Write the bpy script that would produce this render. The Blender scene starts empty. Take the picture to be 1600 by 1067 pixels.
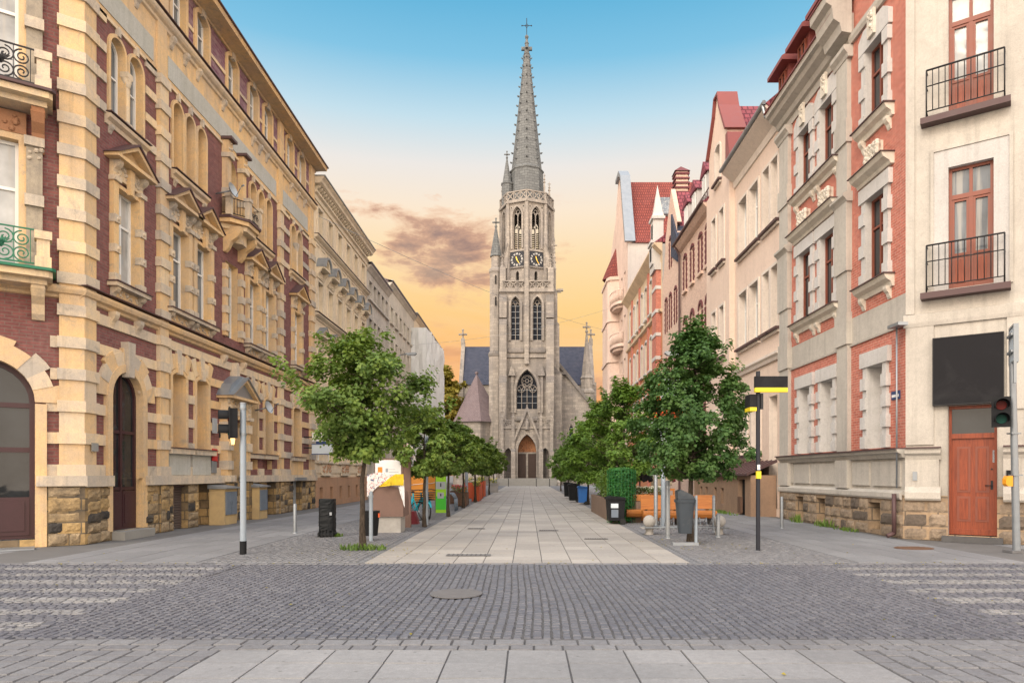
import bpy, math, random
from mathutils import Vector
rnd = random.Random(7)
PI = math.pi
R = math.radians
sc = bpy.context.scene
col = sc.collection
CAMZ = 1.65
F_PX = 1067.0

# ------------------------------------------------------------------ objects and tags
def tag(o, label=None, cat=None, group=None, kind=None):
    if label: o['label'] = label
    if cat: o['category'] = cat
    if group: o['group'] = group
    if kind: o['kind'] = kind
    return o

def thing(name, label, cat, loc=(0, 0, 0), group=None, rz=0.0):
    o = bpy.data.objects.new(name, None)
    o.empty_display_size = .2
    col.objects.link(o)
    o.location = loc
    o.rotation_euler.z = rz
    return tag(o, label, cat, group)

def copy_tree(o, parent=None, loc=None, rz=None):
    c = o.copy()
    col.objects.link(c)
    if parent is not None: c.parent = parent
    for k in ('label', 'group'):
        pass
    for ch in [x for x in o.children]:
        copy_tree(ch, c)
    if loc is not None: c.location = loc
    if rz is not None: c.rotation_euler.z = rz
    return c

# ------------------------------------------------------------------ frames and mesh builder
class Fr:
    """a vertical working plane: u along it, v up, w out of it"""
    def __init__(s, o=(0, 0, 0), u=(1, 0)):
        l = math.hypot(*u)
        s.o = Vector(o); s.u = (u[0] / l, u[1] / l)
    def P(s, u, v, w):
        return (s.o.x + u * s.u[0] + w * s.u[1], s.o.y + u * s.u[1] - w * s.u[0], s.o.z + v)
    def rot(s):
        return Fr((0, 0, 0), s.u)
WORLD = Fr()

class MB:
    def __init__(s, fr=WORLD):
        s.f = fr; s.v = []; s.fc = []; s.mi = []; s.uv = []; s.sm = []
    def add(s, pts, m=0, uv=None, smooth=False):
        i = len(s.v)
        P = s.f.P
        s.v.extend(P(*p) for p in pts)
        s.fc.append(tuple(range(i, i + len(pts))))
        s.mi.append(m); s.sm.append(smooth)
        if uv is None:
            n = [0, 0, 0]
            for k in range(len(pts)):
                a = pts[k]; b = pts[(k + 1) % len(pts)]
                n[0] += (a[1] - b[1]) * (a[2] + b[2])
                n[1] += (a[2] - b[2]) * (a[0] + b[0])
                n[2] += (a[0] - b[0]) * (a[1] + b[1])
            n = [abs(x) for x in n]
            if n[2] >= n[0] and n[2] >= n[1]: uv = [(p[0], p[1]) for p in pts]
            elif n[0] >= n[1]: uv = [(p[2], p[1]) for p in pts]
            else: uv = [(p[0], p[2]) for p in pts]
        s.uv.extend(uv)
    def box(s, u0, u1, v0, v1, w0, w1, m=0, skip=''):
        a = lambda *p: s.add(p, m)
        if 'f' not in skip: a((u0, v0, w1), (u1, v0, w1), (u1, v1, w1), (u0, v1, w1))
        if 'b' not in skip: a((u1, v0, w0), (u0, v0, w0), (u0, v1, w0), (u1, v1, w0))
        if 'l' not in skip: a((u0, v0, w0), (u0, v0, w1), (u0, v1, w1), (u0, v1, w0))
        if 'r' not in skip: a((u1, v0, w1), (u1, v0, w0), (u1, v1, w0), (u1, v1, w1))
        if 't' not in skip: a((u0, v1, w1), (u1, v1, w1), (u1, v1, w0), (u0, v1, w0))
        if 'd' not in skip: a((u0, v0, w0), (u1, v0, w0), (u1, v0, w1), (u0, v0, w1))
    def prism(s, poly, axis, a, b, m=0, caps=True, smooth=False):
        """poly 2D; axis w: (u,v) from w=a..b; axis u: (w,v) along u; axis v: (u,w) up v"""
        if axis == 'w': f = lambda p, t: (p[0], p[1], t)
        elif axis == 'u': f = lambda p, t: (t, p[1], p[0])
        else: f = lambda p, t: (p[0], t, p[1])
        ar = sum(poly[i][0] * poly[(i + 1) % len(poly)][1] - poly[(i + 1) % len(poly)][0] * poly[i][1] for i in range(len(poly)))
        pl = list(poly) if ar > 0 else list(reversed(poly))
        flip = (axis != 'w')   # orientation of (w,v)->u and (u,w)->v is left-handed
        n = len(pl)
        L = 0
        for i in range(n):
            p, q = pl[i], pl[(i + 1) % n]
            pts = [f(p, a), f(q, a), f(q, b), f(p, b)]
            if flip: pts.reverse()
            s.add(pts, m, smooth=smooth)
        if caps:
            top = [f(p, b) for p in pl]; bot = [f(p, a) for p in reversed(pl)]
            if flip: top.reverse(); bot.reverse()
            s.add(top, m); s.add(bot, m)
    def cyl(s, p0, p1, r0, r1=None, n=10, m=0, caps=True, smooth=True):
        if r1 is None: r1 = r0
        p0 = Vector(p0); p1 = Vector(p1)
        d = (p1 - p0)
        L = d.length
        if L < 1e-6: return
        d /= L
        x = d.orthogonal().normalized(); y = d.cross(x)
        A = []; B = []
        for i in range(n):
            t = 2 * PI * i / n
            q = x * math.cos(t) + y * math.sin(t)
            A.append(p0 + q * r0); B.append(p1 + q * r1)
        for i in range(n):
            j = (i + 1) % n
            uv = [(i / n, 0), ((i + 1) / n, 0), ((i + 1) / n, L), (i / n, L)]
            if r1 < 1e-4: s.add([tuple(A[i]), tuple(A[j]), tuple(B[i])], m, uv[:3], smooth)
            elif r0 < 1e-4: s.add([tuple(A[i]), tuple(B[j]), tuple(B[i])], m, uv[:3], smooth)
            else: s.add([tuple(A[i]), tuple(A[j]), tuple(B[j]), tuple(B[i])], m, uv, smooth)
        if caps:
            if r0 > 1e-4: s.add([tuple(p) for p in reversed(A)], m)
            if r1 > 1e-4: s.add([tuple(p) for p in B], m)
    def tube(s, pts, r, n=6, m=0):
        for a, b in zip(pts, pts[1:]): s.cyl(a, b, r, r, n, m)
    def lathe(s, prof, c, n=16, m=0, smooth=True, rot=0.0):
        """profile [(radius, v)] about a vertical axis at c=(u,w)"""
        for (r0, v0), (r1, v1) in zip(prof, prof[1:]):
            for i in range(n):
                t0 = rot + 2 * PI * i / n; t1 = rot + 2 * PI * (i + 1) / n
                def q(r, t, v): return (c[0] + r * math.cos(t), v, c[1] - r * math.sin(t))
                pts = [q(r0, t0, v0), q(r0, t1, v0), q(r1, t1, v1), q(r1, t0, v1)]
                ra = max(r0, r1)
                uv = [(ra * t0, v0), (ra * t1, v0), (ra * t1, v1 + abs(r1 - r0) * .3), (ra * t0, v1 + abs(r1 - r0) * .3)]
                if r1 < 1e-5: pts = pts[:3]; uv = uv[:3]
                elif r0 < 1e-5: pts = [pts[0], pts[2], pts[3]]; uv = [uv[0], uv[2], uv[3]]
                s.add(pts, m, uv, smooth)
    def sphere(s, c, r, n=10, m=0, sq=1.0):
        k = max(4, n // 2)
        prof = [(r * math.sin(PI * i / k), c[1] - sq * r * math.cos(PI * i / k)) for i in range(k + 1)]
        prof[0] = (0, prof[0][1]); prof[-1] = (0, prof[-1][1])
        s.lathe(prof, (c[0], c[2]), n, m)
    # ---- openings
    def wall(s, u0, u1, v0, v1, holes=(), m=0, w=0.0, back=None):
        hs = [h for h in holes if h[0] < u1 and h[1] > u0 and h[2] < v1 and h[3] > v0]
        us = sorted({u0, u1, *[x for h in hs for x in h[:2] if u0 < x < u1]})
        vs = sorted({v0, v1, *[x for h in hs for x in h[2:4] if v0 < x < v1]})
        for a, b in zip(us, us[1:]):
            for c, d in zip(vs, vs[1:]):
                cu, cv = (a + b) / 2, (c + d) / 2
                if any(h[0] < cu < h[1] and h[2] < cv < h[3] for h in hs): continue
                s.add([(a, c, w), (b, c, w), (b, d, w), (a, d, w)], m)
        for h in hs:
            if h[4] != 'r' and v0 < h[3] <= v1 + 1e-6:
                top, sp = arch_curve(*h[:4], h[4])
                k = len(top) // 2
                right = top[:k + 1]; left = top[k:]
                s.add([(p[0], p[1], w) for p in right] + [(right[-1][0], h[3], w), (h[1], h[3], w)], m) if right[-1][1] < h[3] - 1e-4 else \
                    s.add([(p[0], p[1], w) for p in right] + [(h[1], h[3], w)], m)
                s.add([(p[0], p[1], w) for p in left] + [(h[0], h[3], w)], m)
    def reveal(s, h, depth, m=0, w=0.0, floor=True):
        a, b, c, d, k = h[:5]
        top, sp = arch_curve(a, b, c, d, k)
        D = w - depth
        s.add([(a, c, D), (a, c, w), (a, sp, w), (a, sp, D)][::-1], m)
        s.add([(b, c, w), (b, c, D), (b, sp, D), (b, sp, w)][::-1], m)
        if floor: s.add([(a, c, D), (b, c, D), (b, c, w), (a, c, w)][::-1], m)
        for p, q in zip(top, top[1:]):
            s.add([(p[0], p[1], w), (p[0], p[1], D), (q[0], q[1], D), (q[0], q[1], w)], m, smooth=False)
    def fill(s, h, w, m=0):
        a, b, c, d, k = h[:5]
        top, sp = arch_curve(a, b, c, d, k)
        s.add([(a, c, w), (b, c, w)] + [(p[0], p[1], w) for p in top], m)
    def ring(s, h, t, w0, w1, m=0, legs=None):
        """band of width t round the top curve of an opening, with legs down to v=legs"""
        a, b, c, d, k = h[:5]
        inn, sp = arch_curve(a, b, c, d, k)
        out, _ = arch_curve(a - t, b + t, c, d + t, k, sp)
        if k == 'r':
            s.box(a - t, b + t, d, d + t, w0, w1, m)
        else:
            for i in range(len(inn) - 1):
                p, q, P, Q = inn[i], inn[i + 1], out[i], out[i + 1]
                s.add([(p[0], p[1], w1), (P[0], P[1], w1), (Q[0], Q[1], w1), (q[0], q[1], w1)], m)
                s.add([(P[0], P[1], w1), (P[0], P[1], w0), (Q[0], Q[1], w0), (Q[0], Q[1], w1)], m)
                s.add([(p[0], p[1], w0), (p[0], p[1], w1), (q[0], q[1], w1), (q[0], q[1], w0)], m)
        if legs is not None:
            s.box(a - t, a, legs, sp, w0, w1, m)
            s.box(b, b + t, legs, sp, w0, w1, m)
    def mitre(s, a, b, v0, v1, w, m, ka=0.0, kb=0.0):
        """a slab on the wall from u=a to b whose ends lean by k*w to meet the next face at a corner"""
        s.prism([(a, 0), (b, 0), (b + kb * w, w), (a - ka * w, w)], 'v', v0, v1, m)
    def build(s, name, mats, parent=None, loc=None):
        """loc: world position the mesh's coordinates are relative to; with parent, vertices are world and re-based to the parent"""
        me = bpy.data.meshes.new(name)
        o = bpy.data.objects.new(name, me)
        if loc is None:
            loc = Vector((0, 0, 0))
            if parent is not None:
                pl = Vector((0, 0, 0)); p = parent
                while p is not None: pl += p.location; p = p.parent
                vs = [(x - pl.x, y - pl.y, z - pl.z) for x, y, z in s.v]
            else:
                vs = s.v
        else:
            vs = s.v
            o.location = loc
        me.from_pydata(vs, [], s.fc)
        if not isinstance(mats, (list, tuple)): mats = [mats]
        for m in mats: me.materials.append(m)
        me.polygons.foreach_set('material_index', s.mi)
        me.polygons.foreach_set('use_smooth', s.sm)
        uvl = me.uv_layers.new(name='UVMap')
        flat = [x for p in s.uv for x in p]
        uvl.data.foreach_set('uv', flat)
        me.validate(); me.update()
        if any(s.sm):
            weld(me)
        col.objects.link(o)
        if parent is not None: o.parent = parent
        return o

def weld(me):
    import bmesh
    bm = bmesh.new(); bm.from_mesh(me)
    bmesh.ops.remove_doubles(bm, verts=bm.verts, dist=1e-5)
    for e in bm.edges:
        if len(e.link_faces) == 2 and e.calc_face_angle(0) > R(38): e.smooth = False
    bm.to_mesh(me); bm.free()

def arch_curve(a, b, c, d, k, sp=None):
    """points of the opening's top from right to left, and the spring height"""
    w = b - a; cu = (a + b) / 2
    if k == 'r': return [(b, d), (a, d)], d
    if k == 'a':
        r = w / 2
        if sp is None: sp = d - r
        n = 14
        return [(cu + r * math.cos(PI * i / n), sp + (d - sp) * math.sin(PI * i / n)) for i in range(n + 1)], sp
    if k == 's':
        if sp is None: sp = d - w * .16
        rise = d - sp
        r = (w * w / 4 + rise * rise) / (2 * rise); th = math.asin(w / 2 / r); n = 8
        return [(cu + r * math.sin(th - 2 * th * i / n), d - r + r * math.cos(th - 2 * th * i / n)) for i in range(n + 1)], sp
    if k == 'p':
        if sp is None: sp = d - w * .92
        h = d - sp
        r = (h * h + w * w / 4) / w
        th = math.asin(min(1, h / r)); n = 7
        R_ = [(b - r + r * math.cos(th * i / n), sp + r * math.sin(th * i / n)) for i in range(n + 1)]
        L_ = [(a + r - r * math.cos(th * i / n), sp + r * math.sin(th * i / n)) for i in range(n, -1, -1)]
        R_[-1] = (cu, d)
        return R_ + L_[1:], sp

# ------------------------------------------------------------------ materials
MAT = {}
class NT:
    def __init__(s, name):
        s.m = bpy.data.materials.new(name); s.m.use_nodes = True
        s.t = s.m.node_tree; s.t.nodes.clear()
        s.out = s.n('ShaderNodeOutputMaterial'); MAT[name] = s.m
    def n(s, typ, **kw):
        x = s.t.nodes.new(typ)
        for k, v in kw.items():
            if k.startswith('i_'):
                key = k[2:]
                key = int(key) if key.isdigit() else key.replace('_', ' ')
                if isinstance(v, bpy.types.NodeSocket): s.t.links.new(v, x.inputs[key])
                else: x.inputs[key].default_value = v
            else: setattr(x, k, v)
        return x
    def link(s, a, b): s.t.links.new(a, b)
    def noise(s, vec, scale, detail=6, rough=.6, dist=0.0):
        x = s.n('ShaderNodeTexNoise'); s.link(vec, x.inputs['Vector'])
        x.inputs['Scale'].default_value = scale; x.inputs['Detail'].default_value = detail
        x.inputs['Roughness'].default_value = rough; x.inputs['Distortion'].default_value = dist
        return x.outputs[0]
    def ramp(s, fac, a, b, lo=0.0, hi=1.0):
        x = s.n('ShaderNodeMapRange'); s.link(fac, x.inputs[0])
        for i, v in zip((1, 2, 3, 4), (a, b, lo, hi)): x.inputs[i].default_value = v
        return x.outputs[0]
    def mix(s, fac, a, b, mode='MIX'):
        x = s.n('ShaderNodeMix', data_type='RGBA', blend_type=mode)
        for sock, v in ((x.inputs['Factor'], fac), (x.inputs['A'], a), (x.inputs['B'], b)):
            if isinstance(v, bpy.types.NodeSocket): s.link(v, sock)
            elif isinstance(v, (int, float)): sock.default_value = v
            else: sock.default_value = (*v, 1) if len(v) == 3 else v
        return x.outputs['Result']
    def math(s, op, a, b=0.0):
        x = s.n('ShaderNodeMath', operation=op)
        for i, v in enumerate((a, b)):
            if isinstance(v, bpy.types.NodeSocket): s.link(v, x.inputs[i])
            else: x.inputs[i].default_value = v
        return x.outputs[0]
    def pos(s): return s.n('ShaderNodeNewGeometry').outputs['Position']
    def island(s): return s.n('ShaderNodeNewGeometry').outputs['Random Per Island']
    def uv(s): return s.n('ShaderNodeTexCoord').outputs['UV']
    def scaled(s, vec, sx, sy, sz):
        x = s.n('ShaderNodeMapping'); s.link(vec, x.inputs[0]); x.inputs['Scale'].default_value = (sx, sy, sz)
        return x.outputs[0]
    def bump(s, h, strength=.3, dist=.02):
        x = s.n('ShaderNodeBump'); s.link(h, x.inputs['Height'])
        x.inputs['Strength'].default_value = strength; x.inputs['Distance'].default_value = dist
        return x.outputs[0]
    def done(s, color, rough=.85, normal=None, metal=0.0, spec=.3, **kw):
        p = s.n('ShaderNodeBsdfPrincipled')
        for k, v in (('Base Color', color), ('Roughness', rough), ('Metallic', metal), ('Specular IOR Level', spec), *[(k.replace('_', ' '), v) for k, v in kw.items()]):
            if isinstance(v, bpy.types.NodeSocket): s.link(v, p.inputs[k])
            elif isinstance(v, tuple): p.inputs[k].default_value = (*v, 1)
            else: p.inputs[k].default_value = v
        if normal is not None: s.link(normal, p.inputs['Normal'])
        s.link(p.outputs[0], s.out.inputs[0])
        return s.m

def plaster(name, c, stain, amount=.5, bump=.25, streak=.35, rough=.9, soot=None):
    t = NT(name); p = t.pos()
    n1 = t.noise(p, .55, 8, .62)
    n2 = t.noise(p, 2.7, 8, .7, .4)
    cc = t.mix(t.math('MULTIPLY', t.ramp(n1, .43, .62), amount), c, stain)
    cc = t.mix(t.math('MULTIPLY', t.ramp(n2, .47, .62), amount * .7), cc, stain)
    cc = t.mix(t.ramp(t.noise(p, 9, 6, .7), .5, .7, 0, .22), cc, tuple(x * .55 for x in stain))
    st = t.noise(t.scaled(p, 5, 5, .22), 1.0, 6, .65)
    cc = t.mix(t.math('MULTIPLY', t.ramp(st, .52, .75), streak), cc, tuple(x * .5 for x in stain))
    if soot:
        n3 = t.noise(p, 1.3, 10, .75, .8)
        cc = t.mix(t.ramp(n3, .56, .68, 0, .75), cc, soot)
    fine = t.noise(p, 45, 4, .6)
    cc = t.mix(t.ramp(fine, .3, .7, .2, 0), cc, (0, 0, 0))
    h = t.math('ADD', t.math('MULTIPLY', fine, .35), t.math('MULTIPLY', n2, .8))
    return t.done(cc, rough, t.bump(h, bump, .02), spec=.2)

def bricks(name, c1, c2, mortar, bw=.26, bh=.078, ms=.012, bump=.5, weather=.3, wcol=(.3, .26, .22), offset=.5, rough=.88, stain_scale=.8, streak=0.0, ssc=1.6):
    t = NT(name); p = t.pos()
    b = t.n('ShaderNodeTexBrick', offset=offset)
    uvj = t.uv()
    t.link(uvj, b.inputs['Vector'])
    for k, v in (('Color1', c1), ('Color2', c2), ('Mortar', mortar)): b.inputs[k].default_value = (*v, 1)
    for k, v in (('Scale', 1), ('Brick Width', bw), ('Row Height', bh), ('Mortar Size', ms), ('Mortar Smooth', .3), ('Bias', -.1)): b.inputs[k].default_value = v
    n1 = t.noise(p, stain_scale, 8, .65); n2 = t.noise(p, 9, 5, .6)
    cc = t.mix(t.ramp(n1, .48, .7, 0, weather), b.outputs[0], wcol)
    cc = t.mix(t.ramp(n2, .35, .7, .28, 0), cc, (0, 0, 0))
    if streak:
        st = t.noise(t.scaled(p, ssc, ssc, ssc * .07), 1.0, 8, .7)
        cc = t.mix(t.ramp(st, .48, .68, 0, streak), cc, tuple(x * .55 for x in wcol))
    h = t.math('ADD', t.math('MULTIPLY', b.outputs[1], -1.0), t.math('MULTIPLY', n2, .35))
    return t.done(cc, rough, t.bump(h, bump, .012), spec=.2)

def simple(name, c, rough=.6, metal=0.0, var=.2, scale=6, bump=0.0, spec=.4, dirt=None, dirt_amt=.4, **kw):
    t = NT(name); p = t.pos()
    n = t.noise(p, scale, 6, .65)
    cc = t.mix(t.ramp(n, .3, .75, var, 0), c, tuple(x * .35 for x in c))
    if dirt:
        n2 = t.noise(p, scale * .35, 8, .7, .5)
        cc = t.mix(t.ramp(n2, .5, .7, 0, dirt_amt), cc, dirt)
    rr = t.ramp(n, .3, .7, max(.02, rough - .08), min(1, rough + .1))
    nb = t.bump(t.noise(p, scale * 8, 4), bump, .01) if bump else None
    return t.done(cc, rr, nb, metal, spec, **kw)

def stone_islands(name, c1, c2, speck=.25, rough=.8, bump=.25, patch=(.3, .3, .3), patch_amt=.25, pscale=.5):
    """separately modelled stones: each gets its own shade"""
    t = NT(name); p = t.pos()
    cc = t.mix(t.island(), c1, c2)
    n1 = t.noise(p, pscale, 8, .65)
    cc = t.mix(t.ramp(n1, .45, .7, 0, patch_amt), cc, patch)
    f = t.noise(p, 70, 4, .65); f2 = t.noise(p, 14, 5, .6)
    cc = t.mix(t.ramp(f, .35, .7, speck, 0), cc, (.02, .02, .022))
    cc = t.mix(t.ramp(f2, .4, .7, speck * .8, 0), cc, (.05, .045, .04))
    vo = t.n('ShaderNodeTexVoronoi'); t.link(p, vo.inputs['Vector']); vo.inputs['Scale'].default_value = 5.5
    cc = t.mix(t.ramp(vo.outputs['Distance'], .05, .12, .45, 0), cc, (.06, .058, .058))      # trodden gum and oil spots
    big = t.noise(p, .16, 6, .6)
    cc = t.mix(t.ramp(big, .42, .62, 0, .22), cc, (.10, .10, .105))
    h = t.math('ADD', f, t.math('MULTIPLY', f2, 1.5))
    return t.done(cc, rough, t.bump(h, bump, .012), spec=.35)

def rock(name, c1, c2, c3, bump=.9):
    """rough quarry stones, each with its own shade, some sooty"""
    t = NT(name); p = t.pos(); r = t.island()
    cc = t.mix(t.ramp(r, .05, .6), c1, c2)
    cc = t.mix(t.ramp(r, .70, .80), cc, c3)
    n1 = t.noise(p, 2.2, 8, .7, .4); n2 = t.noise(p, 13, 7, .7); n3 = t.noise(p, .8, 8, .65)
    cc = t.mix(t.ramp(n1, .48, .66, 0, .65), cc, c3)
    cc = t.mix(t.ramp(n3, .5, .66, 0, .5), cc, tuple(.5 * (a + b) for a, b in zip(c2, c3)))
    cc = t.mix(t.ramp(n2, .35, .7, .4, 0), cc, (.01, .01, .01))
    t.done(cc, .92, t.bump(t.math('ADD', n2, n1), bump, .03), spec=.2)

def glass(name, c, rough=.04, wob=.03, curtain=.55):
    t = NT(name); p = t.pos()
    n = t.noise(p, 1.7, 2, .5); n2 = t.noise(p, .8, 4, .6)
    cc = t.mix(t.ramp(n2, .35, .65), c, tuple(x * .5 for x in c))
    cur = t.ramp(t.noise(t.scaled(p, 7, 7, .25), 1.0, 4, .6), .5, .62)      # drawn curtains behind some panes
    cc = t.mix(t.math('MULTIPLY', cur, curtain), cc, (.42, .40, .36))
    return t.done(cc, rough, t.bump(n, wob, .25), spec=.4)

def wood(name, c, dark, scale=1.0, rough=.5, axis='z'):
    t = NT(name); p = t.pos()
    s = (9, 9, .7) if axis == 'z' else (.7, 9, 9)
    n = t.noise(t.scaled(p, *s), 2.5 * scale, 6, .6, 1.2)
    n2 = t.noise(p, 1.2, 5, .6)
    cc = t.mix(t.ramp(n, .38, .66), c, dark)
    cc = t.mix(t.ramp(n2, .45, .75, 0, .35), cc, tuple(x * .6 for x in c))
    return t.done(cc, rough, t.bump(n, .12, .01), spec=.4)

plaster('ochre_plaster', (.80, .545, .275), (.58, .45, .315), .7, .4, .45, soot=(.40, .335, .27))
plaster('ochre_light', (.82, .625, .38), (.60, .51, .41), .8, .4, .45, soot=(.38, .34, .29))
plaster('grey_band', (.72, .59, .425), (.48, .43, .37), 1.0, .45, .55, soot=(.27, .25, .23))
plaster('frieze_grey', (.52, .52, .48), (.44, .43, .37), .6, .3, .3)
plaster('frieze_terracotta', (.47, .22, .11), (.33, .2, .13), .5, .5, .3)
plaster('portal_stone', (.47, .40, .30), (.22, .20, .18), .7, .4, .4)
bricks('burgundy_brick', (.29, .115, .105), (.20, .08, .078), (.23, .15, .135), weather=.5, wcol=(.22, .125, .115))
bricks('violet_brick', (.23, .095, .145), (.37, .25, .265), (.30, .22, .23), bw=.3, bh=.11, ms=.014, weather=.3, wcol=(.24, .15, .165))
bricks('rubble_stone', (.50, .34, .155), (.115, .10, .085), (.17, .14, .10), bw=.47, bh=.27, ms=.016, bump=1.0, weather=.85, wcol=(.062, .056, .05), stain_scale=1.6)
bricks('red_brick', (.63, .215, .155), (.51, .155, .11), (.64, .39, .31), weather=.3, wcol=(.62, .31, .25), bh=.075, bw=.25, ms=.008, bump=.3)
plaster('cream_white', (.80, .735, .63), (.58, .52, .44), .55, .2, .25)
plaster('white_surround', (.68, .655, .63), (.52, .495, .46), .4, .2, .3)
plaster('white_corner', (.575, .535, .475), (.46, .425, .38), .6, .25, .35)
bricks('plinth_ashlar', (.43, .31, .20), (.26, .19, .13), (.20, .16, .12), bw=.72, bh=.36, ms=.02, bump=1.0, weather=.5, wcol=(.20, .155, .12), stain_scale=1.5)
plaster('cool_plaster', (.57, .55, .53), (.47, .45, .43), .5, .2, .3)
plaster('pink_plaster', (.84, .665, .55), (.72, .56, .46), .4, .2, .18)
plaster('pink_trim', (.83, .73, .64), (.66, .57, .5), .4, .2, .2)
plaster('brown_plinth', (.37, .245, .165), (.25, .17, .12), .5, .25, .3)
bricks('rose_brick', (.82, .60, .48), (.74, .52, .41), (.76, .57, .47), bw=.26, bh=.08, ms=.01, bump=.25, weather=.2, wcol=(.5, .35, .28))
simple('dark_brick_trim', (.17, .055, .06), .8, var=.35, scale=8)
plaster('cream_plaster', (.84, .70, .50), (.64, .54, .41), .5, .25, .35)
plaster('cream_trim', (.80, .69, .52), (.52, .45, .36), .5, .3, .35)
plaster('salmon_plinth', (.52, .31, .19), (.38, .25, .17), .5, .25, .3)
plaster('sooty_plaster', (.60, .555, .49), (.42, .39, .35), .8, .4, .6, soot=(.29, .27, .25))
plaster('sooty_plaster_pale', (.68, .625, .53), (.5, .46, .39), .8, .4, .55, soot=(.3, .27, .225))
plaster('orange_facade', (.62, .27, .14), (.45, .2, .12), .4, .25, .25)
plaster('tan_facade', (.80, .63, .44), (.5, .38, .26), .4, .25, .25)
plaster('rose_facade', (.80, .62, .52), (.55, .4, .33), .4, .2, .2)
plaster('firewall_grey', (.52, .50, .47), (.42, .4, .38), .4, .2, .3)
bricks('church_stone', (.455, .405, .35), (.305, .275, .245), (.32, .29, .26), bw=.9, bh=.42, ms=.03, bump=.8, weather=.8, wcol=(.27, .25, .24), stain_scale=.22, streak=.7, ssc=.9)
bricks('church_stone_dark', (.28, .25, .225), (.20, .185, .17), (.15, .14, .13), bw=.9, bh=.42, ms=.02, bump=.5, weather=.6, wcol=(.20, .19, .19), stain_scale=.2)
bricks('spire_stone', (.205, .215, .215), (.145, .152, .155), (.095, .10, .102), bw=.9, bh=.42, ms=.035, bump=.6, weather=.5, wcol=(.165, .17, .175), stain_scale=.25)
bricks('slate_blue', (.085, .095, .135), (.06, .07, .105), (.035, .04, .055), bw=.4, bh=.3, ms=.02, bump=.4, weather=.4, wcol=(.12, .12, .15))
bricks('slate_mauve', (.255, .20, .205), (.20, .16, .168), (.13, .10, .105), bw=.3, bh=.25, ms=.02, bump=.4, weather=.3, wcol=(.27, .22, .24))
bricks('roof_tile_red', (.33, .09, .07), (.24, .07, .06), (.11, .03, .03), bw=.22, bh=.36, ms=.035, bump=1.0, weather=.3, wcol=(.28, .1, .09))
bricks('roof_tile_plum', (.36, .10, .12), (.27, .08, .10), (.12, .035, .05), bw=.28, bh=.30, ms=.03, bump=1.0, weather=.3, wcol=(.22, .09, .11))
simple('red_metal', (.25, .07, .062), .5, var=.2, scale=3, spec=.4)
simple('brown_metal', (.10, .055, .055), .55, var=.3, scale=4)
simple('zinc', (.33, .36, .39), .45, .6, var=.3, scale=3)
simple('pale_zinc', (.40, .44, .47), .5, .2, var=.25, scale=2)
simple('galvanised', (.27, .295, .32), .42, .45, var=.3, scale=9, dirt=(.3, .29, .27), dirt_amt=.3)
simple('painted_pole', (.29, .345, .40), .45, .1, var=.18, scale=7, dirt=(.34, .33, .32), dirt_amt=.3)
simple('black_iron', (.022, .022, .024), .5, .2, var=.3, scale=8)
simple('green_iron', (.015, .17, .09), .5, 0, var=.3, scale=8)
simple('black_plastic', (.010, .011, .013), .6, 0, var=.3, scale=5, dirt=(.035, .034, .034), dirt_amt=.3, spec=.2)
simple('black_wrap', (.010, .012, .014), .6, 0, var=.3, scale=4, bump=.2, dirt=(.025, .025, .028), dirt_amt=.4, spec=.25)
simple('grey_bin', (.038, .050, .064), .5, 0, var=.25, scale=6, dirt=(.16, .155, .15), dirt_amt=.3)
simple('blue_bin', (.02, .13, .42), .5, 0, var=.2)
simple('concrete', (.40, .385, .36), .9, 0, var=.35, scale=5, bump=.4, dirt=(.2, .19, .18), dirt_amt=.5)
simple('rust_brown', (.15, .085, .055), .7, .1, var=.35, scale=6)
simple('white_paint', (.78, .78, .77), .45, 0, var=.08, scale=3, dirt=(.55, .53, .5), dirt_amt=.25)
simple('brown_board', (.20, .125, .10), .75, 0, var=.35, scale=3, dirt=(.12, .075, .06), dirt_amt=.5)
simple('maroon', (.20, .022, .035), .6, 0, var=.25, scale=4)
simple('orange_screen', (.66, .26, .035), .65, 0, var=.25, scale=3, dirt=(.45, .18, .04), dirt_amt=.4)
simple('yellow_cloth', (.78, .56, .03), .75, 0, var=.35, scale=7, bump=.4)
simple('yellow_paint', (.80, .62, .03), .5, 0, var=.1, scale=6)
simple('amber', (.80, .33, .02), .4, 0, var=.1)
simple('net_green', (.02, .15, .045), .6, 0, var=.2)
simple('lime_panel', (.30, .62, .03), .5, 0, var=.1, scale=4)
simple('green_panel', (.06, .52, .04), .5, 0, var=.1, scale=4)
simple('cyan_frame', (.02, .38, .48), .4, 0, var=.15)
simple('rubber', (.02, .02, .02), .8)
simple('signboard', (.022, .0215, .024), .85, 0, var=.35, scale=2.2, spec=.15, dirt=(.05, .05, .052), dirt_amt=.4)
simple('dark_fabric', (.02, .02, .024), .85, 0, var=.3, scale=5, bump=.3)
simple('beige_fabric', (.62, .52, .37), .85, 0, var=.2, scale=3, bump=.2)
simple('net_fabric', (.66, .68, .67), .8, 0, var=.22, scale=1.2, bump=.3, dirt=(.45, .46, .46), dirt_amt=.5)
simple('gold', (.80, .52, .10), .35, .7, var=.1)
simple('clock_white', (.75, .73, .68), .6, 0, var=.05)
simple('clock_face', (.012, .014, .022), .55, 0, var=.2)
simple('soil', (.055, .042, .032), .95, 0, var=.5, scale=12, bump=.8)
simple('ochre_cabinet', (.55, .40, .20), .85, 0, var=.3, scale=4, bump=.3, dirt=(.3, .24, .16), dirt_amt=.5)
simple('blue_door', (.16, .20, .25), .6, 0, var=.3, scale=5, dirt=(.3, .3, .3), dirt_amt=.4)
simple('dark_opening', (.015, .013, .012), .9, 0, var=.2)
simple('shutter_grey', (.13, .10, .09), .6, .2, var=.3, scale=4)
simple('terracotta_box', (.60, .115, .045), .7, 0, var=.3, scale=4)
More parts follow.
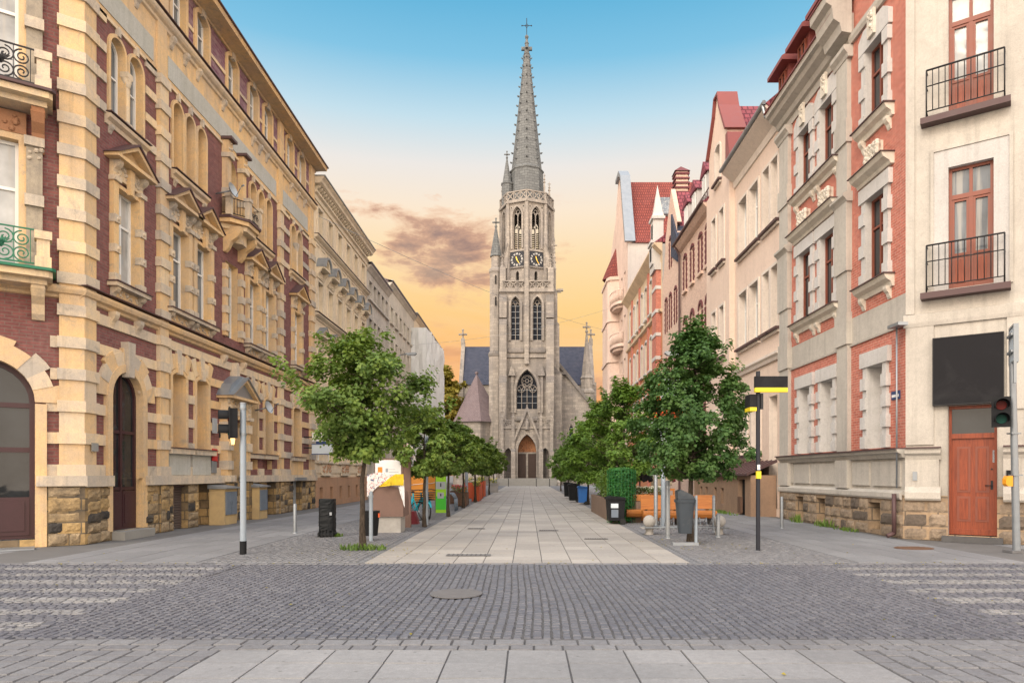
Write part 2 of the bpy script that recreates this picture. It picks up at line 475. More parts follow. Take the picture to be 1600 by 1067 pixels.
simple('red_paint', (.55, .03, .03), .5, 0, var=.1)
simple('orange_red', (.75, .12, .03), .5, 0, var=.1)
simple('pale_blue_panel', (.60, .68, .74), .5, 0, var=.1, scale=2)
simple('street_blue', (.03, .06, .16), .5, 0, var=.1)
simple('navy_cloth', (.03, .035, .06), .85)
simple('white_frame', (.78, .78, .76), .45, 0, var=.08)
simple('mahogany_frame', (.25, .075, .045), .45, 0, var=.3, scale=5)
simple('plum_frame', (.055, .022, .026), .45, 0, var=.3, scale=5)
wood('red_door', (.29, .062, .022), (.175, .034, .014), 1.0, .42)
wood('dark_door', (.075, .045, .035), (.04, .025, .02), 1.0, .5)
wood('bench_wood', (.44, .165, .036), (.31, .105, .024), 1.0, .45, 'x')
wood('planter_wood', (.23, .16, .12), (.15, .105, .08), 1.0, .8)
glass('pane_dark', (.030, .034, .038), curtain=0.0)
glass('pane_grey', (.17, .19, .21))
glass('pane_curtain', (.52, .54, .55), .06)
simple('church_glass', (.022, .027, .038), .7, var=.4, scale=1.5, spec=.15)
simple('red_lens', (.10, .008, .006), .5, spec=.15)
simple('green_lens', (.004, .05, .038), .5, spec=.15)

def leafmat(name, c1, c2, c3):
    t = NT(name); p = t.pos()
    cc = t.mix(t.island(), c1, c2)
    cc = t.mix(t.ramp(t.noise(p, .9, 3, .5), .48, .68, 0, .75), cc, c3)
    a = t.n('ShaderNodeBsdfPrincipled')
    t.link(cc, a.inputs['Base Color']); a.inputs['Roughness'].default_value = .55; a.inputs['Specular IOR Level'].default_value = .35
    b = t.n('ShaderNodeBsdfTranslucent')
    t.link(t.mix(1.0, cc, (1.25, 1.25, .6), 'MULTIPLY'), b.inputs[0])
    x = t.n('ShaderNodeMixShader'); x.inputs[0].default_value = .32
    t.link(a.outputs[0], x.inputs[1]); t.link(b.outputs[0], x.inputs[2])
    t.link(x.outputs[0], t.out.inputs[0])
leafmat('leaf_olive', (.105, .185, .036), (.205, .285, .055), (.075, .14, .038))
leafmat('leaf_deep', (.045, .110, .032), (.090, .180, .048), (.120, .205, .045))
leafmat('leaf_bright', (.110, .210, .032), (.155, .26, .04), (.08, .16, .035))
leafmat('leaf_gold', (.27, .235, .045), (.36, .29, .05), (.19, .19, .04))
leafmat('leaf_weed', (.11, .20, .04), (.17, .25, .05), (.08, .14, .04))
leafmat('leaf_net', (.03, .12, .03), (.055, .19, .035), (.06, .26, .04))
leafmat('petal_white', (.72, .74, .68), (.8, .8, .76), (.65, .68, .55))
leafmat('petal_yellow', (.7, .6, .1), (.75, .65, .2), (.6, .6, .2))
leafmat('petal_red', (.5, .03, .06), (.6, .05, .05), (.5, .04, .2))
def bark():
    t = NT('bark'); p = t.pos()
    n = t.noise(t.scaled(p, 6, 6, 1.6), 5, 7, .7, .6)
    cc = t.mix(t.ramp(n, .35, .68), (.026, .021, .017), (.095, .075, .057))
    t.done(cc, .95, t.bump(n, .9, .02), spec=.15)
bark()
stone_islands('sett_dark', (.118, .125, .155), (.170, .178, .208), .3, .6, .3, (.225, .225, .245), .5, .25)
stone_islands('sett_pale', (.25, .25, .255), (.345, .342, .345), .3, .75, .4, (.20, .20, .205), .5, .8)
stone_islands('sett_mid', (.22, .224, .24), (.285, .288, .30), .3, .75, .35, (.22, .21, .21), .35, .6)
stone_islands('slab_pale', (.295, .297, .30), (.385, .384, .386), .22, .72, .2, (.225, .228, .236), .65, .5)
stone_islands('slab_grey', (.235, .24, .252), (.32, .325, .337), .22, .75, .2, (.2, .203, .212), .6, .5)
stone_islands('slab_path', (.375, .348, .315), (.50, .465, .42), .18, .75, .18, (.34, .32, .30), .6, .4)
bricks('sett_paving', (.22, .224, .238), (.29, .293, .305), (.095, .097, .102), bw=.2, bh=.1, ms=.010, bump=.5, weather=.5, wcol=(.26, .25, .24), stain_scale=.7)
bricks('slab_paving', (.262, .268, .282), (.315, .32, .332), (.125, .127, .132), bw=.8, bh=.5, ms=.01, bump=.3, weather=.6, wcol=(.31, .305, .30), stain_scale=.45)
rock('rubble_block', (.52, .36, .17), (.40, .31, .20), (.065, .06, .056))
rock('ashlar_block', (.42, .325, .235), (.33, .255, .185), (.16, .13, .105), .7)
simple('asphalt', (.15, .147, .145), .9, 0, var=.35, scale=1.5, bump=.4, dirt=(.25, .24, .23), dirt_amt=.4)
simple('joint_dirt', (.105, .103, .104), .95, 0, var=.4, scale=6, bump=.5)
simple('cast_iron', (.155, .153, .157), .8, 0.0, var=.4, scale=8)
simple('grey_step', (.30, .295, .275), .9, 0, var=.3, scale=2, bump=.3)
def emitter(name, c, strength):
    t = NT(name)
    e = t.n('ShaderNodeEmission'); e.inputs[0].default_value = (*c, 1); e.inputs[1].default_value = strength
    t.link(e.outputs[0], t.out.inputs[0])
emitter('lamp_glow', (1, .62, .22), 3.0)
def banner():
    t = NT('banner_print'); u = t.uv()
    n = t.noise(t.scaled(u, 1, 1, 1), 14, 3, .7, 1.5); n2 = t.noise(u, 9, 2, .5, 1.0)
    cc = t.mix(t.ramp(n, .55, .60), (.74, .72, .70), (.48, .05, .06))
    cc = t.mix(t.ramp(n2, .60, .64), cc, (.10, .11, .2))
    t.done(cc, .7)
banner()
def M(*names): return [MAT[n] for n in names]
# ------------------------------------------------------------------ facade pieces
CACHE = {}
def wloc(o):
    l = Vector((0, 0, 0))
    while o is not None: l += o.location; o = o.parent
    return l

def placed(parent, F, u, v, w, key, name, mats, fn, kind=None):
    """one mesh at a point of a facade; same key = same mesh data"""
    full = (round(F.u[0], 4), round(F.u[1], 4), name, key)
    loc = Vector(F.P(u, v, w)) - wloc(parent)
    if key is not None and full in CACHE:
        o = bpy.data.objects.new(name, CACHE[full]); col.objects.link(o)
    else:
        mb = MB(F.rot()); fn(mb)
        o = mb.build(name, mats)
        if key is not None: CACHE[full] = o.data
    o.parent = parent; o.location = loc
    if kind: o['kind'] = kind
    return o

def win(parent, F, h, depth, frame='white_frame', pane='pane_dark', mull=1, trans=(.68,), bar=.07, name='window'):
    a, b, c, d, k = h[:5]
    W, H = b - a, d - c
    lh = (-W / 2, W / 2, 0, H, k)
    def fr(mb):
        t = bar
        top, sp = arch_curve(*lh)
        mb.box(-W / 2, -W / 2 + t, 0, sp, 0, .07)
        mb.box(W / 2 - t, W / 2, 0, sp, 0, .07)
        mb.box(-W / 2 + t, W / 2 - t, 0, t, 0, .068)
        if k == 'r': mb.box(-W / 2 + t, W / 2 - t, H - t, H, 0, .068)
        else: mb.ring((-W / 2 + t, W / 2 - t, 0, H - t, k), t, 0, .07)
        for i in range(mull):
            x = -W / 2 + W * (i + 1) / (mull + 1)
            mb.box(x - t * .55, x + t * .55, t, H - t * .8, 0, .074)
        for f in trans:
            mb.box(-W / 2 + t, W / 2 - t, H * f - t * .5, H * f + t * .5, 0, .064)
    o = placed(parent, F, (a + b) / 2, c, -depth, (round(W, 3), round(H, 3), k, frame, mull, trans, bar), name, M(frame), fr)
    def pn(mb): mb.fill(lh, .02); 
    placed(o, F, (a + b) / 2, c, -depth, (round(W, 3), round(H, 3), k, pane), 'pane', M(pane), pn)
    return o

def pediment(mb, half, v, w, m, mdark, h=None, dep=.34):
    """triangular pediment on a base cornice, centred on u=0"""
    h = h or half * .72
    mb.box(-half, half, v, v + .09, w, w + dep, m)
    mb.prism([(-half + .1, v + .09), (half - .1, v + .09), (0, v + h - .06)], 'w', w, w + dep * .35, m)
    for s in (-1, 1):
        p = [(s * half, v + .09), (s * (half - .16), v + .09), (0, v + h - .11), (0, v + h)]
        mb.prism(p, 'w', w, w + dep * .98, m)
        q = [(s * (half + .05), v + .08), (s * half, v + .092), (0, v + h + .004), (0, v + h + .06)]
        mb.prism(q, 'w', w, w + dep * 1.12, mdark)

def profile(mb, u0, u1, v, prof, m, w=0.0):
    """a moulding: prof [(w, v)] outline, extruded along u"""
    mb.prism([(w + p[0], v + p[1]) for p in prof], 'u', u0, u1, m)

def corbel(mb, u, v, w, wd, ht, dep, m):
    """scroll bracket hanging below v"""
    pr = [(w, v), (w + dep, v), (w + dep, v - ht * .22), (w + dep * .8, v - ht * .42), (w + dep * .45, v - ht * .6), (w + dep * .3, v - ht * .85), (w + dep * .12, v - ht), (w, v - ht)]
    mb.prism(pr, 'u', u - wd / 2, u + wd / 2, m)
    mb.cyl((u - wd * .56, v - ht * .22, w + dep * .74), (u + wd * .56, v - ht * .22, w + dep * .74), dep * .2, n=8, m=m)

def carved(mb, u0, u1, v0, v1, w, m, n, seed, r=.05):
    """a field of carved relief lumps"""
    q = random.Random(seed)
    for i in range(n):
        x = q.uniform(u0, u1); y = q.uniform(v0, v1); rr = r * q.uniform(.5, 1.1)
        mb.sphere((x, y, w), rr, 6, m, 1.0)

def scroll(mb, u, v, w, r, turns, s, rad, m, a0=0):
    pts = []
    n = int(14 * turns)
    for i in range(n + 1):
        t = i / n
        a = a0 + s * 2 * PI * turns * t
        q = r * (1 - .85 * t)
        pts.append((u + q * math.cos(a), v + q * math.sin(a), w))
    mb.tube(pts, rad, 4, m)

def satellite_dish(parent_label, F, u, v, w, r, aim=.5):
    d = thing('satellite_dish', parent_label, 'satellite dish', F.P(u, v, 0), 'satellite dishes on the ochre facade')
    mb = MB(F)
    mb.cyl((u, v - .1, .05), (u, v, w), .025, n=6); mb.build('bracket', M('galvanised'), d)
    mb = MB(F)
    n = Vector((-.13, .3, .9)).normalized(); x = n.orthogonal().normalized(); y = n.cross(x); c = Vector((u, v, w))
    prof = [(0, 0), (r * .5, .02), (r * .85, .07), (r, .11)]
    for (r0, h0), (r1, h1) in zip(prof, prof[1:]):
        for i in range(18):
            t0, t1 = 2 * PI * i / 18, 2 * PI * (i + 1) / 18
            g = lambda rr, t, h: tuple(c + x * rr * math.cos(t) + y * rr * math.sin(t) + n * h)
            mb.add([g(r0, t0, h0), g(r0, t1, h0), g(r1, t1, h1), g(r1, t0, h1)] if r0 else [g(0, 0, 0), g(r1, t1, h1), g(r1, t0, h1)], smooth=True)
    mb.build('reflector', M('pale_zinc'), d)
    mb = MB(F); e = c + n * .42
    mb.tube([tuple(c - y * r), tuple(e)], .012, 5); mb.cyl(tuple(e), tuple(e + n * .09), .03, n=8); mb.build('receiver_arm', M('galvanised'), d)
    return d

def rock_blocks(name, F, u0, u1, v0, v1, w, holes, mat, parent, seed, rh=(.22, .36), bw=(.28, .62), relief=.05):
    """rough-faced masonry blocks standing proud of a wall plane"""
    tall = [(a[0] - .01, a[1] + .01) for a in holes if a[3] >= v1 - .2 and a[2] <= v0 + .3]
    if tall:
        for k, (a, b) in enumerate(spans(u0, u1, tall)): rock_blocks(name, F, a, b, v0, v1, w, [h for h in holes if h[3] < v1 - .2], mat, parent, seed + k, rh, bw, relief)
        return
    q = random.Random(seed); mb = MB(F); v = v0
    while v < v1 - .05:
        h = q.uniform(*rh)
        if v1 - (v + h) < rh[0] * .7: h = v1 - v
        cuts = [(a[0] - .01, a[1] + .01) for a in holes if a[2] < v + h - .01 and a[3] > v + .01]
        for s0, s1 in spans(u0, u1, cuts):
            u = s0
            while u < s1 - .03:
                b = q.uniform(*bw)
                if s1 - (u + b) < bw[0] * .6: b = s1 - u
                nx, ny = 5, 4
                i0 = len(mb.v); top = q.uniform(.2, 1) * relief
                for j in range(ny + 1):
                    for i in range(nx + 1):
                        x, y = i / nx, j / ny
                        edge = i in (0, nx) or j in (0, ny)
                        g = .008
                        uu = u + g + (b - 2 * g) * x + (0 if edge and i in (0, nx) else q.uniform(-.012, .012))
                        vv = v + g + (h - 2 * g) * y + (q.uniform(-.006, .006) if edge else q.uniform(-.012, .012))
                        ww = w - .012 if edge else w + top * q.uniform(.45, 1.1)
                        mb.v.append(F.P(uu, vv, ww))
                for j in range(ny):
                    for i in range(nx):
                        k = i0 + j * (nx + 1) + i
                        f = (k, k + 1, k + nx + 2, k + nx + 1)
                        mb.fc.append(f); mb.mi.append(0); mb.sm.append(False)
                        mb.uv += [(0, 0)] * 4
                u += b
        v += h
    return mb.build(name, M(mat), parent)

def spans(u0, u1, cuts):
    out = []; x = u0
    for a, b in sorted(cuts):
        if a > x: out.append((x, min(a, u1)))
        x = max(x, b)
        if x >= u1: break
    if x < u1: out.append((x, u1))
    return [(a, b) for a, b in out if b - a > .04]

# ================================================================== THE OCHRE CORNER HOUSE
XL = -10.5
FL = Fr((XL, 0, 0), (0, 1))
Y0L, Y1L = 16.07, 33.45
house = thing('corner_house', 'ochre plaster and burgundy brick corner house with stone bands and arched windows', 'building', (XL, Y0L, 0), 'houses along the street')
PITCH = .74
EAVE = 16.75

cols = [20.5, 21.97, 26.05, 27.6]
bayA, bayB, bayC = 17.8, 24.25, 31.0
holes = []           # (a,b,c,d,kind)
def H(u, w, c, d, k): 
    h = (u - w / 2, u + w / 2, c, d, k); holes.append(h); return h
g_arch = H(bayA, 1.36, .22, 4.30, 'a')
g_win = [H(u, .78, 2.42, 4.70, 's') for u in cols]
g_winC = H(bayC, .95, 2.42, 4.70, 's')
g_door = H(bayB, 1.25, .35, 3.55, 's')
b_shut = H(20.5, .85, .0, 1.32, 'r')
b_rec = H(22.0, .8, .0, 1.40, 'r')
b_arch = H(26.3, .95, .0, 1.4, 's')
b_gate = H(27.75, .95, .0, 1.42, 'r')
b_white = H(30.9, 1.15, .0, 1.42, 'r')
b_slotA = H(26.1, .95, 1.85, 2.22, 'r'); b_slotB = H(27.6, .95, 1.85, 2.22, 'r')
f_win = [H(u, .95, 6.5, 8.95, 'r') for u in cols + [bayA + .03, bayC]]
f_mid = H(bayB, 1.0, 6.45, 9.1, 'r')
s_arch = [H(u, .56, 10.68, 12.72, 'a') for u in (20.45, 21.2, 21.95, 26.05, 26.85, 27.65)]
s_arch2 = [H(u, .62, 10.68, 12.74, 'a') for u in (17.44, 18.26, 30.55, 31.37)]
s_mid = H(bayB, .85, 10.75, 12.75, 'a')
t_win = [H(u, .78, 14.85, 16.40, 's') for u in (17.8, 20.5, 22.0, 24.25, 26.1, 27.55, 30.1, 31.7)]

wall = MB(FL)
mt = M('burgundy_brick', 'ochre_plaster', 'grey_band', 'violet_brick', 'rubble_stone', 'frieze_grey', 'ochre_light')
wall.wall(Y0L, Y1L, 0, 1.55, holes, 4, .10)
wall.add([(Y0L, 1.55, 0), (Y1L, 1.55, 0), (Y1L, 1.55, .10), (Y0L, 1.55, .10)], 4)
wall.wall(Y0L, Y1L, 1.55, 5.7, holes, 0)
wall.wall(Y0L, Y1L, 5.7, 13.02, holes, 0)
wall.wall(Y0L, Y1L, 13.02, 14.7, holes, 1)
wall.wall(Y0L, Y1L, 14.7, 16.5, holes, 3)
wall.wall(Y0L, Y1L, 16.5, EAVE, holes, 1)
for h in holes:
    dep = .42 if h in s_arch + g_win else .26
    if h in (b_shut, b_rec, b_gate, b_white, b_arch): wall.reveal(h, .45, 4, .10, floor=False)
    elif h is g_arch: wall.reveal(h, .22, 1, 0, floor=False)
    elif h is g_door: wall.reveal(h, .5, 1, .10, floor=False)
    else: wall.reveal(h, dep, 1, 0)
    if h in s_arch or (h in g_win[:2]): wall.fill(h, -dep, 1)
wall.fill(b_rec, -.35, 1); wall.fill(b_arch, -.35, 1)
wall.fill(b_slotA, -.2, 0); wall.fill(b_slotB, -.2, 0)
# far end wall and back
wall.add([(Y1L, 0, 0), (Y1L, 0, -11), (Y1L, EAVE, -11), (Y1L, EAVE, 0)], 1)
wall.build('wall', mt, house)

# rustic bands on the ground floor, butted against openings and pilasters
PIL = [(19.27, 19.82), (28.62, 29.18), (32.75, 33.40)]
def stone_band(a, b, c, d, w, m):
    s = MB(FL); s.box(a, b, c, d, 0, w, m, skip='b'); s.build('stone_band', mt, house)
q = random.Random(3)
gh = [g_arch, g_door, g_winC] + g_win
for i in range(6):
    v = 1.62 + PITCH * i
    cuts = list(PIL) + [(Y0L, 16.52)]
    for h in gh:
        if v + .26 > h[2] and v < h[3] + .02:
            hw = (h[1] - h[0]) / 2; cu = (h[0] + h[1]) / 2
            if v + .13 > h[3] - hw and h[4] == 'a':
                hw = hw * .8
            cuts.append((cu - hw - .07, cu + hw + .07))
    for h in (b_slotA, b_slotB):
        if v + .26 > h[2] and v < h[3]: cuts.append((h[0], h[1]))
    for a, b in spans(Y0L, Y1L, cuts):
        stone_band(a, b, v, v + .26, .055, 2 if (i == 0 or q.random() < .22) else (6 if q.random() < .6 else 1))
# bands beside the paired arches of the end bays, second floor
for i in range(4):
    v = 10.62 + PITCH * i
    for (u0, u1, hs) in ((16.52, PIL[0][0], s_arch2[:2]), (PIL[1][1], PIL[2][0], s_arch2[2:])):
        cuts = [(hs[0][0] - .16, hs[1][1] + .16)]
        for a, b in spans(u0, u1, cuts): stone_band(a, b, v, v + .22, .05, 2 if q.random() < .4 else 6)
# pale lines through the violet brick of the top floor
tc = [(h[0] - .17, h[1] + .17) for h in t_win] + list(PIL) + [(Y0L, 16.52)]
for a, b in spans(Y0L, Y1L, tc): stone_band(a, b, 15.48, 15.60, .035, 6)

# grey plaster panels under the ground floor sills
for a, b in ((19.9, 21.15), (21.3, 22.5), (25.6, 26.5), (27.1, 28.1), (30.2, 31.8)):
    s = MB(FL)
    lo = 2.26 if 25 < a < 28.5 else 1.63
    s.box(a, b, lo, 2.27 if lo < 2 else 2.28, 0, .07, 5 if a < 25 else 1, skip='b')
    s.build('sill_panel', mt, house)
# plinth ledge of cut stone
led = MB(FL)
for a, b in spans(Y0L - .05, Y1L, [(g_arch[0] - .1, g_arch[1] + .1), (g_door[0], g_door[1])]):
    led.mitre(a if a > 16.2 else Y0L, b, 1.36, 1.62, .22, 2, .523 if a < 16.2 else 0)
led.build('plinth_ledge', mt, house)

rock_blocks('rubble_block', FL, 16.6, Y1L, 0, 1.36, .105, [(g_arch[0] - .08, g_arch[1] + .08, 0, 4), g_door, b_shut, b_rec, b_arch, b_gate, b_white, (22.2, 23.3, 0, 1.2), (23.2, 23.7, 0, 2), (24.8, 25.3, 0, 2)] + [(a, b, 0, 2) for a, b in PIL], 'rubble_block', house, 11)
for a, b in PIL: rock_blocks('rubble_block', FL, a + .04, b - .04, 0, 1.36, .145, [], 'rubble_block', house, int(a))
rock_blocks('rubble_block', FL, 16.07, 16.6, 0, 1.36, .145, [], 'rubble_block', house, 3)
# pilasters built of alternating blocks
for (a, b) in [(16.07, 16.50)] + PIL:
    pm = MB(FL)
    far = (a == PIL[2][0])
    for i in range(20):
        v = 1.62 + PITCH * i
        if v > 13.2: break
        if v < 5.7 < v + PITCH or (5.5 < v < 6.0): pass
        top = min(v + PITCH, 13.05)
        k = .523 if a == 16.07 else 0
        pm.mitre(a if k else a + .05, b - .05, v + .26, top, .12, 1 if q.random() < .7 else 6, k)
        pm.mitre(a, b, v, min(v + .26, top), .17, 2 if q.random() < .5 else 6, k)
    pm.mitre(a if a == 16.07 else a + .04, b - .04, .0, 1.36, .14, 4, .523 if a == 16.07 else 0)
    pl_ = pm
    pm.box(a + .06, b - .06, 14.9, 16.5, 0, .12, 1, skip='b')
    pm.box(a + .03, b - .03, 13.05, 14.55, 0, .06, 1, skip='b')
    pm.build('pilaster', mt, house)

# string course over the ground floor, with scroll corbels
st = MB(FL)
PROF = [(0, 0), (.06, .02), (.08, .08), (.17, .12), (.2, .2), (.2, .26), (.05, .33), (0, .33)]
profile(st, Y0L - .12, Y1L, 5.72, PROF, 1)
st.box(Y0L - .14, Y1L, 6.05, 6.075, 0, .24, 7)
for u in (17.3, 18.2, 20.1, 20.95, 21.6, 22.4, 25.7, 26.5, 27.2, 28.0, 30.6, 31.4):
    pass
for u in (17.2, 18.3, 30.5, 31.5, 23.45, 25.05): corbel(st, u, 5.74, 0, .17, .42, .19, 6)
st.build('string_course', mt + M('brown_metal'), house)

# main cornice under the top floor, frieze panels
co = MB(FL)
profile(co, Y0L - .15, Y1L, 14.45, [(0, 0), (.06, .03), (.08, .1), (.15, .14), (.2, .2), (.22, .28), (.1, .34), (0, .34)], 6)
co.box(Y0L - .15, Y1L, 14.792, 14.815, 0, .26, 7)
for a, b in spans(16.6, 32.7, list(PIL)): co.box(a + .12, b - .12, 13.22, 13.86, 0, .02, 5, skip='b')
for a, b in spans(16.6, 32.7, list(PIL)): co.box(a + .02, b - .02, 12.98, 13.06, 0, .05, 6, skip='b')
for u in (17.3, 18.3, 20.1, 20.9, 21.7, 23.5, 24.9, 26.0, 26.7, 27.4, 30.2, 31.1, 32.0): corbel(co, u, 14.5, 0, .14, .36, .16, 2)
co.build('cornice', mt + M('brown_metal'), house)

# eaves
ev = MB(FL)
profile(ev, Y0L - .3, Y1L + .25, 16.5, [(0, 0), (.06, .0), (.08, .06), (.3, .08), (.6, .08), (.64, .22), (0, .22)], 1)
ev.box(Y0L - .33, Y1L + .28, 16.722, 16.77, -.1, .70, 7)
ev.build('eaves', mt + M('brown_metal'), house)
rf = MB(FL)
rf.prism([(.68, 16.772), (-5.5, 19.0), (-11, 16.772)], 'u', Y0L + 1.5, Y1L + .2, 0)
rf.build('roof', M('slate_mauve'), house)

# ---- windows
def surround_seg(F, o, h, t, w, blocks=True, key=None, mats=None, kst=True):
    W, Hh = h[1] - h[0], h[3] - h[2]
    lh = (-W / 2, W / 2, 0, Hh, h[4])
    def f(mb):
        mb.ring(lh, t, 0, w, 0, 0)
        if kst: mb.prism([(-.09, Hh - .06), (.09, Hh - .06), (.14, Hh + t + .12), (-.14, Hh + t + .12)], 'w', 0, w + .05, 1)
        if blocks:
            _, sp = arch_curve(*lh)
            for s in (-1, 1):
                for i, a in enumerate((.5, 1.0)):
                    pass
    return placed(o, F, (h[0] + h[1]) / 2, h[2], 0, (key, round(W, 3), round(Hh, 3), h[4], t), 'surround', mats or M('ochre_plaster', 'grey_band', 'ochre_light'), f)

def voussoirs(mb, lh, t, w, n, mats):
    """separate wedge stones round an arch with a stepped outer edge"""
    top, sp = arch_curve(*lh)
    W = lh[1] - lh[0]; cu = (lh[0] + lh[1]) / 2
    k = len(top) - 1
    for i in range(n):
        a0 = i / n; a1 = (i + 1) / n
        pi = []
        for j in range(4):
            x = (a0 + (a1 - a0) * j / 3) * k
            i0 = min(int(x), k - 1); fr = x - i0
            pi.append((top[i0][0] + (top[i0 + 1][0] - top[i0][0]) * fr, top[i0][1] + (top[i0 + 1][1] - top[i0][1]) * fr))
        tt = t * (1.25 if i % 2 == 0 else .95)
        ce = (cu, sp - W * (.0 if lh[4] == 'a' else 1.1))
        po = []
        for p in reversed(pi):
            dx, dy = p[0] - ce[0], p[1] - ce[1]; L = math.hypot(dx, dy)
            po.append((p[0] + dx / L * tt, p[1] + dy / L * tt))
        mb.prism(pi + po, 'w', 0, w + (.012 if i % 2 else 0), mats[i % len(mats)])

# ground arch (glazed shop door of the first bay)
d = win(house, FL, g_arch, .16, 'plum_frame', 'pane_dark', 1, (.26, .62), .08, 'shop_door')
def pan(mb):
    mb.box(-.6, -.05, .08, 1.0, .03, .085); mb.box(.05, .6, .08, 1.0, .03, .085)
    mb.box(-.53, -.12, .16, .92, .085, .1); mb.box(.12, .53, .16, .92, .085, .1)
placed(d, FL, bayA, .22, -.16, 'lowerpanel', 'door_panel', M('plum_frame'), pan)
placed(house, FL, bayA, 0, 0, None, 'door_step', M('grey_step'), lambda mb: mb.box(-.7, .7, 0, .21, -.4, .42))
o = surround_seg(FL, house, g_arch, .2, .115, key='gA', kst=False)
def vg(mb):
    W = 1.36; lh = (-W / 2 - .2, W / 2 + .2, 0, 4.08 + .2, 'a')
    voussoirs(mb, lh, .34, .09, 9, [0, 2, 0, 1])
    mb.prism([(-.11, 3.95), (.11, 3.95), (.17, 4.85), (-.17, 4.85)], 'w', 0, .2, 1)
placed(house, FL, bayA, .22, 0, None, 'arch_stone', M('ochre_plaster', 'grey_band', 'ochre_light'), vg)

for i, h in enumerate(g_win + [g_winC]):
    if i in (0, 1):
        wo = surround_seg(FL, house, h, .13, .07, key='g')
    else:
        wo = win(house, FL, h, .38, 'plum_frame', 'pane_dark', 1, (.66,), .06)
        surround_seg(FL, wo, h, .13, .07, key='g')
    def vw(mb, h=h):
        W = h[1] - h[0]
        voussoirs(mb, (-W / 2 - .13, W / 2 + .13, 0, h[3] - h[2] + .13, 's'), .45, .06, 5, [0, 2, 1])
    def gs(mb, h=h):
        W = h[1] - h[0]
        mb.box(-W / 2 - .3, W / 2 + .3, -.16, 0, 0, .2, 1)
        mb.box(-W / 2 - .33, W / 2 + .33, 0, .025, -.3, .24, 3)
    placed(wo, FL, (h[0] + h[1]) / 2, h[2], 0, ('gs', round(h[1] - h[0], 3)), 'sill', M('ochre_plaster', 'grey_band', 'ochre_light', 'brown_metal'), gs)
    placed(wo, FL, (h[0] + h[1]) / 2, h[2], 0, ('vw', round(h[1] - h[0], 3)), 'lintel_stone', M('ochre_plaster', 'grey_band', 'ochre_light', 'brown_metal'), vw)

# first floor windows with pediments
def ped_surround(mb, W=.95, Hh=2.45, rich=True):
    hw = W / 2
    for s in (-1, 1):
        a, b = sorted((s * hw, s * (hw + .2)))
        mb.box(a, b, 0, Hh + .1, 0, .12, 0)
        mb.box(a - .03, b + .03, 0, .22, 0, .16, 1)
        for vv in (.75, 1.5):
            mb.box(a - .025, b + .025, vv, vv + .2, 0, .165, 1)
            mb.sphere(((a + b) / 2, vv + .1, .165), .05, 6, 1)
        mb.box(a - .04, b + .04, Hh + .1, Hh + .22, 0, .18, 1)
        corbel(mb, (a + b) / 2, Hh + .62, 0, .16, .36, .26, 1)
    mb.box(-hw, hw, Hh, Hh + .1, 0, .09, 0)
    mb.box(-hw - .2, hw + .2, Hh + .22, Hh + .62, 0, .09, 2)
    carved(mb, -hw + .02, hw - .02, Hh + .28, Hh + .56, .09, 1, 26, 5, .06)
    mb.prism([(-.07, Hh - .04), (.07, Hh - .04), (.11, Hh + .6), (-.11, Hh + .6)], 'w', .09, .2, 0)
    pediment(mb, hw + .42, Hh + .62, 0, 0, 3, .62, .36)
def ped_sill(mb, W=.95):
    hw = W / 2
    mb.box(-hw - .3, hw + .3, -.12, -.02, 0, .26, 1); mb.box(-hw - .33, hw + .33, -.02, .012, -.28, .3, 3)
    for s in (-1, 1): corbel(mb, s * (hw + .1), -.12, 0, .15, .26, .2, 1)
    mb.box(-hw, hw, -.34, -.12, 0, .06, 0)
    carved(mb, -hw + .05, hw - .05, -.3, -.16, .06, 1, 14, 8, .045)
PM = ('ochre_plaster', 'grey_band', 'ochre_light', 'brown_metal')
for i, h in enumerate(f_win):
    if i in (0, 1, 2, 3): o = win(house, FL, h, .22, 'white_frame', 'pane_grey', 1, (.66,), .055)
    else: o = win(house, FL, h, .2, 'white_frame', 'pane_curtain', 1, (.66,), .06)
    placed(o, FL, (h[0] + h[1]) / 2, h[2], 0, 'ped', 'pediment_surround', M(*PM), ped_surround)
    placed(o, FL, (h[0] + h[1]) / 2, h[2], 0, 'pedsill', 'sill', M(*PM), ped_sill)
o = win(house, FL, f_mid, .3, 'white_frame', 'pane_dark', 1, (.7,), .06)
def midsur(mb):
    for s in (-1, 1):
        a, b = sorted((s * .5, s * .78))
        for i in range(4): 
            mb.box(a + .03, b - .03, i * .62, i * .62 + .62, 0, .12, 0, skip='b')
            mb.box(a, b, i * .62 + .15, i * .62 + .4, 0, .17, 1, skip='b')
placed(o, FL, bayB, 6.45, 0, None, 'surround', M(*PM), midsur)

# second floor arches
for i, h in enumerate(s_arch + s_arch2):
    if h in s_arch: o = surround_seg(FL, house, h, .085, .06, key='s', kst=False); 
    else:
        w_ = win(house, FL, h, .22, 'white_frame', 'pane_grey', 1, (.55,), .045)
        o = surround_seg(FL, w_, h, .085, .06, key='s2', kst=False)
    o['label'] = 'narrow arched moulding'
    def keyb(mb, h=h):
        Hh = h[3] - h[2]
        mb.box(-.055, .055, Hh + .06, Hh + .3, 0, .10, 1)
    placed(o, FL, (h[0] + h[1]) / 2, h[2], 0, ('kb', round(h[3] - h[2], 3)), 'keystone', M('ochre_plaster', 'grey_band'), keyb)
def coln(mb):
    mb.cyl((0, .0, .02), (0, 1.28, .02), .085, .075, 10, 0); mb.box(-.12, .12, -.05, .12, -.08, .12, 1)
    mb.box(-.12, .12, 1.28, 1.42, -.08, .13, 1); mb.lathe([(.09, 1.05), (.12, 1.2), (.13, 1.28)], (0, .02), 10, 1)
    carved(mb, -.09, .09, 1.1, 1.3, .1, 1, 8, 3, .035)
for u in (17.85, 30.96): placed(house, FL, u, 10.68, 0, 'col', 'column', M('ochre_light', 'grey_band'), coln)
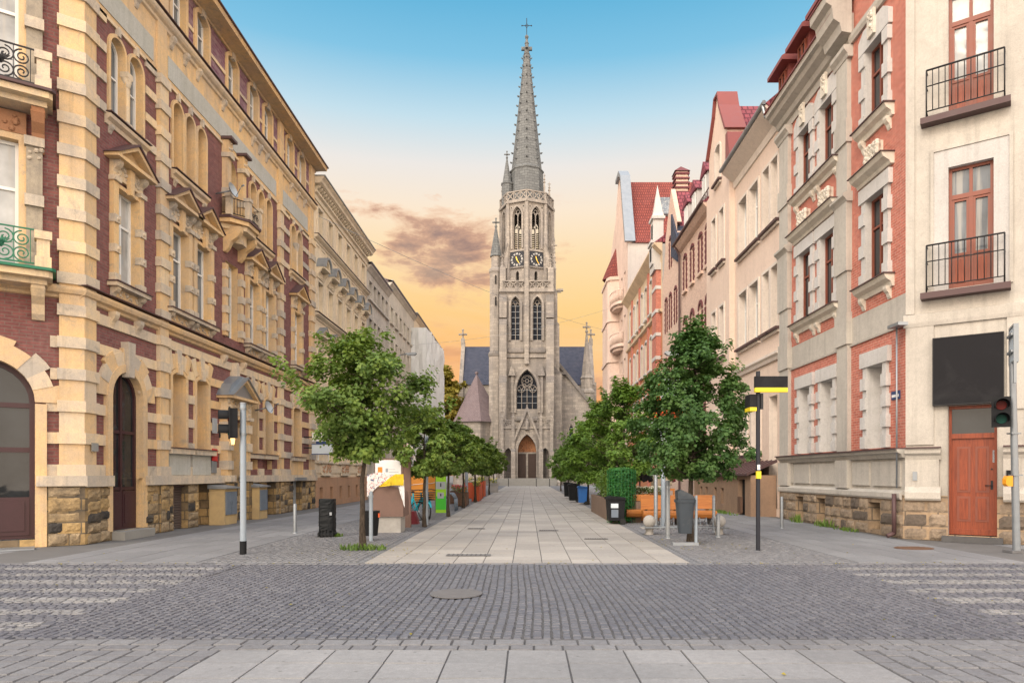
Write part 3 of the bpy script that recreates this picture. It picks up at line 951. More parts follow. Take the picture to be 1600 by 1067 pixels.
for (a, b) in ((20.1, 22.3), (25.7, 28.0), (16.95, 18.75), (30.05, 31.85)):
    def sl(mb, L=b - a):
        profile(mb, 0, L, -.28, [(0, 0), (.04, .0), (.06, .1), (.15, .16), (.17, .24), (.02, .28), (0, .28)], 0)
        mb.box(-.02, L + .02, 0, .022, -.3, .2, 1)
        k = max(2, int(L / .8))
        for i in range(k): corbel(mb, .2 + (L - .4) * i / (k - 1), -.26, 0, .12, .2, .1, 2)
    placed(house, FL, a, 10.66, 0, ('sl', round(b - a, 2)), 'arcade_sill', M('ochre_light', 'brown_metal', 'grey_band'), sl)

# top floor windows
for h in t_win:
    o = win(house, FL, h, .2, 'white_frame', 'pane_grey', 1, (.62,), .05)
    o2 = surround_seg(FL, o, h, .15, .06, key='t')

# portal of the middle bay
pt = MB(FL)
for s in (-1, 1):
    a, b = sorted((bayB + s * .62, bayB + s * 1.0))
    for i in range(3):
        pt.box(a + .04, b - .04, 1.62 + i * .66, 1.62 + i * .66 + .66, 0, .28, 0, skip='b')
        pt.box(a, b, 1.62 + i * .66 + .2, 1.62 + i * .66 + .5, 0, .34, 1, skip='b')
    pt.box(a, b, .0, 1.40, .10, .36, 4); pt.box(a - .04, b + .04, 1.40, 1.62, 0, .42, 1)
    pt.box(a - .04, b + .04, 3.6, 3.72, 0, .38, 1)
    pt.box(a, b, 3.72, 4.25, 0, .3, 2); carved(pt, a + .03, b - .03, 3.76, 4.2, .3, 1, 16, 11, .06)
pt.box(bayB - .62, bayB + .62, 3.6, 4.25, 0, .2, 0)
carved(pt, bayB - .55, bayB + .55, 3.72, 4.15, .2, 1, 30, 17, .07)
sub = MB(FL.rot())
pt.build('portal', M('ochre_plaster', 'grey_band', 'ochre_light', 'brown_metal', 'rubble_stone'), house)
def ppd(mb):
    pediment(mb, 1.2, 0, 0, 0, 3, .78, .55)
    mb.prism([(-1.2, .1), (1.2, .1), (.9, .5), (.2, .86), (-.2, .86), (-.9, .5)], 'w', -.05, .4, 3)
    mb.prism([(-.17, .8), (.17, .8), (.07, 1.35), (-.07, 1.35)], 'w', 0, .24, 2)
placed(house, FL, bayB, 4.25, 0, None, 'portal_pediment', M('ochre_plaster', 'grey_band', 'ochre_light', 'zinc'), ppd)
o = win(house, FL, g_door, .42, 'dark_door', 'dark_opening', 1, (.7,), .1, 'house_door')

# basement fittings
def shut(mb):
    for i in range(16): mb.prism([(0, i * .078), (.025, i * .078 + .01), (.025, i * .078 + .06), (0, i * .078 + .075)], 'u', -.42, .42, 0)
    mb.box(-.5, .5, 1.25, 1.42, -.02, .1, 1)
placed(house, FL, 20.5, .02, -.12, None, 'roller_shutter', M('shutter_grey', 'brown_metal'), shut)
def gate(mb):
    mb.box(-.47, .47, 0, 1.4, 0, .03, 0)
    for i in range(6): mb.box(-.45 + i * .155, -.45 + i * .155 + .03, 0, 1.4, .03, .06, 0)
    mb.box(-.47, .47, .65, .72, .06, .08, 0)
placed(house, FL, 27.75, .02, -.25, None, 'cellar_gate', M('dark_door'), gate)
def wdoor(mb):
    mb.box(-.56, .56, 0, 1.36, 0, .04, 0); mb.box(-.5, -.03, .08, 1.28, .04, .055, 0); mb.box(.03, .5, .08, 1.28, .04, .055, 0)
    mb.box(-.7, .7, 1.36, 1.5, 0, .5, 1)
placed(house, FL, 30.9, .02, -.2, None, 'cellar_door', M('pale_zinc', 'zinc'), wdoor)
def nplate(mb): mb.box(-.12, .12, 0, .2, .0, .02, 0)
placed(house, FL, 16.3, 2.2, .17, None, 'number_plate', M('grey_step'), nplate)
for (u, v, a, b, m) in ((22.75, 3.02, .28, .5, 'pale_zinc'), (22.75, 2.08, .3, .42, 'red_paint'), (22.7, 1.7, .3, .4, 'zinc')):
    placed(house, FL, u, v, .06, None, 'notice_board', M(m), lambda mb: mb.box(-a / 2, a / 2, 0, b, 0, .05))

# balcony of the middle bay, second floor
bal = MB(FL)
bal.prism([(bayB - .95, .0), (bayB + .95, 0), (bayB + .95, .35), (bayB + .45, .8), (bayB - .45, .8), (bayB - .95, .35)], 'v', 10.28, 10.42, 1)
bal.prism([(bayB - 1.0, .0), (bayB + 1.0, 0), (bayB + 1.0, .38), (bayB + .48, .86), (bayB - .48, .86), (bayB - 1.0, .38)], 'v', 10.42, 10.5, 0)
bal.prism([(bayB - .85, 0), (bayB + .85, 0), (bayB + .4, .7), (bayB - .4, .7)], 'v', 10.12, 10.28, 2)
for s in (-1, 1): corbel(bal, bayB + s * .6, 10.2, 0, .2, .85, .62, 1)
bal.prism([(bayB - .5, 0), (bayB + .5, 0), (bayB + .2, .45), (bayB - .2, .45)], 'v', 9.75, 10.12, 2)
balo = bal.build('balcony', M('brown_metal', 'ochre_plaster', 'ochre_light'), house)
for s in (-1, 1):
    for (du, dw) in ((.46, .78), (.95, .33)):
        pst = MB(FL)
        pst.box(bayB + s * du - .09, bayB + s * du + .09, 10.5, 11.1, dw - .09, dw + .09, 0)
        pst.box(bayB + s * du - .12, bayB + s * du + .12, 11.1, 11.22, dw - .12, dw + .12, 0)
        pst.build('baluster_post', M('grey_band'), balo)
rl = MB(FL)
for s in (-1, 1):
    for (p, r_) in (((bayB + s * .95, .09), (bayB + s * .95, .3)), ((bayB + s * .9, .38), (bayB + s * .52, .72))):
        for vv in (10.58, 11.1): rl.cyl((p[0], vv, p[1]), (r_[0], vv, r_[1]), .018, n=5)
        n = 5
        for i in range(n + 1):
            t = i / n; x = p[0] + (r_[0] - p[0]) * t; y = p[1] + (r_[1] - p[1]) * t
            rl.cyl((x, 10.58, y), (x, 11.1, y), .01, n=4)
for vv in (10.58, 11.1): rl.cyl((bayB - .38, vv, .8), (bayB + .38, vv, .8), .018, n=5)
for i in range(3): scroll(rl, bayB - .25 + i * .25, 10.84, .8, .13, 1.6, 1 if i % 2 else -1, .011, 0)
rl.build('railing', M('black_iron'), balo)
for s in (-1, 1):
    mp = MB(FL)     # tall pilasters flanking the balcony door
    a, b = sorted((bayB + s * .48, bayB + s * .78))
    mp.box(a, b, 10.5, 12.55, 0, .2, 0); mp.box(a - .03, b + .03, 11.3, 11.5, 0, .25, 1)
    mp.box(a - .05, b + .05, 12.55, 12.7, 0, .3, 1); mp.box(a - .02, b + .02, 12.7, 13.15, 0, .24, 0)
    mp.box(a - .09, b + .09, 13.15, 13.24, 0, .38, 3); carved(mp, a, b, 12.75, 13.1, .24, 1, 10, 9, .05)
    mp.build('balcony_pilaster', M('ochre_plaster', 'grey_band', 'ochre_light', 'brown_metal'), house)
win(house, FL, s_mid, .3, 'white_frame', 'pane_dark', 1, (.72,), .06)

# ---------------- the splayed corner
CL = Fr((XL, Y0L, 0), (.82, .57))
# u runs from -3.7 (far end of the splay) to 0 (the street corner)
cw = MB(CL)
CM = ('burgundy_brick', 'ochre_plaster', 'grey_band', 'violet_brick', 'rubble_stone', 'frieze_terracotta', 'ochre_light', 'portal_stone')
cd = (-2.78, -.88, .18, 4.24, 'a')
c1 = (-2.5, -1.18, 6.35, 9.15, 'r'); c2 = (-2.5, -1.18, 10.35, 13.1, 'a')
ch = [cd, c1, c2]
cw.wall(-3.7, -.0, 0, 1.45, ch, 4, .1); cw.wall(-3.7, 0, 1.45, 5.75, ch, 0); cw.wall(-3.7, 0, 5.75, 9.6, ch, 0)
cw.wall(-3.7, 0, 9.6, 14.7, ch, 0); cw.wall(-3.7, 0, 14.7, EAVE, ch, 3)
cw.reveal(cd, .34, 1, 0, False); cw.reveal(c1, .3, 1, 0); cw.reveal(c2, .3, 1, 0)
cw.build('corner_wall', M(*CM), house)
cb = MB(CL)
for i in range(18):
    v = 1.62 + PITCH * i
    if v > 14.3: break
    top = v + PITCH
    cb.mitre(-.43, .0, v + .26, top, .12, 1 if q.random() < .75 else 6, 0, .523)
    cb.mitre(-.47, .0, v, v + .26, .17, 2 if q.random() < .5 else 6, 0, .523)
    cb.box(-3.7, -3.25, v, v + .26, 0, .17, 2, skip='b'); cb.box(-3.66, -3.28, v + .26, top, 0, .12, 1, skip='b')
    if v < 5.3:
        x = -.88 + .2 if v < 3.2 else -.60
        cb.box(x, -.47, v, v + .26, 0, .055, 6 if q.random() < .7 else 2, skip='b')
        cb.box(-3.25, -2.98 if v < 3.2 else -3.1, v, v + .26, 0, .055, 6, skip='b')
cb.mitre(-.47, .0, 0, 1.38, .14, 4, 0, .523); cb.mitre(-.86, .0, 1.38, 1.62, .21, 2, 0, .523); cb.box(-3.7, -2.8, 1.38, 1.62, 0, .19, 2)
profile(cb, -3.8, .1, 5.72, PROF, 1)
profile(cb, -3.8, .15, 14.5, [(0, 0), (.1, .1), (.3, .2), (.32, .28), (.1, .36), (0, .36)], 6)
cb.build('corner_pilaster', M(*CM), house)
va = MB(CL)
voussoirs(va, cd, .42, .09, 11, [1, 6, 2, 1]); va.box(-.88, -.66, 0, 3.25, 0, .115, 1); va.box(-3.0, -2.78, 0, 3.25, 0, .115, 1)
va.build('arch_stone', M(*CM), house)
rock_blocks('rubble_block', CL, -.64, .0, 0, 1.37, .145, [], 'rubble_block', house, 29)
o = win(house, CL, cd, .3, 'plum_frame', 'pane_dark', 1, (.5, .75), .11, 'shop_entrance')
placed(o, CL, -1.83, .18, -.3, None, 'door_panel', M('plum_frame'), lambda mb: (mb.box(-.84, -.05, .08, .95, .03, .09), mb.box(.05, .84, .08, .95, .03, .09), mb.box(-.75, -.14, .18, .85, .09, .11), mb.box(.14, .75, .18, .85, .09, .11), mb.cyl((.1, 1.25, .06), (.1, 1.25, .14), .035)))
placed(house, CL, -1.83, 0, 0, None, 'door_grating', M('zinc'), lambda mb: mb.box(-.9, .95, .0, .03, .15, .75))
for h, k in ((c1, 1), (c2, 2)):
    o = win(house, CL, h, .2, 'white_frame', 'pane_curtain', 1, (.62,), .07)
    def csur(mb, h=h):
        W = h[1] - h[0]; Hh = h[3] - h[2]
        mb.ring((-W / 2, W / 2, 0, Hh, h[4]), .14, 0, .08, 0, 0)
        for s in (-1, 1):
            a, b = sorted((s * (W / 2 + .14), s * (W / 2 + .44)))
            mb.box(a, b, 0, Hh + .1, 0, .15, 1); mb.box(a - .03, b + .03, 0, .3, 0, .2, 2); mb.box(a - .03, b + .03, 1.35, 1.6, 0, .22, 2)
            mb.box(a - .04, b + .04, Hh - .1, Hh + .1, 0, .22, 2); carved(mb, a, b, Hh - .4, Hh - .1, .15, 2, 8, 4, .06)
        if h[4] == 'r':
            mb.box(-W / 2 - .14, W / 2 + .14, Hh + .14, Hh + .62, 0, .1, 3); carved(mb, -W / 2, W / 2, Hh + .2, Hh + .55, .1, 3, 40, 12, .07)
    placed(o, CL, (h[0] + h[1]) / 2, h[2], 0, None, 'surround', M('ochre_plaster', 'portal_stone', 'grey_band', 'frieze_terracotta'), csur)
def balcony(v, iron, trim, wall_m, label):
    b = MB(CL)
    b.prism([(-3.1, 0), (-.55, 0), (-.55, .75), (-.62, .82), (-3.03, .82), (-3.1, .75)], 'v', v, v + .14, 0)
    b.prism([(-3.16, 0), (-.49, 0), (-.49, .8), (-.56, .9), (-3.09, .9), (-3.16, .8)], 'v', v + .14, v + .2, 1)
    b.prism([(-3.0, 0), (-.65, 0), (-.65, .6), (-3.0, .6)], 'v', v - .12, v, 0)
    for u in (-2.85, -.82): corbel(b, u, v - .02, 0, .24, .95 if v > 8 else .8, .55, 2)
    bo = b.build('balcony', M('ochre_light', trim, wall_m), house)
    for u in (-2.95, -.72):
        p = MB(CL)
        p.box(u - .15, u + .15, v + .2, v + .44, .55, .85, 0); p.box(u - .12, u + .12, v + .44, v + .82, .58, .82, 0); p.box(u - .16, u + .16, v + .82, v + 1.0, .54, .86, 0)
        p.build('baluster_post', M('grey_band' if v > 8 else 'ochre_light'), bo)
    r_ = MB(CL)
    for vv in (v + .28, v + 1.02): r_.box(-2.8, -.88, vv, vv + .03, .69, .72, 0)
    for vv in (v + .28, v + 1.02): r_.box(-.75, -.72, vv, vv + .03, .1, .55, 0)
    for i in range(6):
        u = -2.6 + i * .3
        scroll(r_, u, v + .80, .705, .17, 1.9, 1 if i % 2 else -1, .017, 0, PI / 2)
        scroll(r_, u, v + .48, .705, .17, 1.9, -1 if i % 2 else 1, .017, 0, -PI / 2)
        r_.cyl((u + .15, v + .3, .705), (u + .15, v + 1.02, .705), .011, n=4)
    for c_ in (-1.45, -2.35):
        for k in range(7):
            a = R(20 + k * 23.3)
            r_.prism([(c_, v + .55), (c_ + .05 * math.cos(a + 1), v + .55 + .12), (c_ + .2 * math.cos(a), v + .62 + .2 * math.sin(a)), (c_ + .05 * math.cos(a - 1), v + .55 + .1)], 'w', .70, .73, 0)
    for i in range(3): scroll(r_, -.735, v + .65, .2 + i * .12, .0, .1, 1, .01, 0)
    for i in range(4): r_.cyl((-.735, v + .28, .14 + i * .12), (-.735, v + 1.03, .14 + i * .12), .011, n=4)
    r_.build('railing', M(iron), bo)
balcony(5.98, 'green_iron', 'green_iron', 'ochre_light', '')
balcony(9.92, 'black_iron', 'brown_metal', 'frieze_terracotta', '')
ce = MB(CL)
profile(ce, -3.9, .25, 16.5, [(0, 0), (.06, .0), (.08, .06), (.3, .08), (.6, .08), (.64, .215), (0, .215)], 1)
ce.build('eaves', M(*CM), house)
# wall along the side street, running off beyond the splay
e = CL.P(-3.7, 0, 0)
SL = Fr((e[0], e[1], 0), (1, 0))
sw = MB(SL)
sh = [(-14 + i * 2.6, -13 + i * 2.6, 6.5, 8.9, 'r') for i in range(5)] + [(-14 + i * 2.6, -13 + i * 2.6, 2.2, 4.7, 's') for i in range(5)] + [(-14 + i * 2.6, -13 + i * 2.6, 10.6, 12.8, 'a') for i in range(5)]
sw.wall(-16, 0, 0, 1.5, [], 4, .1); sw.wall(-16, 0, 1.5, 5.7, sh, 0); sw.wall(-16, 0, 5.7, 14.6, sh, 0); sw.wall(-16, 0, 14.6, EAVE, [], 3)
for h in sh: sw.reveal(h, .3, 1, 0); sw.fill(h, -.28, 7)
profile(sw, -16, 0, 5.72, PROF, 1); sw.box(-16, 0, 14.5, 14.86, 0, .32, 6); sw.box(-16, .2, 16.6, EAVE, 0, .6, 1)
sw.build('side_wall', M('burgundy_brick', 'ochre_plaster', 'grey_band', 'violet_brick', 'rubble_stone', 'frieze_grey', 'ochre_light', 'pane_dark'), house)

satellite_dish('white satellite dish beside the small upper balcony of the ochre house', FL, 22.9, 11.15, .55, .25)
satellite_dish('white satellite dish low on the ochre house, on the far side of its portal', FL, 26.2, 4.2, .5, .25)
satellite_dish('white satellite dish', FL, 26.0, 3.6, .8, .0001) if False else None

lamp = thing('wall_lantern', 'small lit lantern hanging beside the portal of the ochre house', 'lamp', FL.P(23.3, 2.9, .0))
mb = MB(FL); mb.tube([(23.3, 3.0, 0), (23.3, 3.05, .25), (23.3, 2.98, .45)], .012, 5); mb.box(23.24, 23.36, 2.9, 3.1, 0, .04); mb.build('bracket', M('black_iron'), lamp)
mb = MB(FL); mb.lathe([(.02, 2.98), (.10, 2.9), (.08, 2.88)], (23.3, .45), 6); mb.lathe([(.045, 2.66), (.02, 2.63)], (23.3, .45), 6); mb.build('cap', M('black_iron'), lamp)
mb = MB(FL); mb.lathe([(.045, 2.66), (.075, 2.88)], (23.3, .45), 6); mb.build('lamp_glass', M('lamp_glow'), lamp)

# meter cabinets standing against the plinth
def cabinet(u, wd, label):
    c = thing('meter_cabinet', label, 'cabinet', FL.P(u, 0, .1), 'meter cabinets against the ochre house')
    mb = MB(FL); mb.box(u - wd / 2, u + wd / 2, 0, 1.18, .12, .62); mb.build('body', M('ochre_cabinet'), c)
    mb = MB(FL); mb.prism([(.1, 1.18), (.72, 1.18), (.72, 1.22), (.1, 1.32)], 'u', u - wd / 2 - .08, u + wd / 2 + .08); mb.build('lid', M('zinc'), c)
    for s in (-1, 1):
        mb = MB(FL); a, b = sorted((u + s * .01, u + s * (wd / 2 - .06))); mb.box(a, b, .32, 1.08, .622, .65); mb.box(u + s * .05, u + s * .08, .65, .75, .65, .67); mb.build('door', M('blue_door'), c)
cabinet(22.75, .95, 'ochre meter cabinet with blue doors, nearer the roller shutter of the ochre house')
cabinet(25.55, .8, 'ochre meter cabinet with blue doors, on the far side of the portal')

# hanging light box sign at the far end
sg = thing('light_box_sign', 'white and blue projecting light box sign on the far edge of the ochre house', 'sign', FL.P(32.2, 2.9, 0))
mb = MB(FL); mb.box(32.0, 32.12, 2.62, 3.05, .4, 1.35); mb.build('sign_panel', M('pale_blue_panel'), sg)
mb = MB(FL); mb.box(31.99, 32.13, 3.05, 3.09, .38, 1.37); mb.box(31.99, 32.13, 2.58, 2.62, .38, 1.37); mb.box(31.99, 32.13, 3.09, 3.2, .6, 1.37); mb.build('frame', M('street_blue'), sg)
mb = MB(FL); mb.box(32.03, 32.09, 3.2, 3.6, .4, 1.3); mb.build('upper_panel', M('white_paint'), sg)
mb = MB(FL); mb.cyl((32.06, 2.9, 0), (32.06, 2.9, .4), .03); mb.cyl((32.06, 3.4, 0), (32.06, 3.4, .4), .03); mb.build('bracket', M('black_iron'), sg)
# ================================================================== CREAM HOUSE WITH BLUE-GREY HOODS
def box_body(b, F, u0, u1, hgt, depth, mats, sides=True, m=0):
    """end walls of a house behind its facade"""
    mb = MB(F)
    for u in (u0, u1): mb.add([(u, 0, 0), (u, 0, -depth), (u, hgt, -depth), (u, hgt, 0)], m)
    mb.add([(u0, 0, -depth), (u1, 0, -depth), (u1, hgt, -depth), (u0, hgt, -depth)], m)
    return mb.build('side_wall', mats, b)

def roof_gable(b, F, u0, u1, eave, ridge, depth, mat, over=.3):
    mb = MB(F)
    mb.prism([(over, eave), (-depth / 2, ridge), (-depth, eave), (-depth, eave - .12), (over, eave - .12)], 'u', u0, u1, 0)
    return mb.build('roof', M(mat), b)

h2 = thing('cream_house', 'cream plaster house with blue-grey metal hoods over its windows and bracketed eaves', 'building', FL.P(33.5, 0, 0), 'houses along the street')
U0, U1 = 33.5, 44.6
ax = [34.55, 36.35, 38.15, 39.95, 41.75, 43.55]
hs = []
def add(u, w, c, d, k='r', lst=None):
    h = (u - w / 2, u + w / 2, c, d, k); lst.append(h); return h
W1 = [add(u, .85, 5.6, 7.9, 'r', hs) for u in ax]
W2 = [add(u, .85, 9.7, 11.3, 'r', hs) for u in ax]
W3 = [add(u, .8, 13.65, 15.0, 'r', hs) for u in ax]
W0 = [add(u, .95, 2.35, 4.4, 's', hs) for u in ax]
WB = [add(u, .5, .3, 1.0, 'r', hs) for u in ax]
mb = MB(FL)
mb.wall(U0, U1, 0, 1.5, hs, 1, .08); mb.wall(U0, U1, 1.5, 5.0, hs, 0); mb.wall(U0, U1, 5.0, 9.4, hs, 0); mb.wall(U0, U1, 9.4, 16.2, hs, 0)
mb.add([(U0, 1.5, 0), (U1, 1.5, 0), (U1, 1.5, .08), (U0, 1.5, .08)], 1)
for h in W0 + W1 + W2 + W3: mb.reveal(h, .3, 0)
for h in WB: mb.reveal(h, .25, 1, .08); mb.fill(h, -.15, 2)
for i in range(6):
    for a, b in spans(U0, U1, [(h[0] - .02, h[1] + .02) for h in W0] if 2.0 < 1.75 + i * .5 < 4.3 else []): mb.box(a, b, 1.72 + i * .5, 2.12 + i * .5, 0, .04, 0, skip='b')
mb.build('wall', M('cream_plaster', 'salmon_plinth', 'dark_opening'), h2)
box_body(h2, FL, U0 + .02, U1, 16.0, 11, M('cream_plaster'))
t = MB(FL)
for v, hh, d in ((5.0, .3, .22), (9.35, .3, .24), (13.2, .28, .24)):
    profile(t, U0, U1, v, [(0, 0), (.05, .02), (.07, .1), (d * .7, .14), (d, .2), (d, .24), (.03, hh), (0, hh)], 0)
    t.box(U0, U1, v + hh, v + hh + .02, 0, d + .03, 1)
for i in range(11): t.box(U0 + .3 + i, U0 + .9 + i, 13.05, 13.18, 0, .035, 0, skip='b')
t.build('string_course', M('cream_trim', 'brown_metal'), h2)
t = MB(FL)
profile(t, U0 - .05, U1, 15.25, [(0, 0), (.06, .0), (.08, .2), (.2, .26), (.2, .34), (0, .34)], 0)
profile(t, U0 - .1, U1, 15.9, [(0, 0), (.32, .0), (.42, .06), (.45, .18), (.56, .28), (.56, .34), (0, .34)], 0)
n = int((U1 - U0) / .36)
for i in range(n): corbel(t, U0 + .2 + i * .36, 15.9, .02, .14, .3, .28, 0)
t.box(U0 - .12, U1, 16.24, 16.29, -.3, .62, 1)
t.build('bracketed_eaves', M('cream_trim', 'zinc'), h2)
roof_gable(h2, FL, U0, U1, 16.25, 18.2, 11, 'slate_mauve')
for h in W1 + W2 + W3 + W0:
    o = win(h2, FL, h, .26, 'white_frame', 'pane_grey', 1, (.66,), .055)
    kind = 'tri' if h in W1 else 'arc' if h in W2 else 'none'
    if h in W0: kind = 'low'
    def sur(mb, h=h, kind=kind):
        W = h[1] - h[0]; Hh = h[3] - h[2]; hw = W / 2
        if kind == 'low':
            mb.box(-hw - .12, hw + .12, -.14, 0, 0, .14, 0); return
        mb.ring((-hw, hw, 0, Hh, 'r'), .12, 0, .06, 0, 0)
        mb.box(-hw - .22, hw + .22, -.13, 0, 0, .17, 0)
        if kind in ('tri', 'arc'):
            for s in (-1, 1): corbel(mb, s * (hw + .12), Hh + .62, 0, .13, .42, .26, 0)
            mb.box(-hw - .1, hw + .1, Hh + .18, Hh + .55, 0, .06, 0); carved(mb, -hw, hw, Hh + .24, Hh + .5, .06, 0, 14, 6, .06)
        if kind == 'tri': pediment(mb, hw + .3, Hh + .62, 0, 0, 1, .5, .34)
        if kind == 'arc':
            mb.box(-hw - .12, hw + .12, Hh + .62, Hh + .7, 0, .4, 0)
            mb.ring((-hw + .06, hw - .06, Hh + .3, Hh + 1.06, 'a'), .12, .0, .4, 0)
            mb.ring((-hw - .06, hw + .06, Hh + .3, Hh + 1.18, 'a'), .09, .0, .5, 1)
            mb.box(-hw + .08, hw - .08, Hh + .7, Hh + .98, 0, .16, 0)
        if kind == 'none': mb.box(-hw, hw, Hh + .3, Hh + .48, 0, .04, 0)
    placed(o, FL, (h[0] + h[1]) / 2, h[2], 0, ('cream', kind), 'surround', M('cream_trim', 'zinc'), sur)
for a in (35.5, 39.1, 42.7):
    def pan(mb):
        mb.box(-.8, .8, 0, .55, 0, .03, 0); mb.box(-.85, .85, .55, .65, 0, .12, 0); mb.box(-.85, .85, -.1, 0, 0, .12, 0)
        carved(mb, -.7, .7, .08, .48, .03, 1, 26, 4, .08)
    placed(h2, FL, a, 1.68, .04, 'crp', 'carved_panel', M('cream_trim', 'salmon_plinth'), pan)

# ================================================================== SOOTY GREY HOUSES, NETTED HOUSE
def grey_house(u0, u1, hgt, axes, floors, wallm, name, label, seed, extra=0):
    b = thing(name, label, 'building', FL.P(u0, 0, 0), 'houses along the street')
    hs = [(u - .45, u + .45, c, d, 'r') for u in axes for c, d in floors]
    mb = MB(FL)
    lv = [0, 5.0, 9.2, hgt]
    for c, d in zip(lv, lv[1:]): mb.wall(u0, u1, c, d, hs, 0)
    for h in hs: mb.reveal(h, .3, 0)
    mb.build('wall', M(wallm), b)
    box_body(b, FL, u0 + .02, u1, hgt, 11, M(wallm))
    t = MB(FL)
    for v in (5.0, 9.0):
        s_ = MB(FL); profile(s_, u0, u1, v, [(0, 0), (.15, .06), (.18, .18), (0, .24)], 0); s_.build('string_course', M(wallm), b)
    profile(t, u0, u1, hgt - .5, [(0, 0), (.06, .05), (.16, .2), (.28, .32), (.3, .5), (0, .5)], 0)
    t.box(u0, u1, hgt + .0, hgt + .05, -.2, .36, 1)
    q = random.Random(seed)
    t.build('cornice', M(wallm, 'zinc'), b)
    roof_gable(b, FL, u0, u1, hgt, hgt + 1.8, 11, 'slate_mauve')
    for h in hs:
        o = win(b, FL, h, .25, 'dark_door' if q.random() < .5 else 'white_frame', 'pane_dark', 1, (.66,), .06)
        def sur(mb):
            mb.ring((-.45, .45, 0, h[3] - h[2], 'r'), .12, 0, .05, 0, 0); mb.box(-.62, .62, -.12, 0, 0, .15, 0)
        placed(o, FL, (h[0] + h[1]) / 2, h[2], 0, ('gs', wallm, round(h[3] - h[2], 2)), 'surround', M(wallm), sur)
    return b
FLS = [(1.6, 3.9), (5.8, 7.9), (9.9, 12.0), (13.3, 14.5)]
grey_house(44.62, 51.6, 15.5, [45.6, 46.9, 48.2, 49.5, 50.8], FLS, 'sooty_plaster', 'sooty_house', 'sooty grey plaster house with patched facade, next to the cream house', 3)
g4 = grey_house(51.62, 63.2, 16.3, [52.8, 54.6, 56.4, 58.2, 60, 61.8], FLS, 'sooty_plaster_pale', 'grey_house', 'pale sooty plaster house between the darker sooty house and the netted scaffold', 5)
g5 = grey_house(63.22, 83.0, 16.6, [65 + 2.6 * i for i in range(7)], FLS, 'cream_plaster', 'far_house', 'cream house half hidden behind the white scaffold net', 6)
sc_ = thing('scaffold', 'scaffold wrapped in pale white net in front of the far cream house', 'scaffold', FL.P(62.0, 0, 0))
mb = MB(FL)
q = random.Random(12)
nu, nv = 40, 14
grid = {}
for i in range(nu + 1):
    for j in range(nv + 1):
        grid[i, j] = (61.6 + i * 12.0 / nu, 1.9 + j * 12.9 / nv + (q.uniform(-.1, .1) if j in (0, nv) else 0), 1.45 + .12 * math.sin(i * 1.9) + q.uniform(-.1, .1))
for i in range(nu):
    for j in range(nv): mb.add([grid[i, j], grid[i + 1, j], grid[i + 1, j + 1], grid[i, j + 1]], 0, smooth=False)
nw = 4
for i in range(nw):
    for j in range(nv):
        f = lambda k, jj: (61.6 + .06 * math.sin(k * 2 + jj), grid[0, jj][1], 1.45 * k / nw + .1 * (k < nw) * 0 + (grid[0, jj][2] - 1.45) * k / nw)
        mb.add([f(i, j), f(i + 1, j), f(i + 1, j + 1), f(i, j + 1)], 0)
mb.build('scaffold_net', M('net_fabric'), sc_)
mb = MB(FL)
for i in range(6):
    u = 61.8 + i * 2.3
    for w in (.35, 1.2): mb.cyl((u, 0, w), (u, 14.9, w), .025, n=5)
    for j in range(1, 8): mb.cyl((u, j * 2, .1), (u, j * 2, 1.2), .025, n=4)
for j in range(1, 8): mb.cyl((61.8, j * 2, 1.2), (73.4, j * 2, 1.2), .025, n=4)
mb.build('pole_frame', M('galvanised'), sc_)

# ================================================================== RED BRICK CORNER HOUSE
XR = 9.7
FR = Fr((XR, 0, 0), (0, -1))      # u = -Y
rb = thing('brick_corner_house', 'red brick corner house with cream pilasters, white window surrounds and rough stone plinth', 'building', (XR, 17.5, 0), 'houses along the street')
A, B = -26.0, -17.5
hs = []
RG = [add(-y, .85, 2.38, 4.68, 'r', hs) for y in (23.75, 21.98, 18.95)]
R1 = [add(-y, .98, 6.98, 9.4, 'r', hs) for y in (23.75, 21.98, 18.95)]
R2 = [add(-y, .98, 11.5, 13.65, 'r', hs) for y in (23.75, 21.98, 18.95)]
RB = [add(-y, .62, .12, .88, 'r', hs) for y in (24.1, 22.35, 18.9)]
mb = MB(FR)
RMT = M('red_brick', 'white_corner', 'white_surround', 'plinth_ashlar', 'dark_opening')
mb.wall(A, B + .0507, 0, 1.12, hs, 3, .1); mb.wall(A, B, 1.12, 2.3, hs, 1); mb.wall(A, B, 2.3, 5.5, hs, 0); mb.wall(A, B, 5.5, 6.3, hs, 1); mb.wall(A, B, 6.3, 14.45, hs, 0)
mb.wall(-20.4, B, 14.45, 19.2, hs, 0); mb.wall(A, -20.4, 14.45, 15.2, hs, 1)
for h in RG: mb.reveal(h, .36, 2); mb.fill(h, -.34, 2)
for h in R1 + R2: mb.reveal(h, .24, 2)
for h in RB: mb.reveal(h, .5, 3, .1); mb.fill(h, -.38, 4)
mb.add([(-20.4, 14.45, 0), (-20.4, 14.45, -6), (-20.4, 19.2, -6), (-20.4, 19.2, 0)], 0)
mb.build('wall', RMT, rb)
mb = MB(FR)
profile(mb, A, B, 1.0, [(0, 0), (.14, .0), (.17, .05), (.17, .17), (.06, .24), (0, .24)], 1)
for a, b in ((-25.9, -24.9), (-24.75, -23.4), (-23.25, -21.25), (-20.3, -19.3), (-19.1, -17.7)): mb.box(a, b, 1.34, 2.0, 0, .05, 1, skip='b')
profile(mb, A, B, 2.08, [(0, 0), (.08, .0), (.12, .1), (.22, .14), (.24, .22), (0, .22)], 1)
mb.box(A, B, 2.30, 2.335, 0, .29, 5)
profile(mb, A, B, 5.46, [(0, 0), (.05, .0), (.06, .06), (.0, .06)], 1)
mb.build('plinth_moulding', RMT + M('brown_metal'), rb)
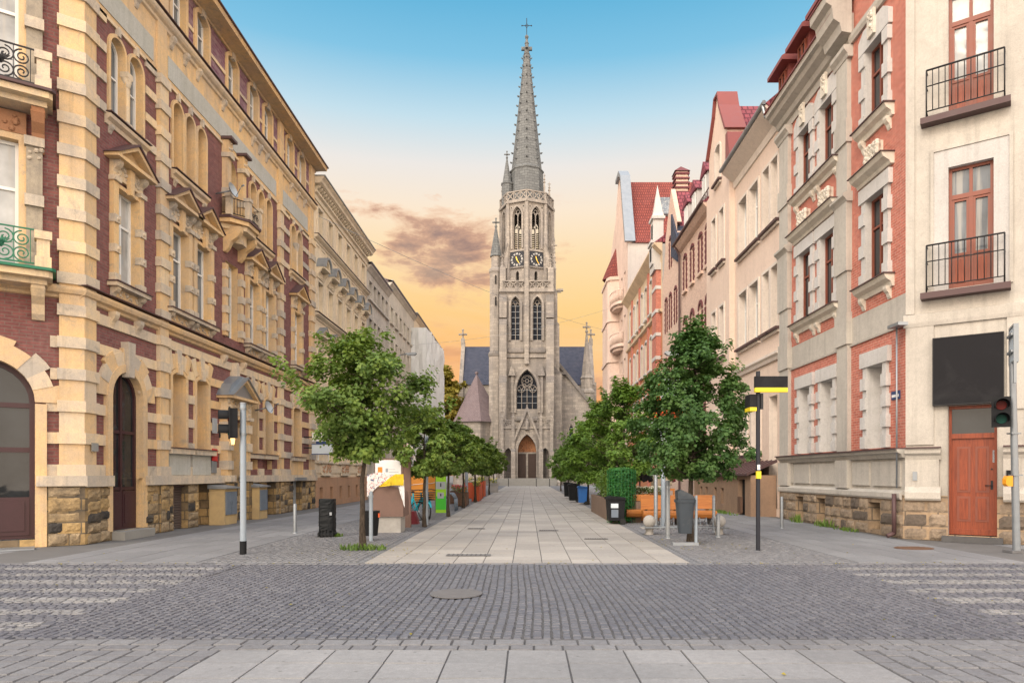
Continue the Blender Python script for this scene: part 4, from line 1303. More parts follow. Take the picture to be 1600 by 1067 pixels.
rock_blocks('plinth_block', FR, A + .05, B + .06, 0, 1.0, .105, RB, 'ashlar_block', rb, 5, (.28, .36), (.4, .85), .06)
for (a, b, top) in ((-26.0, -25.05, 14.4), (-21.2, -20.4, 14.4)):
    p = MB(FR)
    segs = [(1.24, 2.08, .16), (2.34, 5.55, .12), (5.55, 6.5, .17), (6.5, 7.75, .13), (7.75, 9.8, .18), (10.1, 11.6, .13), (11.6, 12.3, .18), (12.3, 14.1, .13)]
    for i, (c, d, w) in enumerate(segs): p.box(a + (.05 if i % 2 else 0), b - (.05 if i % 2 else 0), c, d, 0, w, 1, skip='b')
    profile(p, a - .05, b + .05, 9.8, [(0, 0), (.17, .0), (.22, .08), (.3, .16), (.3, .24), (.13, .3), (0, .3)], 1)
    profile(p, a - .08, b + .08, 14.1, [(0, 0), (.15, .0), (.18, .1), (.28, .22), (.28, .34), (0, .34)], 1)
    p.build('pilaster', RMT, rb)
mb = MB(FR)
profile(mb, A - .1, -20.3, 14.7, [(0, -.25), (.05, -.25), (.06, 0), (.16, .04), (.22, .2), (.42, .32), (.48, .46), (.6, .5), (.62, .66), (0, .66)], 1)
profile(mb, -21.35, -20.2, 14.7, [(.1, .0), (.4, .05), (.46, .3), (.64, .42), (.7, .8), (.86, .9), (.88, 1.14), (.1, 1.14)], 1)
mb.box(A - .1, -20.3, 15.36, 15.40, -.2, .68, 5); mb.box(-21.4, -20.15, 15.84, 15.88, -.2, .92, 5)
mb.build('cornice', RMT + M('red_metal'), rb)
mb = MB(FR)
profile(mb, -20.4, B, 14.45, [(0, 0), (.08, .0), (.12, .12), (.12, .26), (0, .3)], 1)
mb.build('attic_moulding', RMT, rb)
mb = MB(FR)
profile(mb, -20.4, B, 18.7, [(0, 0), (.2, .1), (.4, .4), (.4, .5), (0, .5)], 1)
mb.build('attic_cornice', RMT + M('red_metal'), rb)
mb = MB(FR)
mb.prism([(.6, 15.39), (-4.5, 18.6), (-9, 18.6), (-9, 15.39)], 'u', A, -20.45, 0); mb.build('roof', M('red_metal'), rb)
# roof dormers
def dormer(parent, F, u, v, w, W, Hh, dep, wall_m, roof_m, frame_m, gable=False):
    mb = MB(F)
    mb.box(u - W / 2, u + W / 2, v, v + Hh, w - dep, w, 0)
    d = mb.build('dormer', M(wall_m), parent)
    mb = MB(F)
    if gable: mb.prism([(u - W / 2 - .15, v + Hh - .05), (u + W / 2 + .15, v + Hh - .05), (u, v + Hh + W * .62)], 'w', w - dep - .6, w + .12, 0)
    else: mb.prism([(w + .35, v + Hh), (w + .35, v + Hh + .14), (w - .1, v + Hh + .42), (w - dep, v + Hh + .6), (w - dep, v + Hh)], 'u', u - W / 2 - .22, u + W / 2 + .22, 0)
    mb.build('dormer_roof', M(roof_m), d)
    h = (u - W * .3, u + W * .3, v + .18, v + Hh - .12, 'r')
    win(d, F, h, -w - .01, frame_m, 'pane_dark', 1, (), .06)
    return d
for y in (25.3, 23.5, 21.75): dormer(rb, FR, -y, 15.42, .2, 1.05, 1.15, 3, 'red_metal', 'red_metal', 'mahogany_frame')

def rsur(mb, W=.8, Hh=2.3, style='g'):
    hw = W / 2
    if style == 'g':
        for s in (-1, 1):
            a, b = sorted((s * hw, s * (hw + .22)))
            for i in range(4):
                v = .55 * i
                mb.box(a if s > 0 else a - .07, b + (.07 if s > 0 else 0), v + .0, v + .34, 0, .13, 0); mb.box(a, b, v + .34, v + .55, 0, .08, 0)
            mb.box(a, b, 2.2, Hh, 0, .08, 0)
        mb.box(-hw - .34, hw + .34, Hh, Hh + .42, 0, .12, 0)
        return
    for s in (-1, 1):
        a, b = sorted((s * hw, s * (hw + .24)))
        mb.box(a, b, 0, Hh, 0, .08, 0)
        for v in (.0, .85, 1.75): mb.box(a - (.07 if s < 0 else 0), b + (.07 if s > 0 else 0), v, v + .36, 0, .13, 0)
    mb.box(-hw - .34, hw + .34, Hh, Hh + .4, 0, .12, 0)
    if style == '1':
        profile(mb, -hw - .42, hw + .42, Hh + .48, [(0, 0), (.1, .0), (.14, .08), (.3, .18), (.36, .3), (0, .3)], 1)
        mb.box(-hw - .46, hw + .46, Hh + .78, Hh + .80, 0, .40, 2)
        carved(mb, -.34, .34, Hh + .86, Hh + 1.38, .16, 1, 70, 21, .085); mb.box(-.34, .34, Hh + .80, Hh + 1.36, 0, .16, 1)
    else:
        mb.prism([(-hw - .34, Hh + .4), (hw + .34, Hh + .4), (hw + .05, Hh + .62), (-hw - .05, Hh + .62)], 'w', 0, .12, 0)
        mb.box(-.17, .17, Hh + .15, Hh + .85, .12, .2, 1); carved(mb, -.12, .12, Hh + .2, Hh + .8, .2, 1, 12, 22, .06)
    profile(mb, -hw - .42, hw + .42, -.34, [(0, 0), (.06, .0), (.1, .12), (.22, .2), (.28, .32), (0, .32)], 1)
    mb.box(-hw - .46, hw + .46, -.02, .012, -.3, .32, 2)
    for s in (-1, 1): corbel(mb, s * (hw + .2), -.3, 0, .16, .34, .16, 1)
SM = ('white_surround', 'cream_white', 'brown_metal')
for h in RG:
    placed(rb, FR, (h[0] + h[1]) / 2, h[2], 0, 'rg', 'blind_window_surround', M(*SM), lambda mb: rsur(mb, .85, 2.3, 'g'))
for lst, st_ in ((R1, '1'), (R2, '2')):
    for h in lst:
        o = win(rb, FR, h, .17, 'mahogany_frame', 'pane_dark', 1, (.66,), .06)
        placed(o, FR, (h[0] + h[1]) / 2, h[2], 0, 'r' + st_, 'surround', M(*SM), lambda mb: rsur(mb, .98, h[3] - h[2], st_))
mb = MB(FR); u = -17.62
mb.cyl((u, 1.3, .17), (u, 5.5, .17), .022, n=8, m=1); mb.box(u - .12, u + .4, 5.42, 5.5, .1, .35, 1)
mb.cyl((u, .12, .24), (u, 1.15, .24), .055, n=8, m=0); mb.tube([(u, .14, .24), (u, .06, .42)], .055, 8, 0)
mb.build('downpipe', M('brown_metal', 'zinc'), rb)
placed(rb, FR, -17.95, 3.62, .0, None, 'street_plate', M('street_blue', 'white_paint'), lambda mb: (mb.box(-.2, .2, 0, .22, 0, .03, 0), mb.box(-.17, .17, .06, .13, .03, .033, 1)))
# splayed corner
CR = Fr((XR, 17.5, 0), (.81, -.59))
hs = []
dR = (.93, 1.93, .16, 3.35, 'r'); wR1 = (.93, 1.86, 6.25, 9.25, 'r'); wR2 = (.93, 1.86, 10.55, 13.55, 'r')
wL = [dR, wR1, wR2]
mb = MB(CR)
mb.wall(-.0507, 2.95, 0, 1.12, wL, 3, .1); mb.wall(0, 2.95, 1.12, 5.4, wL, 1); mb.wall(0, 2.95, 5.4, 19.2, wL, 1)
mb.reveal(dR, .35, 1, .1, False); mb.reveal(wR1, .26, 2); mb.reveal(wR2, .26, 2)
mb.build('corner_wall', RMT, rb)
rock_blocks('plinth_block', CR, -.06, 2.95, 0, 1.0, .105, [dR], 'ashlar_block', rb, 9, (.28, .36), (.4, .85), .06)
mb = MB(CR)
for a, b in ((0.0, .78), (2.05, 2.95)):
    profile(mb, a, b, 1.0, [(.0, 0), (.2, .0), (.24, .05), (.24, .2), (.16, .34), (0, .34)], 1)
    mb.box(a, b - .04, 1.34, 2.02, 0, .14, 1, skip='b')
    profile(mb, a, b, 2.02, [(0, 0), (.14, .0), (.18, .1), (.26, .16), (.28, .28), (0, .28)], 1)
    mb.box(a, b, 2.30, 2.335, 0, .33, 5)
mb.box(0, .62, 2.4, 5.4, 0, .05, 1, skip='b'); mb.box(2.12, 2.95, 3.2, 5.4, 0, .05, 1, skip='b')
profile(mb, -.05, 2.95, 5.38, [(0, 0), (.06, .0), (.08, .1), (.08, .3), (0, .34)], 1)
# raised frame round the lower balcony window
mb.box(.62, .93, 6.2, 9.7, 0, .03, 6); mb.box(1.86, 2.17, 6.2, 9.7, 0, .03, 6); mb.box(.93, 1.86, 9.25, 9.7, 0, .03, 6)
mb.box(.55, .62, 6.2, 9.76, 0, .06, 1); mb.box(2.17, 2.24, 6.2, 9.76, 0, .06, 1); mb.box(.62, 2.17, 9.7, 9.76, 0, .06, 1)
mb.box(0, .2, 5.72, 19.2, 0, .04, 1, skip='b')
mb.build('corner_trim', RMT + M('brown_metal', 'cool_plaster'), rb)
sbd = thing('signboard', 'blank black signboard above the red wooden door of the brick corner house', 'sign', CR.P(1.35, 3.4, .06))
mb = MB(CR); mb.box(.62, 2.05, 3.38, 5.02, .055, .14); mb.build('board', M('signboard'), sbd)
mb = MB(CR); mb.box(.60, .62, 3.36, 5.04, .05, .15); mb.box(2.05, 2.07, 3.36, 5.04, .05, .15); mb.box(.62, 2.05, 5.02, 5.04, .05, .15); mb.box(.62, 2.05, 3.36, 3.38, .05, .15); mb.build('edge_frame', M('black_iron'), sbd)
# door
def door(mb):
    mb.box(-.5, .5, 0, 3.19, 0, .05, 0, skip='f')
    mb.box(-.5, -.44, 0, 3.19, .05, .11, 0); mb.box(.44, .5, 0, 3.19, .05, .11, 0); mb.box(-.44, .44, 3.11, 3.19, .05, .108, 0); mb.box(-.44, .44, 2.38, 2.5, .05, .106, 0)
    mb.add([(-.44, 0, .05), (.44, 0, .05), (.44, 2.38, .05), (-.44, 2.38, .05)], 0)
    for x0, x1 in ((-.33, -.05), (.05, .33)):
        for v0, v1 in ((.33, .95), (1.05, 2.18)):
            mb.box(x0, x1, v0, v1, .05, .068, 1)
            mb.box(x0 + .05, x1 - .05, v0 + .05, v1 - .05, .068, .085, 0)
    mb.box(-.44, .44, .0, .14, .05, .07, 0)
do = placed(rb, CR, 1.43, .16, -.28, None, 'house_door', M('red_door', 'mahogany_frame'), door)
placed(do, CR, 1.43, .16, -.28, None, 'transom_pane', M('pane_dark'), lambda mb: mb.box(-.44, .44, 2.5, 3.11, .04, .06))
def hdl(mb):
    mb.box(.36, .41, 1.12, 1.34, .05, .065); mb.cyl((.385, 1.22, .06), (.385, 1.22, .12), .012, n=6); mb.cyl((.385, 1.22, .115), (.25, 1.22, .115), .012, n=6); mb.cyl((.385, 1.62, .05), (.385, 1.62, .075), .022, n=8)
placed(do, CR, 1.43, .16, -.28, None, 'handle', M('black_iron'), hdl)
placed(rb, CR, 1.43, 0, .0, None, 'door_step', M('joint_dirt'), lambda mb: mb.box(-.62, .62, 0, .14, -.3, .34))
placed(rb, CR, 2.0, 2.0, .15, None, 'intercom', M('pale_zinc'), lambda mb: mb.box(-.17, -.06, -.06, .24, -.42, -.38))
placed(rb, CR, 2.17, 1.55, .18, None, 'meter_hatch', M('black_plastic', 'zinc'), lambda mb: (mb.box(-.06, .1, 0, .2, 0, .03, 0), mb.box(.38, .46, -.05, .2, 0, .03, 1)))
placed(rb, CR, .22, 1.5, .14, None, 'meter_hatch', M('zinc'), lambda mb: mb.box(-.05, .05, 0, .22, 0, .03, 0))
for h, nm in ((wR1, 1), (wR2, 2)):
    def fw(mb, h=h, nm=nm):
        W, Hh = h[1] - h[0], h[3] - h[2]; hw = W / 2
        mb.box(-hw, -hw + .07, 0, Hh, 0, .1, 0); mb.box(hw - .07, hw, 0, Hh, 0, .1, 0); mb.box(-hw + .07, hw - .07, Hh - .07, Hh, 0, .098, 0)
        tv = Hh * .76
        mb.box(-hw + .07, hw - .07, tv - .06, tv + .05, 0, .11, 0)
        mb.box(-.045, .045, .0, tv - .06, 0, .105, 0); mb.box(-.035, .035, tv + .05, Hh - .07, 0, .1, 0)
        for s in (-1, 1):
            a, b = sorted((s * .045, s * (hw - .07)))
            mb.box(a, b, 0, .82, .02, .07, 0); mb.box(a + .07, b - .07, .14, .72, .07, .085, 1)
            mb.box(a, a + .05, .82, tv - .06, .02, .09, 0); mb.box(b - .05, b, .82, tv - .06, .02, .09, 0); mb.box(a + .05, b - .05, .82, .88, .02, .088, 0); mb.box(a + .05, b - .05, tv - .12, tv - .06, .02, .088, 0)
    o = placed(rb, CR, (h[0] + h[1]) / 2, h[2], -.22, None, 'balcony_window', M('mahogany_frame', 'red_door'), fw)
    placed(o, CR, (h[0] + h[1]) / 2, h[2], -.22, None, 'pane', M('pane_curtain' if nm == 2 else 'pane_grey'), lambda mb, h=h: mb.box(-.44, .44, .82, h[3] - h[2] - .05, .025, .04))
for z in (6.04, 10.4):
    def bslab(mb): mb.box(.35, 2.2, z - .02, z + .13, 0, .30, 0)
    mb = MB(CR); bslab(mb); bo = mb.build('balcony', M('brown_metal'), rb)
    mb = MB(CR)
    a, b, w = .48, 2.08, .24
    for vv in (z + .28, z + .9, z + 1.3): mb.cyl((a, vv, w), (b, vv, w), .016 if vv < z + 1.2 else .024, n=6)
    for i in range(13):
        u = a + (b - a) * i / 12
        mb.cyl((u, z + (.13 if i in (0, 12) else .28), w), (u, z + 1.3, w), .011 if 0 < i < 12 else .018, n=5)
    for u in (a, b):
        for vv in (z + .28, z + .9, z + 1.3): mb.cyl((u, vv, 0), (u, vv, w), .016, n=6)
    mb.build('railing', M('black_iron'), bo)
e = CR.P(2.95, 0, 0)
SR = Fr((e[0], e[1], 0), (1, 0))
mb = MB(SR)
sh = [(1 + i * 2.6, 2 + i * 2.6, c, d, 'r') for i in range(5) for c, d in ((2.4, 4.7), (7, 9.4), (11.5, 13.7))]
mb.wall(0, 16, 0, 1.12, [], 3, .1); mb.wall(0, 16, 1.12, 2.3, [], 1); mb.wall(0, 16, 2.3, 5.5, sh, 0); mb.wall(0, 16, 5.5, 6.3, [], 1); mb.wall(0, 16, 6.3, 19.2, sh, 0)
for h in sh: mb.reveal(h, .3, 2); mb.fill(h, -.28, 4)
mb.build('side_wall', RMT, rb)
mb = MB(FR)
mb.add([(A, 0, 0), (A, 0, -9), (A, 15.4, -9), (A, 15.4, 0)], 1); mb.add([(A, 0, -9), (-15, 0, -9), (-15, 19.2, -9), (A, 19.2, -9)], 1)
mb.add([(-20.45, 15.3, -9), (-20.45, 15.3, -.1), (-20.45, 19.2, -.1), (-20.45, 19.2, -9)], 0)
mb.build('party_wall', RMT, rb)
mb = MB(); mb.box(XR - .2, XR + 18, 19.2, 19.5, -20.4, -15.5 + 1.5); mb.build('corner_roof', M('red_metal'), rb)

# ================================================================== PINK HOUSE
pk = thing('pink_house', 'smooth pink house with paired windows, red metal gable and brown basement annex', 'building', FR.P(-26, 0, 0), 'houses along the street')
A, B = -36.0, -26.02
hs = []
P2 = [add(-y, w, 11.5, 14.0, 'r', hs) for y, w in ((30.65, 1.1), (29.15, 1.1), (27.65, .72), (26.72, .72))]
P1 = [add(-y, w, 7.35, 9.8, 'r', hs) for y, w in ((30.65, 1.1), (29.15, 1.1), (27.65, .72), (26.72, .72))]
P0 = [add(-y, 1.0, 2.5, 4.8, 'r', hs) for y in (30.6, 28.9)]
PD = add(-26.95, .9, .3, 4.75, 'r', hs)
mb = MB(FR)
mb.wall(-31.95, B, 0, 6.2, hs, 0); mb.wall(-31.95, B, 6.2, 15.75, hs, 0)
for h in hs: mb.reveal(h, .34, 1)
mb.fill(PD, -.32, 1)
hs = []
Q2 = [add(-y, .7, 11.95, 14.5, 'r', hs) for y in (34.5, 33.1)]
Q1 = [add(-y, .7, 7.35, 9.8, 'r', hs) for y in (34.5, 33.1)]
Q0 = [add(-y, .7, 2.6, 4.8, 'r', hs) for y in (34.5, 33.1)]
QG = [add(-33.8, .85, 16.1, 17.9, 's', hs)]
mb.wall(-36, -31.95, 0, 16.0, hs, 0, .25); mb.wall(-35.5, -32.3, 16.0, 17.95, hs, 0, .25)
for h in hs: mb.reveal(h, .34, 1, .25)
mb.prism([(-35.5, 17.951), (-32.3, 17.951), (-33.35, 19.6), (-33.6, 20.3), (-34.1, 20.3), (-34.35, 19.6)], 'w', -.2, .25, 0)
for u in (-36, -31.95): mb.add([(u, 0, -.1), (u, 0, .25), (u, 16.0, .25), (u, 16.0, -.1)], 0)
mb.add([(-36, 16, .25), (-31.95, 16, .25), (-31.95, 16, -1.5), (-36, 16, -1.5)], 0)
for u in (-35.5, -32.3): mb.add([(u, 16, -1.5), (u, 16, .25), (u, 17.95, .25), (u, 17.95, -1.5)], 0)
mb.build('wall', M('pink_plaster', 'pink_trim'), pk)
box_body(pk, FR, A, B, 15.6, 10, M('pink_plaster'))
mb = MB(FR)
profile(mb, A, B, 6.1, [(0, 0), (.08, .0), (.12, .12), (.2, .2), (.2, .3), (0, .34)], 0)
mb.build('string_course', M('pink_trim'), pk)
mb = MB(FR)
profile(mb, -31.9, B - .05, 14.95, [(0, 0), (.06, .02), (.1, .3), (.5, .62), (.62, .72), (.62, .8), (0, .8)], 0)
mb.tube([(-31.9, 15.78, .68), (B, 15.82, .68)], .085, 8, 1)
mb.tube([(B - .15, 15.8, .7), (B - .1, 15.3, .6), (B - .05, 15.1, .25), (B + .1, 15.0, .2)], .06, 8, 1)
mb.build('cornice', M('pink_trim', 'zinc'), pk)
mb = MB(FR)
mb.prism([(.62, 15.8), (-3.6, 19.3), (-10, 19.3), (-10, 15.7), (.5, 15.7)], 'u', -31.9, B, 0); mb.prism([(-36.0, 16.2), (-31.5, 16.2), (-33.6, 19.75), (-34.1, 19.75)], 'w', -7, -.55, 0); mb.build('roof', M('roof_tile_plum'), pk)
mb = MB(FR)
mb.prism([(-32.1, 17.96), (-33.2, 19.62), (-33.5, 20.42), (-34.2, 20.42), (-34.5, 19.62), (-35.7, 17.96), (-35.5, 17.96), (-34.36, 19.6), (-34.12, 20.31), (-33.58, 20.31), (-33.34, 19.6), (-32.3, 17.96)], 'w', -.6, .40, 0)
mb.prism([(-32.29, 16.3), (-31.6, 16.3), (-32.0, 17.7), (-32.29, 17.7)], 'w', -.6, .34, 0)
mb.build('gable_roof', M('red_metal'), pk)
mb = MB(FR); mb.box(-30.5, -28.2, 18.5, 20.6, -6, -3.2, 0); mb.box(-30.6, -28.1, 20.6, 20.7, -6.1, -3.1, 0); mb.build('roof_hatch', M('pale_zinc'), pk)
for lst, F_w in ((P2 + P1 + P0, 0), (Q2 + Q1 + Q0 + QG, .25)):
    for h in lst:
        Fw = Fr((XR - F_w, 0, 0), (0, -1))
        o = win(pk, Fw, h, .3, 'white_frame', 'pane_dark', 1 if h[1] - h[0] > .65 else 0, (.68,), .06)
        def sur(mb, h=h):
            W = h[1] - h[0]; Hh = h[3] - h[2]; hw = W / 2
            mb.ring((-hw, hw, 0, Hh, h[4]), .12, 0, .06, 0, 0)
            mb.box(-hw - .2, hw + .2, -.1, 0, 0, .2, 1); mb.box(-hw - .14, hw + .14, -.2, -.1, 0, .1, 0)
        placed(o, Fw, (h[0] + h[1]) / 2, h[2], 0, ('pk', round(h[1] - h[0], 3), round(h[3] - h[2], 3), h[4]), 'surround', M('pink_trim', 'brown_metal'), sur)
# basement annex with lean-to metal roof
an = MB(FR)
ah = [(-y - .22, -y + .22, .35, 1.05, 'r') for y in (34.2, 33.2, 31.6, 30.5)] + [(-28.2, -27.3, 0, 1.45, 'r')]
an.wall(-35.6, -26.6, 0, 1.62, ah, 0, 1.0)
for h in ah: an.reveal(h, .2, 0, 1.0); an.fill(h, .82, 1)
for u in (-35.6, -26.6): an.add([(u, 0, 0), (u, 0, 1.0), (u, 1.62, 1.0), (u, 1.62, 0)], 0)
ano = an.build('basement_annex', M('brown_plinth', 'dark_opening'), pk)
mb = MB(FR); mb.prism([(1.18, 1.6), (1.18, 1.68), (0, 2.2), (0, 2.12)], 'u', -35.75, -26.5, 0)
for i in range(19): mb.prism([(1.18, 1.68), (1.18, 1.72), (0, 2.24), (0, 2.2)], 'u', -35.6 + i * .5, -35.57 + i * .5, 0)
mb.build('annex_roof', M('brown_metal'), ano)
dh = MB(FR); dh.box(-27.95, -27.55, .1, .75, 1.01, 1.1); dh.build('meter_box', M('rust_brown'), ano)

# ================================================================== ROSE BRICK HOUSE WITH DARK WINDOW TRIM
rs = thing('rose_brick_house', 'rose coloured brick house with dark toothed brick window trim and three red dormers', 'building', FR.P(-36, 0, 0), 'houses along the street')
A, B = -43.2, -36.02
ys = (41.9, 40.1, 38.2, 36.7)
hs = []
S2 = [add(-y, .5, 12.9, 15.0, 's', hs) for y in ys]
S1 = [add(-y, .62, 8.5, 11.2, 'a', hs) for y in ys]
S0 = [add(-y, .8, 3.6, 6.6, 'a', hs) for y in ys]
mb = MB(FR)
mb.wall(A, B, 0, 7.6, hs, 0); mb.wall(A, B, 7.6, 12, hs, 0); mb.wall(A, B, 12, 15.9, hs, 0)
for h in hs: mb.reveal(h, .3, 0)
mb.build('wall', M('rose_brick'), rs); box_body(rs, FR, A, B, 15.9, 10, M('rose_brick'))
mb = MB(FR); profile(mb, A, B, 15.6, [(0, 0), (.2, .1), (.4, .3), (.45, .42), (0, .42)], 0); mb.tube([(A, 16.05, .5), (B, 16.05, .5)], .08, 8, 1)
mb.tube([(-42.9, 16, .45), (-42.9, 15.4, .15), (-42.9, .2, .15)], .07, 8, 1)
for i in range(16): mb.box(A + .2 + i * .44, A + .24 + i * .44, 16.05, 16.8, .1, .14, 1)
mb.box(A, B, 16.75, 16.8, .1, .14, 1)
mb.build('gutter', M('rose_brick', 'brown_metal'), rs)
mb = MB(FR); mb.prism([(.5, 16.0), (-4.5, 20.4), (-10, 16.0)], 'u', A, B, 0); mb.build('roof', M('roof_tile_plum'), rs)
for y in (41.6, 39.6, 37.3): dormer(rs, FR, -y, 16.3, .0, 1.15, 1.7, 4, 'white_surround', 'roof_tile_plum', 'white_frame', True)
for h in S2 + S1 + S0:
    o = win(rs, FR, h, .26, 'white_frame', 'pane_dark', 0, (.6,), .05)
    def sur(mb, h=h):
        W = h[1] - h[0]; Hh = h[3] - h[2]; hw = W / 2
        _, sp = arch_curve(-hw, hw, 0, Hh, h[4])
        for s in (-1, 1):
            for i in range(int(sp / .16)):
                x = .26 if i % 2 else .15
                a, b = sorted((s * hw, s * (hw + x))); mb.box(a, b, i * .16, i * .16 + .155, 0, .05, 0)
        mb.ring((-hw, hw, 0, Hh, h[4]), .2, 0, .06, 0)
        mb.box(-hw - .25, hw + .25, -.16, 0, 0, .14, 1)
    placed(o, FR, (h[0] + h[1]) / 2, h[2], 0, ('rs', round(W if False else h[1] - h[0], 3), round(h[3] - h[2], 3)), 'surround', M('dark_brick_trim', 'rose_brick'), sur)
# hanging shop sign
ss = thing('hanging_sign', 'white hanging shop panel with orange red frame behind the tall tree', 'sign', FR.P(-37.5, 6, 0))
mb = MB(FR); mb.box(-37.55, -37.45, 5.2, 6.9, .9, 2.4, 0); mb.box(-37.55, -37.45, 3.2, 4.6, .5, 2.9, 0); mb.build('sign_panel', M('pale_blue_panel'), ss)
mb = MB(FR); mb.box(-37.57, -37.43, 4.75, 5.2, .9, 2.9, 0); mb.box(-37.57, -37.43, 6.9, 7.15, .7, 2.6, 0); mb.box(-37.57, -37.43, 4.3, 6.9, 2.4, 2.6, 0); mb.box(-37.57, -37.43, 3.0, 3.2, .5, 2.9, 0); mb.cyl((-37.5, 6.2, 0), (-37.5, 6.2, .95), .05); mb.build('frame', M('orange_red'), ss)

# ================================================================== GABLED HOUSE WITH CHIMNEY
gb = thing('gabled_brick_house', 'narrow rose brick house with steep street gable and tall banded chimney', 'building', FR.P(-43.2, 0, 0), 'houses along the street')
A, B = -49.0, -43.22
hs = []
G = [add(-y, .45, c, d, 's', hs) for y in (44.6, 46.2, 47.6) for c, d in ((11.5, 13.8), (7.3, 9.6), (3.0, 5.4))]
G += [add(-46.2, .45, 15.6, 17.6, 's', hs)]
mb = MB(FR); mb.wall(A, B, 0, 14.8, hs, 0); 
mb.wall(A + 1.0, B - 1.0, 14.8, 18, hs, 0)
mb.prism([(A, 14.8), (A + 1.0, 14.8), (A + 1.0, 17.4)], 'w', -.3, 0, 0); mb.prism([(B - 1.0, 14.8), (B, 14.8), (B - 1.0, 17.4)], 'w', -.3, 0, 0)
mb.prism([(A + 1.0, 18.001), (B - 1.0, 18.001), (-46.1, 20.9)], 'w', -.3, 0, 0)
for h in hs: mb.reveal(h, .3, 0)
mb.build('wall', M('rose_brick'), gb); box_body(gb, FR, A, B, 14.8, 10, M('rose_brick'))
mb = MB(FR); mb.prism([(A - .1, 14.8), (B + .1, 14.8), (-46.1, 20.7)], 'w', -10, -.3, 0); mb.build('roof', M('roof_tile_plum'), gb)
mb = MB(FR); mb.prism([(-45.6, 16.2), (-43.6, 15.2), (-43.6, 16.6), (-45.6, 19.0)], 'w', -.5, .12, 0); mb.build('slate_panel', M('slate_blue'), gb)
mb = MB(FR)
mb.box(-47.4, -46.5, 18, 20.6, -1.3, -.4, 0)
for v in (19.4, 20.2): mb.box(-47.5, -46.4, v, v + .16, -1.4, -.3, 1)
mb.box(-47.35, -46.55, 20.6, 22.3, -1.25, -.45, 0)
for i in range(5): mb.box(-47.45, -46.45, 20.8 + .32 * i, 20.92 + .32 * i, -1.35, -.35, 1)
mb.lathe([(.75, 22.3), (.0, 22.8)], (-46.95, -.85), 4, 1, False, PI / 4)
mb.build('chimney', M('rose_brick', 'dark_brick_trim'), gb)
for h in G:
    o = win(gb, FR, h, .26, 'white_frame', 'pane_dark', 0, (.6,), .05)
    def sur(mb, h=h):
        Hh = h[3] - h[2]
        for s in (-1, 1):
            for i in range(int(Hh * .95 / .18)):
                x = .24 if i % 2 else .13; a, b = sorted((s * .225, s * (.225 + x))); mb.box(a, b, i * .18, i * .18 + .17, 0, .05, 0)
        mb.ring((-.225, .225, 0, Hh, 's'), .18, 0, .06, 0)
    placed(o, FR, (h[0] + h[1]) / 2, h[2], 0, ('gb', round(h[3] - h[2], 2)), 'surround', M('dark_brick_trim'), sur)

# ================================================================== ORANGE HOUSE WITH PINNACLE
og = thing('orange_house', 'orange and tan house with white stone pinnacle over its bay', 'building', FR.P(-49, 0, 0), 'houses along the street')
A, B = -66.0, -49.02
hs = []
oy = [51.4, 53.4, 55.6, 57.6, 59.8, 61.8, 64]
for y in oy:
    for c, d in ((14.2, 16.8), (9.8, 12.4), (5.4, 8.0), (1.5, 4.0)): add(-y, .95, c, d, 's', hs)
mb = MB(FR)
for c, d in ((0, 5), (5, 9), (9, 13.5), (13.5, 18.2)): mb.wall(A, B, c, d, hs, 0 if c < 13 else 1)
for h in hs: mb.reveal(h, .3, 1)
mb.build('wall', M('orange_facade', 'tan_facade'), og); box_body(og, FR, A, B, 18.2, 10, M('firewall_grey'))
mb = MB(FR)
for v in (4.7, 8.9, 13.3):
    mb = MB(FR); profile(mb, A, B, v, [(0, 0), (.2, .1), (.22, .25), (0, .3)], 0); mb.build('string_course', M('tan_facade'), og)
mb = MB(FR)
profile(mb, A, B, 17.6, [(0, 0), (.1, .1), (.4, .4), (.6, .6), (.6, .72), (0, .72)], 0)
for u in (-50.3, -54.5, -58.7, -62.9): mb.box(u - .25, u + .25, 0, 17.6, 0, .12, 1)
mb.build('cornice', M('tan_facade', 'red_brick'), og)
mb = MB(FR); mb.prism([(.6, 18.3), (-5, 22.4), (-10, 18.3)], 'u', A, B, 0); mb.build('roof', M('roof_tile_plum'), og)
mb = MB(FR)
mb.box(-51.2, -49.6, 0, 16.5, 0, .35, 3)
for i in range(9): mb.box(-51.25, -49.55, 1.5 + i * 1.7, 1.75 + i * 1.7, 0, .4, 0)
mb.box(-51.3, -49.5, 16.5, 17.0, -.1, .5, 0)
mb.box(-51.0, -49.8, 17.0, 18.5, -.3, .6, 0); mb.box(-51.15, -49.65, 18.5, 18.7, -.4, .72, 0); mb.box(-50.9, -49.9, 18.7, 20.3, -.25, .5, 0); mb.box(-51.05, -49.75, 20.3, 20.5, -.35, .62, 0)
mb.lathe([(.62, 20.5), (.45, 20.9), (.0, 23.0)], (-50.4, .1), 4, 0, False, PI / 4)
mb.box(-50.7, -50.1, 17.3, 18.3, .6, .61, 2); mb.box(-50.65, -50.15, 18.9, 20.0, .5, .51, 2)
mb.build('pinnacle_bay', M('white_surround', 'tan_facade', 'dark_opening', 'red_brick'), og)
for h in hs:
    o = win(og, FR, h, .26, 'white_frame', 'pane_dark', 1, (.66,), .06)
    placed(o, FR, (h[0] + h[1]) / 2, h[2], 0, 'og', 'surround', M('tan_facade', 'white_surround'), lambda mb: (mb.ring((-.475, .475, 0, 2.6, 's'), .16, 0, .07, 1, 0), mb.box(-.7, .7, -.15, 0, 0, .2, 1)))

